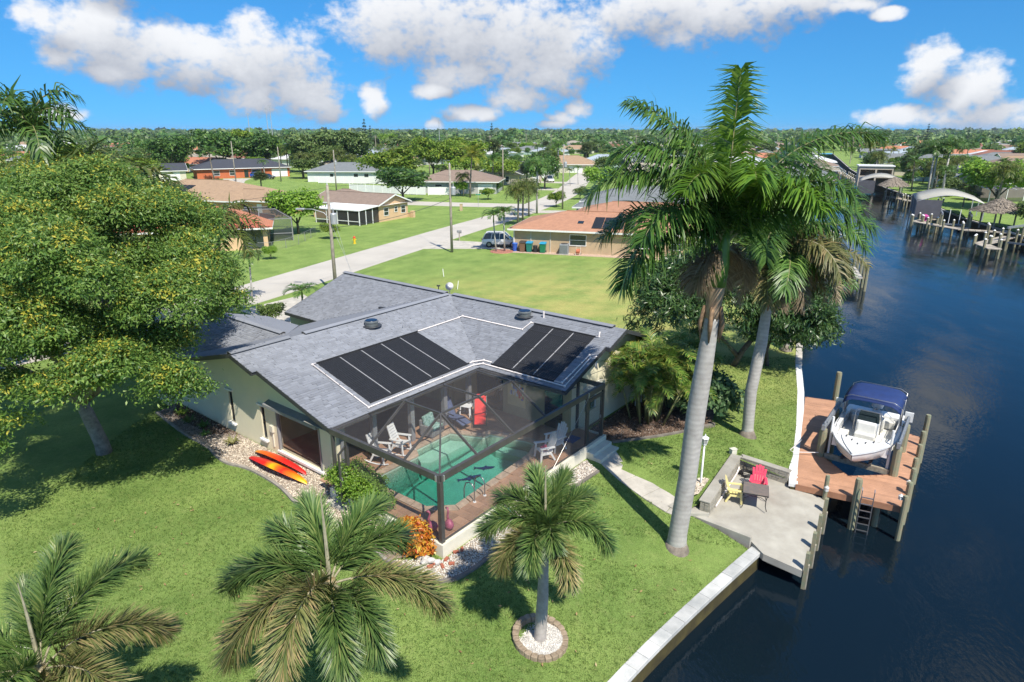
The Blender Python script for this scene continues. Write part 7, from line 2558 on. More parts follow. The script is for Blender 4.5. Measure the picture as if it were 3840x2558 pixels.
# ================================================================ VEHICLES
def car(label, loc, rz, col, L=4.9, Wd=1.95, Hh=1.75, group=None, kind='suv'):
    t = thing('parked_car', label, 'car', loc, rz, group)
    m = mat('paint_%d_%d_%d' % tuple(int(c * 99) for c in col), col, .25, .03, 2, coat=.6)
    hl, hw_ = L / 2, Wd / 2
    # body loft: stations along x with lower, belt half widths
    prof = [(-hl, .55, .95, .86), (-hl + .12, .38, 1.02, .95), (-hl + .9, .30, 1.05, 1.0), (0, .28, 1.03, 1.0), (hl - 1.35, .30, 1.02, 1.0), (hl - .5, .34, .93, .97), (hl - .08, .42, .80, .88), (hl, .55, .72, .78)]
    v, f = [], []
    for x, z0, z1, w in prof:
        W2 = hw_ * w
        v += [(x, -W2 * .96, z0), (x, -W2, (z0 + z1) * .55), (x, -W2 * .93, z1), (x, W2 * .93, z1), (x, W2, (z0 + z1) * .55), (x, W2 * .96, z0)]
    for i in range(len(prof) - 1):
        for k in range(6):
            k2 = (k + 1) % 6
            f.append((i * 6 + k, i * 6 + k2, (i + 1) * 6 + k2, (i + 1) * 6 + k)[::-1])
    f += [(0, 1, 2, 3, 4, 5), tuple(range((len(prof) - 1) * 6 + 5, (len(prof) - 1) * 6 - 1, -1))]
    body = ob('body', MB().add(v, f), m, t, bevel=.04)
    zt = Hh
    xb0, xb1, xt0, xt1 = -hl + .12, hl - 1.25, -hl + .5, hl - 2.05
    wb, wt = hw_ * .92, hw_ * .74
    ob('roof_panel', MB().add([(xt0, -wt, zt), (xt1, -wt, zt), (xt1, wt, zt), (xt0, wt, zt), (xt0 + .1, -wt * .8, zt + .05), (xt1 - .1, -wt * .8, zt + .05), (xt1 - .1, wt * .8, zt + .05), (xt0 + .1, wt * .8, zt + .05)], [(4, 5, 6, 7), (0, 1, 5, 4), (1, 2, 6, 5), (2, 3, 7, 6), (3, 0, 4, 7), (3, 2, 1, 0)]), m, t)
    zb = 1.0
    ob('windscreen', MB().face((xb1, -wb, zb), (xb1, wb, zb), (xt1, wt, zt), (xt1, -wt, zt)), GLASS, t)
    ob('rear_window', MB().face((xb0, wb, zb), (xb0, -wb, zb), (xt0, -wt, zt), (xt0, wt, zt)), GLASS, t)
    for s in (-1, 1):
        g = MB().face((xb0, s * wb, zb), (xb1, s * wb, zb), (xt1, s * wt, zt), (xt0, s * wt, zt))
        sw = ob('side_window', g, GLASS, t)
        for (p, q) in (((xb0, zb), (xt0, zt)), ((xb1, zb), (xt1, zt)), ((-.2, zb), (-.15, zt)), ((-1.25, zb), (-1.1, zt))):
            ob('pillar', MB().beam((p[0], s * (wb + .005), p[1]), (q[0], s * (wt + .005), q[1]), .05, .09), m, sw)
        for x in (-hl + .95, hl - .98):
            w_ = ob('wheel', MB().tube([(x, s * (hw_ - .2), .36), (x, s * (hw_ + .02), .36)], .36, 18), mat('tyre', (.02, .02, .021), .8, .1), t)
            ob('rim', MB().tube([(x, s * (hw_ + .0), .36), (x, s * (hw_ + .03), .36)], .22, 12), mat('rim_alloy', (.35, .35, .36), .35, .1, metal=.6), w_)
        ob('headlight', MB().box(hl - .12, s * hw_ * .66, .78, .16, .4, .13), mat('lamp_lens', (.7, .72, .74), .2), t)
        ob('tail_light', MB().box(-hl + .05, s * hw_ * .78, .98, .1, .22, .2), mat('tail_red', (.35, .01, .01), .3), t)
        ob('mirror', MB().box(hl - 1.75, s * (hw_ + .06), 1.08, .16, .18, .13), m, t, bevel=.02)
        ob('sill', MB().box(0, s * (hw_ * .97), .33, L * .6, .08, .14), CHAR, t)
        if kind == 'suv': ob('roof_rail', MB().beam((xt0 + .2, s * wt * .9, zt + .09), (xt1 - .2, s * wt * .9, zt + .09), .04, .04), GREYP, t)
    return t


car('white sport utility vehicle parked beside the tan house', (-1.3, 82.4, .04), R(-5), (.80, .80, .81))
car('bright blue car parked before the brick house garage', (-79.0, 209, .04), R(-12), (.015, .07, .42), 4.7, 1.9, 1.6)
car('dark grey car parked right of the blue one', (-74.0, 203, .04), R(-12), (.05, .055, .06), 4.7, 1.9, 1.5, kind='sedan')
car('white jeep parked before the dark gabled house', (10.6, 190.5, .04), R(-75), (.75, .75, .75), 4.2, 1.9, 1.85)
car('white car on the driveway of the brown roofed house', (27.5, 236, .04), R(5), (.75, .75, .76), 4.6, 1.85, 1.5, kind='sedan')

# ================================================================ TREES OF THE NEIGHBOURHOOD
def tree_proto(name, blobs, clumps, per, crad, L, Wd, m, seed, th, tr=.22, bark=None, drop=.3):
    t = thing(name, '', 'tree')
    obm('crown', crown_mesh(name + '_crown', blobs, clumps, per, crad, L, Wd, m, seed, drop=drop, low=-.45), t)
    ob('trunk', MB().tube([(0, 0, -.2), (.05, .05, th * .5), (.1, 0, th)], [tr, tr * .8, tr * .5], 8), bark or BARKD, t, smooth=True)
    for k in range(3):
        a = k * 2.1 + seed
        ob('limb', MB().tube([(.06, .03, th * .6), (math.cos(a) * 1.2, math.sin(a) * 1.2, th + .6), (math.cos(a) * 2.2, math.sin(a) * 2.2, th + 1.6)], [tr * .5, tr * .35, tr * .15], 6), bark or BARKD, t)
    return t


def rnd_blobs(seed, r, h, n=9, flat=.7):
    q = random.Random(seed)
    out = [(0, 0, h, r * .72, r * .72, r * flat * .8)]
    for k in range(n):
        a = q.uniform(0, 6.28)
        d = r * q.uniform(.4, .72)
        s = r * q.uniform(.3, .5)
        out.append((d * math.cos(a), d * math.sin(a), h + q.uniform(-.35, .5) * r * flat, s, s, s * q.uniform(.6, .9)))
    return out


FERN = leafmat('ficus_leaf', (.05, .095, .028), (.12, .175, .05), (.17, .22, .075), .22, .5, .35, .2)
PROT = {}
for k, (m, sd2, fl) in {'deep': (DEEP, 1, .75), 'olive': (OLIVE, 2, .7), 'lime': (LIME, 3, .62), 'ficus': (FERN, 4, .75), 'bright': (GRN, 5, .7), 'deep2': (DEEP, 6, .95), 'olive2': (OLIVE, 7, .85), 'lime2': (LIME, 8, .5)}.items():
    PROT[k] = tree_proto('broadleaf_tree', rnd_blobs(sd2 * 13, 4.0, 4.3, 10, fl), 330, 15, .38, .5, .26, m, 60 + sd2, 2.6)


def join_fronds(fr):
    V, F, MI = [], [], []
    for me, az, base in fr:
        n = len(me.vertices)
        v = np.empty(n * 3, dtype=np.float32)
        me.vertices.foreach_get('co', v)
        v = v.reshape(-1, 3)
        c, s = math.cos(az), math.sin(az)
        w = np.stack([v[:, 0] * c - v[:, 1] * s, v[:, 0] * s + v[:, 1] * c, v[:, 2]], 1) + np.array(base)
        lp_ = np.empty(len(me.loops), dtype=np.int32)
        me.loops.foreach_get('vertex_index', lp_)
        mi = np.empty(len(me.polygons), dtype=np.int32)
        me.polygons.foreach_get('material_index', mi)
        off = sum(len(x) for x in V)
        V.append(w)
        F.append(lp_.reshape(-1, 4) + off)
        MI.append(mi)
    return np.concatenate(V), np.concatenate(F), np.concatenate(MI)


def palm_proto(name, trunk, rad, spec, L, mats, nl=26, ll=.8, lw=.10, mode='royal', shaft=None, seed=1, skirt=0):
    t = thing(name, '', 'palm tree')
    ob('trunk', MB().tube(trunk, rad, 8), TRUNKG if shaft else TRUNKB, t, smooth=True)
    c = trunk[-1]
    if shaft: ob('crownshaft', MB().tube([c, (c[0], c[1], c[2] + .9)], [rad[-1] * 1.25, rad[-1] * .7], 8), SHAFT, t)
    fr = []
    for i, (az, e0, e1) in enumerate(spec):
        fr.append((frond_mesh('f', L, e0, e1, nl, ll, lw, mode, mats, 1.3, seed + i, .12, .04), R(az), (c[0], c[1], c[2] + (.8 if shaft else 0))))
    V, F, MI = join_fronds(fr)
    obm('crown', npmesh(name + '_crown', V, F, mats, MI), t)
    if skirt: obm('dead_fronds', npmesh(name + '_skirt', *join_fronds([(frond_mesh('f', L * .6, -40, -86, 14, ll * .7, lw, mode, [PALMD, RACHB], 1, seed + 50 + i, .1, .03), i * 1.05, c) for i in range(6)])[:2], [PALMD]), t)
    return t


gs = lambda n, a, b, c, d: [(i * 137.5 % 360, a + (b - a) * i / n, c + (d - c) * i / n) for i in range(n)]
PROT['coco'] = palm_proto('coconut_palm', [(0, 0, -.2), (.1, 0, 2.5), (.35, .1, 5), (.6, .15, 7)], [.2, .15, .13, .11], gs(16, 80, 5, 10, -80), 3.2, [leafmat('coco_leaf', (.09, .14, .015), (.22, .26, .03), (.40, .33, .04), .3, .45, .4, .3), RACH], 30, .85, .09, 'areca', None, 500)
PROT['coco2'] = palm_proto('coconut_palm', [(0, 0, -.2), (-.15, 0, 2), (-.3, .1, 4.5), (-.35, .2, 6.2)], [.18, .14, .12, .1], gs(14, 75, 0, 0, -80), 2.6, [PALMG, RACH], 28, .75, .09, 'areca', None, 520)
PROT['roy'] = palm_proto('queen_palm', [(0, 0, -.2), (0, 0, 3), (.05, 0, 6.5)], [.17, .15, .12], gs(13, 78, 20, -30, -85), 2.6, [PALMG, RACH], 28, .9, .09, 'royal', 1, 540)
PROT['queen'] = palm_proto('queen_palm', [(0, 0, -.2), (.05, 0, 2.5), (.1, .1, 5.4)], [.16, .14, .12], gs(15, 70, -20, -50, -87), 2.6, [leafmat('queen_leaf', (.05, .085, .015), (.12, .16, .03), (.22, .21, .05), .25, .5, .35, .25), RACH], 30, .95, .085, 'royal', None, 560)
PROT['adon'] = palm_proto('adonidia_palm', [(0, 0, -.2), (.15, .05, 1.6), (.3, .1, 3.6)], [.11, .09, .075], gs(10, 65, 25, -50, -80), 1.7, [PALMG, RACH], 24, .55, .07, 'areca', 1, 580)
PROT['cab'] = palm_proto('cabbage_palm', [(0, 0, -.2), (0, 0, 2), (0, 0, 4)], [.17, .16, .15], gs(22, 85, -35, 30, -60), 1.5, [leafmat('cab_leaf', (.05, .09, .03), (.12, .16, .06), (.20, .20, .09), .25, .5), RACH], 16, .8, .1, 'fox', None, 600)
nf = thing('norfolk_pine', '', 'tree')
obm('crown', crown_mesh('norfolk_crown', [(0, 0, 2 + k * 1.25, 2.3 * (1 - k / 9.5), 2.3 * (1 - k / 9.5), .35) for k in range(9)], 260, 12, .25, .5, .2, leafmat('pine_leaf', (.012, .035, .016), (.035, .07, .03), None, .1), 77), nf)
ob('trunk', MB().tube([(0, 0, 0), (0, 0, 13)], [.22, .05], 6), BARKD, nf)
PROT['pine'] = nf
sv = thing('silver_palm', '', 'palm tree')
obm('crown', crown_mesh('silver_crown', rnd_blobs(5, 3.2, 3.6, 12, .9), 120, 16, .35, 1.3, .35, SILV, 81), sv)
ob('trunk', MB().tube([(0, 0, -.2), (0, 0, 3)], [.3, .25], 8), TRUNKB, sv)
PROT['silver'] = sv
BASEH = {'deep': 8.0, 'olive': 7.8, 'lime': 7.6, 'ficus': 8.0, 'bright': 7.8, 'deep2': 8.6, 'olive2': 8.3, 'lime2': 7.0, 'coco': 9.6, 'coco2': 8.2, 'roy': 9.4, 'queen': 7.4, 'adon': 5.6, 'cab': 5.4, 'pine': 13.5, 'silver': 7.0}
USED = set()


def put(kind, x, y, h, label, group=None, sx=1.0, rz=None, z=0):
    p = PROT[kind]
    s = h / BASEH[kind]
    rz = rng.uniform(0, 6.28) if rz is None else rz
    if kind in USED:
        o = copy_tree(p, None, (x, y, z), rz, label)
    else:
        USED.add(kind)
        o = p
        o.location = (x, y, z)
        o.rotation_euler = (0, 0, rz)
        o['label'] = label
    o.scale = (s * sx, s * sx, s)
    if group: o['group'] = group
    elif 'group' in o.keys(): del o['group']
    return o


# trees told apart in the middle distance
put('bright', -30.3, 93, 6.8, 'round bright green tree left of the near utility pole', sx=1.15)
put('lime', -24.6, 88.5, 2.3, 'small yellow-green bush by the chain-link fence')
put('bright', -27.5, 73.8, 1.7, 'low round shrub on the verge before the screened cage')
put('deep', -22.5, 137.5, 7.6, 'sprawling dark tree behind the peach house', sx=1.55)
put('lime2', -30.5, 168, 10.5, 'layered flat-topped yellow-green poinciana behind the white fence', sx=1.15)
put('lime', -24, 205, 13, 'tall light green tree rising over the flat-topped poinciana')
put('bright', -11.5, 149.0, 3.6, 'dense green shrub by the tan house wall')
put('coco', -9.2, 146, 11.8, 'tall yellowing coconut palm before the garage', rz=.5)
put('queen', -10.8, 148, 6.0, 'shorter palm with brown fronds beside the tall coconut palm')
put('queen', .9, 101.5, 7.4, 'drooping queen palm left of the vent pipe')
put('queen', 1.7, 106, 7.6, 'second drooping queen palm of the street clump')
put('queen', 2.9, 113, 7.2, 'queen palm with hanging skirt nearest the street bend')
put('roy', 4.4, 117, 10.4, 'tallest drooping palm of the street clump')
put('adon', -1.9, 78.7, 5.5, 'leaning thin palm in the red mulch ring, left of the pair', rz=2.6)
put('adon', -.9, 78.9, 6.0, 'upright thin palm in the red mulch ring, right of the pair', rz=4.2)
put('deep2', 8.2, 168, 10.0, 'dark avocado tree in front of the white jeep')
put('cab', 3.8, 172, 6.5, 'grey-green cabbage palm by the dark gabled house')
put('coco2', -5.0, 172, 9.0, 'slim palm against the beige gable')
put('bright', 19.5, 152, 7.0, 'round green tree at the bend of the street', sx=1.1)
put('olive', 14.5, 142, 3.0, 'low bushy shrub on the verge beside the driveway')
put('lime', -5.1, 141.5, 2.7, 'round clipped green shrub at the street corner', sx=1.2)
put('deep', -3.9, 156, 3.0, 'dark clipped shrub beside the tan garage')
put('lime', 8.5, 127.5, 3.2, 'yellow-green shrub by the driveway pole')
put('silver', 37, 206, 9.0, 'large silver-leaved palm right of the street')
put('queen', 45, 212, 7.5, 'feathery green palm right of the silver palm')
put('roy', 14, 205, 12.5, 'tall palm rising over the brown roof by the street')
put('adon', 15.5, 178, 5.0, 'thin young palm on the verge past the white jeep')
put('adon', 18.0, 182, 5.6, 'second thin young palm on the far verge')
put('adon', -22.4, 54.6, 4.6, 'leaning palm on the street side of the garage drive', rz=1.0)
put('adon', -15.6, 46.4, 3.6, 'bushy small palm beside the garage roof', sx=1.4)
put('olive', -17.9, 47.2, 2.0, 'small round shrub left of the garage palm')
put('lime2', -14.7, 45.2, 1.7, 'mixed shrub under the small garage palm')
put('roy', -27.2, 38.5, 17.6, 'tall dark palm rising above the flowering tree at the far left', sx=.75, rz=.3)
put('queen', -24.6, 38.5, 14.6, 'arching palm just right of the tall dark palm above the flowering tree', sx=1.15)
put('queen', -20.5, 45, 10.5, 'palm fronds showing over the right of the flowering tree')
put('deep', -33, 36, 8, 'dark tree behind the flowering tree at the left edge')
put('olive', -29.5, 46, 7.5, 'olive tree between the flowering tree and the street')
put('queen', -36, 54, 8.5, 'palm beyond the street behind the flowering tree')
put('olive', -46, 58, 8, 'olive tree across the street at the left edge', sx=1.2)
put('cab', -63, 168, 4.2, 'low fan palm on the lawn beyond the tan roof', sx=1.5)
put('coco2', -87, 196, 10.5, 'fan-topped palm left of the leaning pole')
put('adon', -73, 199, 6.5, 'leaning palm by the brick house drive')
put('queen', -63.5, 205, 9.0, 'yellowish palm behind the slim pole')
put('queen', -60.5, 207, 8.6, 'palm beside the yellowish palm by the slim pole')
for i, (x, y, h, k) in enumerate(((-70, 236, 15, 'ficus'), (-58, 240, 15.5, 'ficus'), (-64, 228, 11, 'olive'), (-88, 240, 15, 'deep2'), (-101, 236, 15.5, 'deep'), (-114, 226, 14, 'deep2'), (-95, 252, 15, 'lime'), (-117, 205, 10, 'olive'), (-110, 190, 9.5, 'deep'), (-99, 178, 8.5, 'lime'), (-126, 186, 11, 'lime2'), (-134, 215, 12, 'ficus'))):
    put(k, x, y, h, ['broad grey-green tree behind the slim pole', 'right half of the broad grey-green tree mass', 'olive tree in front of the grey-green mass', 'dark tree behind the brick house roof', 'tall dark tree behind the brick house', 'dark tree left of the brick house', 'bright tree far behind the brick house', 'olive tree left of the beige garage', 'dark tree beside the beige garage', 'light tree left of the street lamp', 'flat light tree at the left', 'grey-green tree at the far left'][i], sx=1.15)
# left bank by the tan house and the water
put('deep', 25.5, 60, 5.0, 'dark tree on the left bank beyond the mango', sx=1.2)
put('olive', 31, 74, 5.0, 'olive tree on the left bank past the tan house')
put('roy', 33.5, 78, 9.5, 'slim palm on the left bank behind the royal palms')
royal('leaning royal palm over the water with brown hanging fronds', (18.6, 42.0, -.1), [(18.6, 42, -.2), (18.7, 42, .3), (19.0, 42.0, 2.4), (19.5, 42, 4.4)], [.28, .24, .22, .2], [(19.5, 42, 4.3), (19.55, 42, 4.8), (19.65, 42, 5.4), (19.75, 42, 6.0), (19.8, 42, 6.4)],
      [(i * 137.5 % 360, 66 - i * 5.5, -55 - 2 * i, 3.6, 'o' if i % 2 else 'g') for i in range(13)] + [(a, -15, -87, 2.6, 'd') for a in (0, 60, 120, 180, 240, 300, 330)], nl=60, ll=.8)
# right bank
for i, (x, y, h, dz) in enumerate(((91, 146, 13, 0), (92.6, 147.5, 12, 0), (93.6, 145.2, 13.5, 0))):
    put('roy', x, y, h, ['left palm of the tall trio on the right bank', 'middle palm of the tall trio on the right bank', 'right palm of the tall trio on the right bank'][i], sx=1.0)
put('bright', 92, 126, 9.6, 'big round tree at the right edge above the canal docks', sx=1.35)
put('olive', 76, 94, 5.0, 'leafy shrub beside the thatched hut at the right edge', sx=1.3)
put('queen', 99, 136, 6.5, 'palm before the screened porch on the right bank')
put('deep', 97, 141, 2.0, 'clipped hedge before the tan gabled house', sx=2.2)
put('queen', 100, 158, 8.5, 'palm cluster left of the tan gabled house')
put('coco2', 97, 162, 9, 'dark palm in the cluster left of the tan gabled house')
put('queen', 103, 164, 8, 'feathery palm behind the tall trio')
put('queen', 112, 170, 9, 'palm behind the tan gabled roof')
put('coco2', 117, 174, 8.5, 'second palm behind the tan gabled roof')
put('queen', 106, 196, 9.5, 'palm on the right bank by the far lawn')
put('roy', 108, 200, 9.0, 'second palm on the right bank by the far lawn')
put('deep', 121, 205, 7, 'dark tree before the long grey roof')

# ---- everything farther: streets of bungalows and trees
HP = []
cols = [('white', 'grey'), ('cream', 'tan'), ('tan', 'brown'), ('white', 'lblue'), ('peach', 'terra'), ('stone', 'beige'), ('grey', 'dark'), ('white', 'white'), ('cream', 'redbrown'), ('teal', 'grey')]
for i, (w, r_) in enumerate(cols):
    HP.append(home('', (0, 0), 0, 19 + (i % 3) * 2.5, 11 + (i % 2) * 1.5, w, r_, 'hip' if i % 4 else 'gable', 2.8, .33, .7, [('f', -5, 1.4, .9, 2.2), ('f', 0, 1.1, .05, 2.2, 'door'), ('f', 5.5, 4.6, .05, 2.3, 'garage')]))
hused = set()
taken = [(x, y, 13) for x, y in ((12, 82), (19, 97), (24, 113), (-25, 112), (-42, 83), (-55, 122), (-45, 117), (-86, 214), (-103, 199), (-48, 197), (-12, 161), (0, 188), (4, 214), (18, 240), (36, 268), (44, 196), (109, 150), (157, 238), (147, 244), (167, 232), (195, 330), (212, 375), (163, 212), (217, 300), (205, 268))]
qh = random.Random(99)
roadpl = [(-2.3, 110, 0), (4, 127, 0), (11.2, 149, 0), (17, 180, 0), (25, 230, 0), (42, 300, 0), (85, 430, 0)]
road2 = [(3.5, 129, 0), (-13, 132, 0), (-40, 140, 0), (-75, 152, 0), (-130, 175, 0), (-190, 205, 0)]
cw = WPOLY
HN = []
RN = {'grey': 'grey', 'tan': 'tan', 'brown': 'brown', 'lblue': 'pale blue', 'terra': 'terracotta', 'beige': 'beige', 'dark': 'dark', 'white': 'white', 'redbrown': 'red-brown'}
for i, (y, off, k, a) in enumerate(((176, 24, 0, 0), (198, 22, 9, 180), (222, 21, 5, 0), (282, 22, 0, 0), (306, 20, 3, 180), (334, 22, 6, 0), (362, 22, 0, 180), (250, 62, 1, 0), (190, 84, 5, 0), (176, 100, 2, 180), (246, 92, 3, 0), (292, 66, 9, 0), (226, 112, 8, 0), (318, 70, 7, 180), (346, 64, 4, 0))):
    b0, b1 = [(p, q) for p, q in zip(RBANK[1:], RBANK) if p[1] <= y <= q[1]][0]
    x = b0[0] + (b1[0] - b0[0]) * (y - b0[1]) / (b1[1] - b0[1]) + off
    lab = '%s roofed house, %s' % (RN[cols[k][1]], ['first behind the two-storey boathouse', 'second behind the two-storey boathouse', 'by the far lawn of the right bank', 'at the start of the far waterside row', 'with pale roof in the far waterside row', 'darkest of the far waterside row', 'last of the far waterside row', 'in the second row behind the long grey roof', 'in the second row above the round tree', 'at the right edge above the round tree', 'with pale roof in the second row', 'farther along the second row', 'at the right edge of the second row', 'white-roofed at the far second row', 'terracotta at the far second row'][i])
    copy_tree(HP[k], None, (x, y, 0), R(-21 + a), lab)['group'] = 'houses along the right bank'
    taken.append((x, y, 12))
    HN.append((x, y, RN[cols[k][1]]))
for row in range(-18, 16):
    for s in range(0, 26):
        S_, T2_ = 150 + s * 27 + qh.uniform(-5, 5), row * 33 + (14 if row % 2 else 0) + qh.uniform(-3, 3)
        x, y = S_ * .39 + T2_ * .92, S_ * .92 - T2_ * .39
        if abs(x) > .82 * y + 10 or y < 165 or y > 640: continue
        if any(math.hypot(x - a, y - b) < c + 12 for a, b, c in taken): continue
        if seg_dist(x, y, roadpl)[0] < 16 or seg_dist(x, y, road2)[0] < 15 or inside(x, y, cw): continue
        if min(math.hypot(x - px, y - py) for px, py in RBANK[:5]) < 14: continue
        if qh.random() < .22: continue
        k = qh.randrange(len(HP))
        side = 'left of the street' if x < seg_dist(x, y, roadpl)[0] * 0 + (y - 110) * .24 else ('between the street and the canal' if x < y * .45 else 'on the far right bank')
        band = 'near' if y < 260 else ('middle' if y < 400 else 'far')
        lab = '%s roofed bungalow in the %s rows %s' % (RN[cols[k][1]], band, side)
        if k in hused: copy_tree(HP[k], None, (x, y, 0), R(-23 + (90 if qh.random() < .2 else 0) + (180 if qh.random() < .5 else 0)), lab)
        else:
            hused.add(k)
            HP[k].location = (x, y, 0)
            HP[k].rotation_euler = (0, 0, R(-23))
            HP[k]['label'] = lab
        taken.append((x, y, 8))
        HN.append((x, y, RN[cols[k][1]]))
for k, p in enumerate(HP):
    for o in [o for o in C.objects if o.name.startswith('house') and o.get('label') and 'bungalow' in o['label']]: o['group'] = 'bungalows in the rows beyond the street'
    break
kinds = ['deep', 'olive', 'lime', 'ficus', 'bright', 'deep2', 'olive2', 'lime2']
pk = ['coco', 'coco2', 'roy', 'queen', 'cab', 'queen', 'coco2']
NAMEK = {'deep': 'dark green tree', 'olive': 'olive green tree', 'lime': 'yellow-green tree', 'ficus': 'grey-green tree', 'bright': 'light green tree', 'deep2': 'tall dark tree', 'olive2': 'rounded olive tree', 'lime2': 'flat-topped light tree', 'coco': 'yellow-green coconut palm', 'coco2': 'slim coconut palm', 'roy': 'straight palm', 'queen': 'drooping queen palm', 'cab': 'round-headed fan palm'}
def tlabel(k, x, y, band, side):
    hx_, hy_, rn = min(HN, key=lambda h: math.hypot(h[0] - x, h[1] - y))
    rel = ('left of' if x < hx_ else 'right of') if abs(x - hx_) > abs(y - hy_) else ('before' if y < hy_ else 'behind')
    art = 'an' if rn[0] in 'aeiou' else 'a'
    return '%s %s %s %s roof in the %s rows, %s' % (NAMEK[k], rel, art, rn, band, {'left of the street': 'left of street', 'between the street and the canal': 'before the canal'}.get(side, 'on right bank'))


def scatter(n_t, n_p, xr, yr, clear, power=1.0, wedge=.82):
    a_ = b_ = tries = 0
    while (a_ < n_t or b_ < n_p) and tries < 15000:
        tries += 1
        y = yr[0] + (yr[1] - yr[0]) * qh.random() ** power
        x = qh.uniform(*xr) if xr else qh.uniform(-wedge, wedge) * y
        if abs(x) > wedge * y: continue
        if inside(x, y, cw) or seg_dist(x, y, roadpl)[0] < 6.5 or seg_dist(x, y, road2)[0] < 7: continue
        if any(math.hypot(x - a, y - b) < c * clear for a, b, c in taken): continue
        if x < 75 and y < 178: continue
        if abs(x - (y - 110) * .24) < 16 and y < 215: continue
        if min(seg_dist(x, y, [(*p, 0) for p in RBANK[:6]])[0], 99) < 3: continue
        side = 'left of the street' if x < (y - 110) * .24 else ('between the street and the canal' if x < y * .45 else 'on the right bank')
        band = 'near' if y < 240 else ('middle' if y < 380 else 'far')
        if a_ < n_t and (qh.random() < .62 or b_ >= n_p):
            k = qh.choice(kinds)
            put(k, x, y, (qh.uniform(10, 13) if qh.random() < .08 else qh.uniform(3.2, 7.8)) * (1 + (y > 330) * .15), tlabel(k, x, y, band, side), 'trees among the distant houses', qh.uniform(.9, 1.4))
            a_ += 1
        elif b_ < n_p:
            k = qh.choice(pk)
            put(k, x, y, qh.uniform(4.5, 10.5), tlabel(k, x, y, band, side), 'palms among the distant houses', qh.uniform(.9, 1.2))
            b_ += 1


taken += [(-82, 196, 26), (-70, 190, 26), (-92, 192, 24), (-60, 184, 22), (-48, 184, 24), (-38, 182, 22), (-100, 190, 20), (6, 200, 22), (14, 222, 22), (30, 250, 22)]
scatter(84, 72, (-190, 62), (172, 300), .55)
scatter(26, 30, (76, 215), (108, 290), .62)
scatter(130, 80, None, (290, 560), .58, 1.1)
for i, (x, y, h) in enumerate(((-112, 520, 24), (-108, 522, 19), (-72, 560, 17), (-16, 540, 21), (-48, 600, 16), (352, 580, 21), (400, 600, 18))):
    put('pine', x, y, h, ['taller pine of the close pair on the left skyline', 'shorter pine of the close pair on the left skyline', 'small lone pine left of centre on the skyline', 'dark lone pine on the skyline above the street', 'smallest pine on the skyline left of the street', 'lone pine on the skyline right of the tall palms', 'rightmost pine on the far skyline'][i], 'pines on the skyline', .75)
# stadium lights on the left skyline
for i, (x, y, h) in enumerate(((-262, 380, 24), (-242, 360, 20), (-330, 420, 27), (-175, 500, 30), (-180, 470, 24), (-185, 520, 29), (-68, 640, 24))):
    t = thing('floodlight_mast', ['floodlight mast right of the tall left palm', 'shorter floodlight mast beside the one by the left palm', 'leftmost floodlight mast on the skyline', 'leftmost mast of the skyline group of three', 'shortest mast of the skyline group of three', 'tallest mast of the skyline group of three', 'thin far mast near the centre skyline'][i], 'light mast', (x, y, 0), 0, 'floodlight masts on the skyline')
    ob('pole', MB().tube([(0, 0, 0), (0, 0, h)], [.35, .2], 6), GALV, t)
    ob('lamp_rack', MB().bx(-1.6, 1.6, -.2, .2, h, h + .25).bx(-1.3, 1.3, -.2, .2, h + .9, h + 1.15).bx(-.08, .08, -.1, .1, h, h + 1.1), GALV, t)


def woods(name, y0, y1, num, size, seed, mats, hmin, hmax):
    q = np.random.RandomState(seed)
    r = np.sqrt(q.uniform(y0 ** 2, y1 ** 2, num))
    a = q.uniform(-R(42), R(42), num)
    X, Y = r * np.sin(a), r * np.cos(a)
    keep = ~np.array([inside(px, py, cw) for px, py in zip(X, Y)])
    X, Y = X[keep], Y[keep]
    n, per = len(X), 34
    h = hmin + (hmax - hmin) * q.uniform(0, 1, n) ** 2.2 * 1.25
    w = h * q.uniform(.45, .8, n)
    d = q.normal(size=(n, per, 3))
    d /= np.linalg.norm(d, axis=2)[:, :, None]
    d[:, :, 2] = np.abs(d[:, :, 2]) * 1.1 - .25
    cen = np.stack([X, Y, h * .45], 1)[:, None, :]
    pos = cen + d * np.stack([w, w, h * .5], 1)[:, None, :] * q.uniform(.75, 1.05, (n, per, 1))
    N_ = n * per
    pos = pos.reshape(-1, 3)
    nr_ = d.reshape(-1, 3) + np.array((0, 0, .4)) + q.normal(size=(N_, 3)) * .4
    nr_ /= np.linalg.norm(nr_, axis=1)[:, None]
    t = np.cross(nr_, q.normal(size=(N_, 3)))
    t /= np.linalg.norm(t, axis=1)[:, None]
    b = np.cross(nr_, t)
    s = np.repeat(h, per)[:, None] * size * q.uniform(.6, 1.3, (N_, 1))
    V = np.stack([pos - t * s, pos + b * s * .7, pos + t * s, pos - b * s * .7], 1).reshape(-1, 3)
    mi = np.repeat(q.randint(0, len(mats), n), per)
    return tag(obm(name, npmesh(name, V, np.arange(N_ * 4).reshape(-1, 4), mats, mi)), kind='stuff')


woods('distant_woods', 420, 1000, 1400, .17, 31, [DEEP, OLIVE, FERN, DEEP], 4, 11)
woods('distant_woods', 950, 3600, 3000, .22, 32, [DEEP, OLIVE, FERN], 5, 17)
woods('distant_woods', 3200, 8000, 2600, .4, 33, [DEEP, FERN], 8, 26)

# ================================================================ RIGHT BANK DOCKS
WDK = mat('grey_dock_wood', (.42, .37, .30), .85, .25, 3, .3, 20, island=.15)
CANV = mat('canopy_cloth', (.40, .385, .33), .8, .06, 1)
CURT = mat('grey_curtain', (.10, .10, .115), .8, .1, 1)
THAT = mat('thatch', (.27, .225, .175), .95, .4, 7, .9, 20, island=.3)


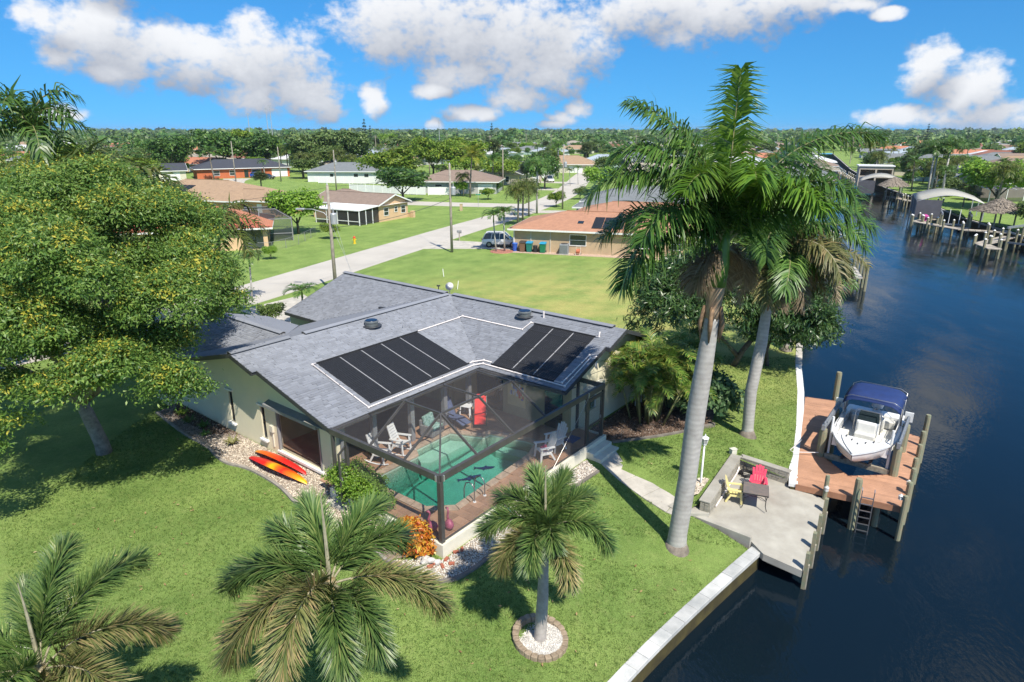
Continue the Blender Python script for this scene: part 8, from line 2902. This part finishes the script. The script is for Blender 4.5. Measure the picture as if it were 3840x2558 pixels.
def far_dock(label, pts, z=-.2, pile_step=3.2, wd=1.6):
    """a plank pier along a polyline with pilings both sides"""
    t = thing('canal_dock', label, 'dock', (pts[0][0], pts[0][1], z))
    o = (pts[0][0], pts[0][1], z)
    for a, b in zip(pts, pts[1:]):
        L = math.dist(a, b)
        n = max(2, int(L / .8))
        d = ((b[0] - a[0]) / L, (b[1] - a[1]) / L)
        nx_, ny_ = -d[1] * wd / 2, d[0] * wd / 2
        for k in range(n):
            t0, t1 = k / n * L, (k + .94) / n * L
            ob('deck_section', MB(*o).prism([(a[0] + d[0] * t0 - nx_, a[1] + d[1] * t0 - ny_), (a[0] + d[0] * t1 - nx_, a[1] + d[1] * t1 - ny_), (a[0] + d[0] * t1 + nx_, a[1] + d[1] * t1 + ny_), (a[0] + d[0] * t0 + nx_, a[1] + d[1] * t0 + ny_)], z - .12, z), WDK, t)
        for k in range(int(L / pile_step) + 1):
            for s in (-1, 1):
                x, y = a[0] + d[0] * k * pile_step + s * nx_ * 1.1, a[1] + d[1] * k * pile_step + s * ny_ * 1.1
                pl_ = ob('piling', MB(*o).tube([(x, y, -3), (x, y, z + 1.0)], .16, 8), WOODP, t)
                ob('pile_cap', MB(*o).lathe([(.18, 0), (.02, .16)], 8, (x, y, z + 1.0)), WHITE, pl_)
    return t


far_dock('grey plank pier with white-capped pilings below the big canopy', [(71.5, 112), (66.5, 108), (68, 99), (73, 96)])
far_dock('pier jutting out in front of the thatched hut', [(70, 92), (62, 86), (61, 82)])
far_dock('pale pier beside the second canopy up the canal', [(86, 152), (84.5, 141), (88, 134)])
far_dock('far pier left of the two storey boathouse', [(99, 192), (112, 226)], pile_step=5)
far_dock('distant pier near the bend of the canal', [(113, 230), (124, 258)], pile_step=6)
far_dock('pier at the right edge behind the covered boat', [(78, 84), (68, 78)])


def canopy(label, loc, rz, L, Wd, h, rise):
    t = thing('boat_canopy', label, 'canopy', loc, rz)
    n = 12
    v, f = [], []
    for i in range(n + 1):
        s = i / n
        y = -Wd / 2 + Wd * s
        z = h + rise * math.sin(math.pi * s)
        v += [(-L / 2, y, z), (L / 2, y, z)]
    for i in range(n): f.append((2 * i, 2 * i + 1, 2 * i + 3, 2 * i + 2))
    o = ob('cover', MB().add(v, f), CANV, t, smooth=True)
    o.modifiers.new('thick', 'SOLIDIFY').thickness = .06
    ob('side_curtain', MB().bx(-L / 2, L / 2, Wd / 2 - .03, Wd / 2 + .03, .3, h), CURT, t)
    ob('side_curtain', MB().bx(-L / 2 - .03, -L / 2 + .03, Wd * .12, Wd / 2, .3, h + .25), CURT, t)
    for x in (-L / 2 + .2, 0, L / 2 - .2):
        for s in (-1, 1): ob('post', MB().bx(x - .08, x + .08, s * Wd / 2 - .08, s * Wd / 2 + .08, -2, h), GALV, t)
    for x in (-L / 2, -L / 4, 0, L / 4, L / 2):
        ob('hoop', MB().tube([(x, -Wd / 2 + Wd * i / n, h + rise * math.sin(math.pi * i / n) - .06) for i in range(n + 1)], .05, 5), GALV, t)
    return t


canopy('arched beige boat canopy with a dark grey side curtain, nearer one', (75.5, 115.5, -.2), R(62), 15, 9.5, 3.0, 1.15)
canopy('arched beige boat canopy farther up the right bank', (88.0, 160, -.2), R(62), 15, 9, 3.0, 1.2)


def thatch_hut(label, loc, r, h, rz=0, rect=None):
    t = thing('thatched_hut', label, 'hut', loc, rz)
    q = np.random.RandomState(int(loc[0]))
    N_ = 2600
    a = q.uniform(0, 2 * math.pi, N_)
    s = np.sqrt(q.uniform(.02, 1, N_))
    rr = r * s
    rx, ry = (rect or (1, 1))
    P = np.stack([rr * np.cos(a) * rx, rr * np.sin(a) * ry, h + (1 - s) * r * .55 + q.normal(size=N_) * .05], 1)
    d = np.stack([np.cos(a), np.sin(a), np.full(N_, -.55)], 1) + q.normal(size=(N_, 3)) * .12
    d /= np.linalg.norm(d, axis=1)[:, None]
    b = np.stack([-np.sin(a), np.cos(a), np.zeros(N_)], 1) * .09
    l_ = d * .42
    up = np.array((0, 0, .05))
    V = np.stack([P - b, P + b, P + b + l_, P - b + l_], 1).reshape(-1, 3)
    obm('thatch', npmesh('thatch', V, np.arange(N_ * 4).reshape(-1, 4), THAT), t)
    ob('roof_deck', MB().lathe([(r * .98, h - .08), (.1, h + r * .53)], 14, sx=rx, sy=ry), THAT, t)
    for k in range(4):
        an = R(45 + 90 * k)
        ob('post', MB().tube([(r * .6 * math.cos(an) * rx, r * .6 * math.sin(an) * ry, -.5), (r * .6 * math.cos(an) * rx, r * .6 * math.sin(an) * ry, h + .3)], .12, 7), WPOLE, t)
    return t


thatch_hut('round thatched hut on the right bank above the docks', (74.5, 101, 0), 3.6, 2.4)
thatch_hut('long thatched shelter beside the farther boat canopy', (84.8, 148.5, 0), 3.2, 2.6, R(60), (1.7, .9))
bh = thing('boathouse', 'tall pale two-storey boathouse with open bays at the canal bend', 'boathouse', (97.0, 180, -.2), R(-22))
ob('frame', MB().bx(-4, -3.7, -3, 3, 0, 5.2).bx(3.7, 4, -3, 3, 0, 5.2).bx(-4, 4, -3.02, -2.75, 2.3, 2.8).bx(-4, 4, -3.02, -2.75, 4.4, 5.2).bx(-.2, .2, -3.02, -2.75, 0, 4.4).bx(-4, 4, 2.7, 3, 0, 5.2), WM['stone'], bh)
ob('roof', MB().bx(-4.3, 4.3, -3.3, 3.3, 5.2, 5.45), WHITE, bh)
ob('floor', MB().bx(-3.7, 3.7, -2.7, 2.7, 2.4, 2.55), CONC, bh)
# covered boat with outboard on the right, another lift
cb = thing('covered_boat', 'boat under a black cover with a white outboard at the right edge', 'boat', (70.5, 87.0, -.3), R(-150))
hullv = []
for i in range(9):
    t_ = i / 8
    x = -3.4 + 6.8 * t_
    hb_ = 1.2 * (1 - max(0, (t_ - .5) / .5) ** 2) + .02
    hullv += [(x, -hb_, .9), (x, 0, .1 + .6 * max(0, t_ - .7) / .3), (x, hb_, .9)]
ob('hull', MB().add(hullv, [f for i in range(8) for f in ((3 * i, 3 * i + 3, 3 * i + 4, 3 * i + 1), (3 * i + 1, 3 * i + 4, 3 * i + 5, 3 * i + 2))] + [(0, 1, 2)]), WHITE, cb, smooth=True)
cv = [(x * .98, y, z) for i in range(9) for (x, y, z) in ((hullv[3 * i][0], hullv[3 * i][1] * 1.02, .92), (hullv[3 * i][0], 0, 1.75 - .55 * abs(i / 8 - .4) * 2), (hullv[3 * i + 2][0], hullv[3 * i + 2][1] * 1.02, .92))]
ob('cover', MB().add(cv, [f for i in range(8) for f in ((3 * i, 3 * i + 1, 3 * i + 4, 3 * i + 3), (3 * i + 1, 3 * i + 2, 3 * i + 5, 3 * i + 4))] + [(2, 1, 0)]), mat('black_cover', (.03, .03, .034), .8, .1), cb)
for s in (-.0,):
    om = ob('outboard', MB().box(-3.75, 0, 1.5, .6, .5, .7).box(-3.75, 0, .7, .3, .2, 1.2), MATS['outboard_white'], cb, bevel=.08)
for i, (x, y, a, lab) in enumerate(((70.0, 104.0, 60, 'empty aluminium boat lift beside the grey plank pier'), (69.6, 87.5, 30, 'boat lift frame round the covered boat'))):
    t = thing('boat_lift', lab, 'boat lift', (x, y, -1.6), R(a))
    for dx in (-2, 2):
        for dy in (-1.9, 1.9): ob('pile', MB().tube([(dx, dy, -1), (dx, dy, 3.1)], .16, 8), WOODP, t)
        ob('cradle_beam', MB().beam((dx, -1.8, 1.2), (dx, 1.8, 1.2), .15, .25), LIFT, t)
    for dy in (-1.9, 1.9): ob('top_beam', MB().beam((-2.6, dy, 3.2), (2.6, dy, 3.2), .2, .28), LIFT, t)
    for dy in (-.7, .7): ob('guide_pole', MB().tube([(2, dy, 1.2), (2, dy, 3.6)], .06, 6), WHITE, t)
tag(ob('flower_pot', MB().lathe([(.25, 0), (.35, .5)], 10).lathe([(.5, .5), (.6, .8), (.2, 1.1)], 9), mat('magenta_bloom', (.5, .06, .28), .8, .4, 6), None, (68.0, 108.5, -.2)), 'pot of magenta flowers on the grey plank pier', 'plant pot')
sc_ = thing('screen_porch', 'white framed screen porch in front of the tan gabled house', 'enclosure', (101.5, 139.5, 0), R(8))
for x in (-4, -2, 0, 2, 4): ob('frame_bar', MB().beam((x, -2.5, 2.4), (x, 2.5, 3.4), .1, .1), WHITE, sc_)
for x in (-4, 0, 4): ob('post', MB().bx(x - .06, x + .06, -2.56, -2.44, 0, 2.4), WHITE, sc_)
ob('screen', MB().face((-4, -2.5, 2.4), (4, -2.5, 2.4), (4, 2.5, 3.4), (-4, 2.5, 3.4)).face((-4, -2.5, 0), (4, -2.5, 0), (4, -2.5, 2.4), (-4, -2.5, 2.4)).face((-4, -2.5, 0), (-4, 2.5, 0), (-4, 2.5, 3.4), (-4, -2.5, 2.4)), MATS['dark_screen'], sc_)
# left bank: sail shade and dock posts behind the palms
sh = thing('shade_sail', 'white triangular shade sail on the left bank behind the palms', 'shade sail', (39.5, 84, 0))
ob('sail', MB().add([(-3.5, 1.5, 3.4), (2.8, -2.8, 1.3), (-3, -3, 2.9)], [(0, 1, 2)]), WHITE, sh)
for x, y, h in ((-3.5, 1.5, 3.5), (-3, -3, 3.0), (2.8, -2.8, 1.4)): ob('post', MB().tube([(x, y, -1.6), (x, y, h)], .08, 6), WPOLE, sh)
lb = thing('canal_dock', 'low pale dock with dark pilings on the left bank behind the palms', 'dock', (35, 70, -.2))
ob('deck_section', MB(35, 70, -.2).prism([(30.5, 66.5), (35.6, 65), (37.6, 70.5), (33, 73)], -.35, -.2), CONC, lb)
for x, y in ((35.9, 64.9), (36.5, 66.6), (37.1, 68.4), (37.7, 70.3), (38.3, 72.2)): ob('piling', MB(35, 70, -.2).tube([(x, y, -3), (x, y, 1.1)], .16, 8), WOODP, lb)

# ---- air between here and the horizon
hz_m = bpy.data.materials.new('air_haze')
hz_m.use_nodes = True
N, K = hz_m.node_tree.nodes, hz_m.node_tree.links
N.remove(N['Principled BSDF'])
pv = N.new('ShaderNodeVolumePrincipled')
pv.inputs['Color'].default_value = (.72, .84, 1.0, 1)
pv.inputs['Density'].default_value = 8e-5
pv.inputs['Anisotropy'].default_value = .2
K.new(pv.outputs[0], N['Material Output'].inputs['Volume'])
tag(ob('haze', MB().bx(-9500, 9500, -400, 9500, -6, 40), hz_m), kind='stuff')
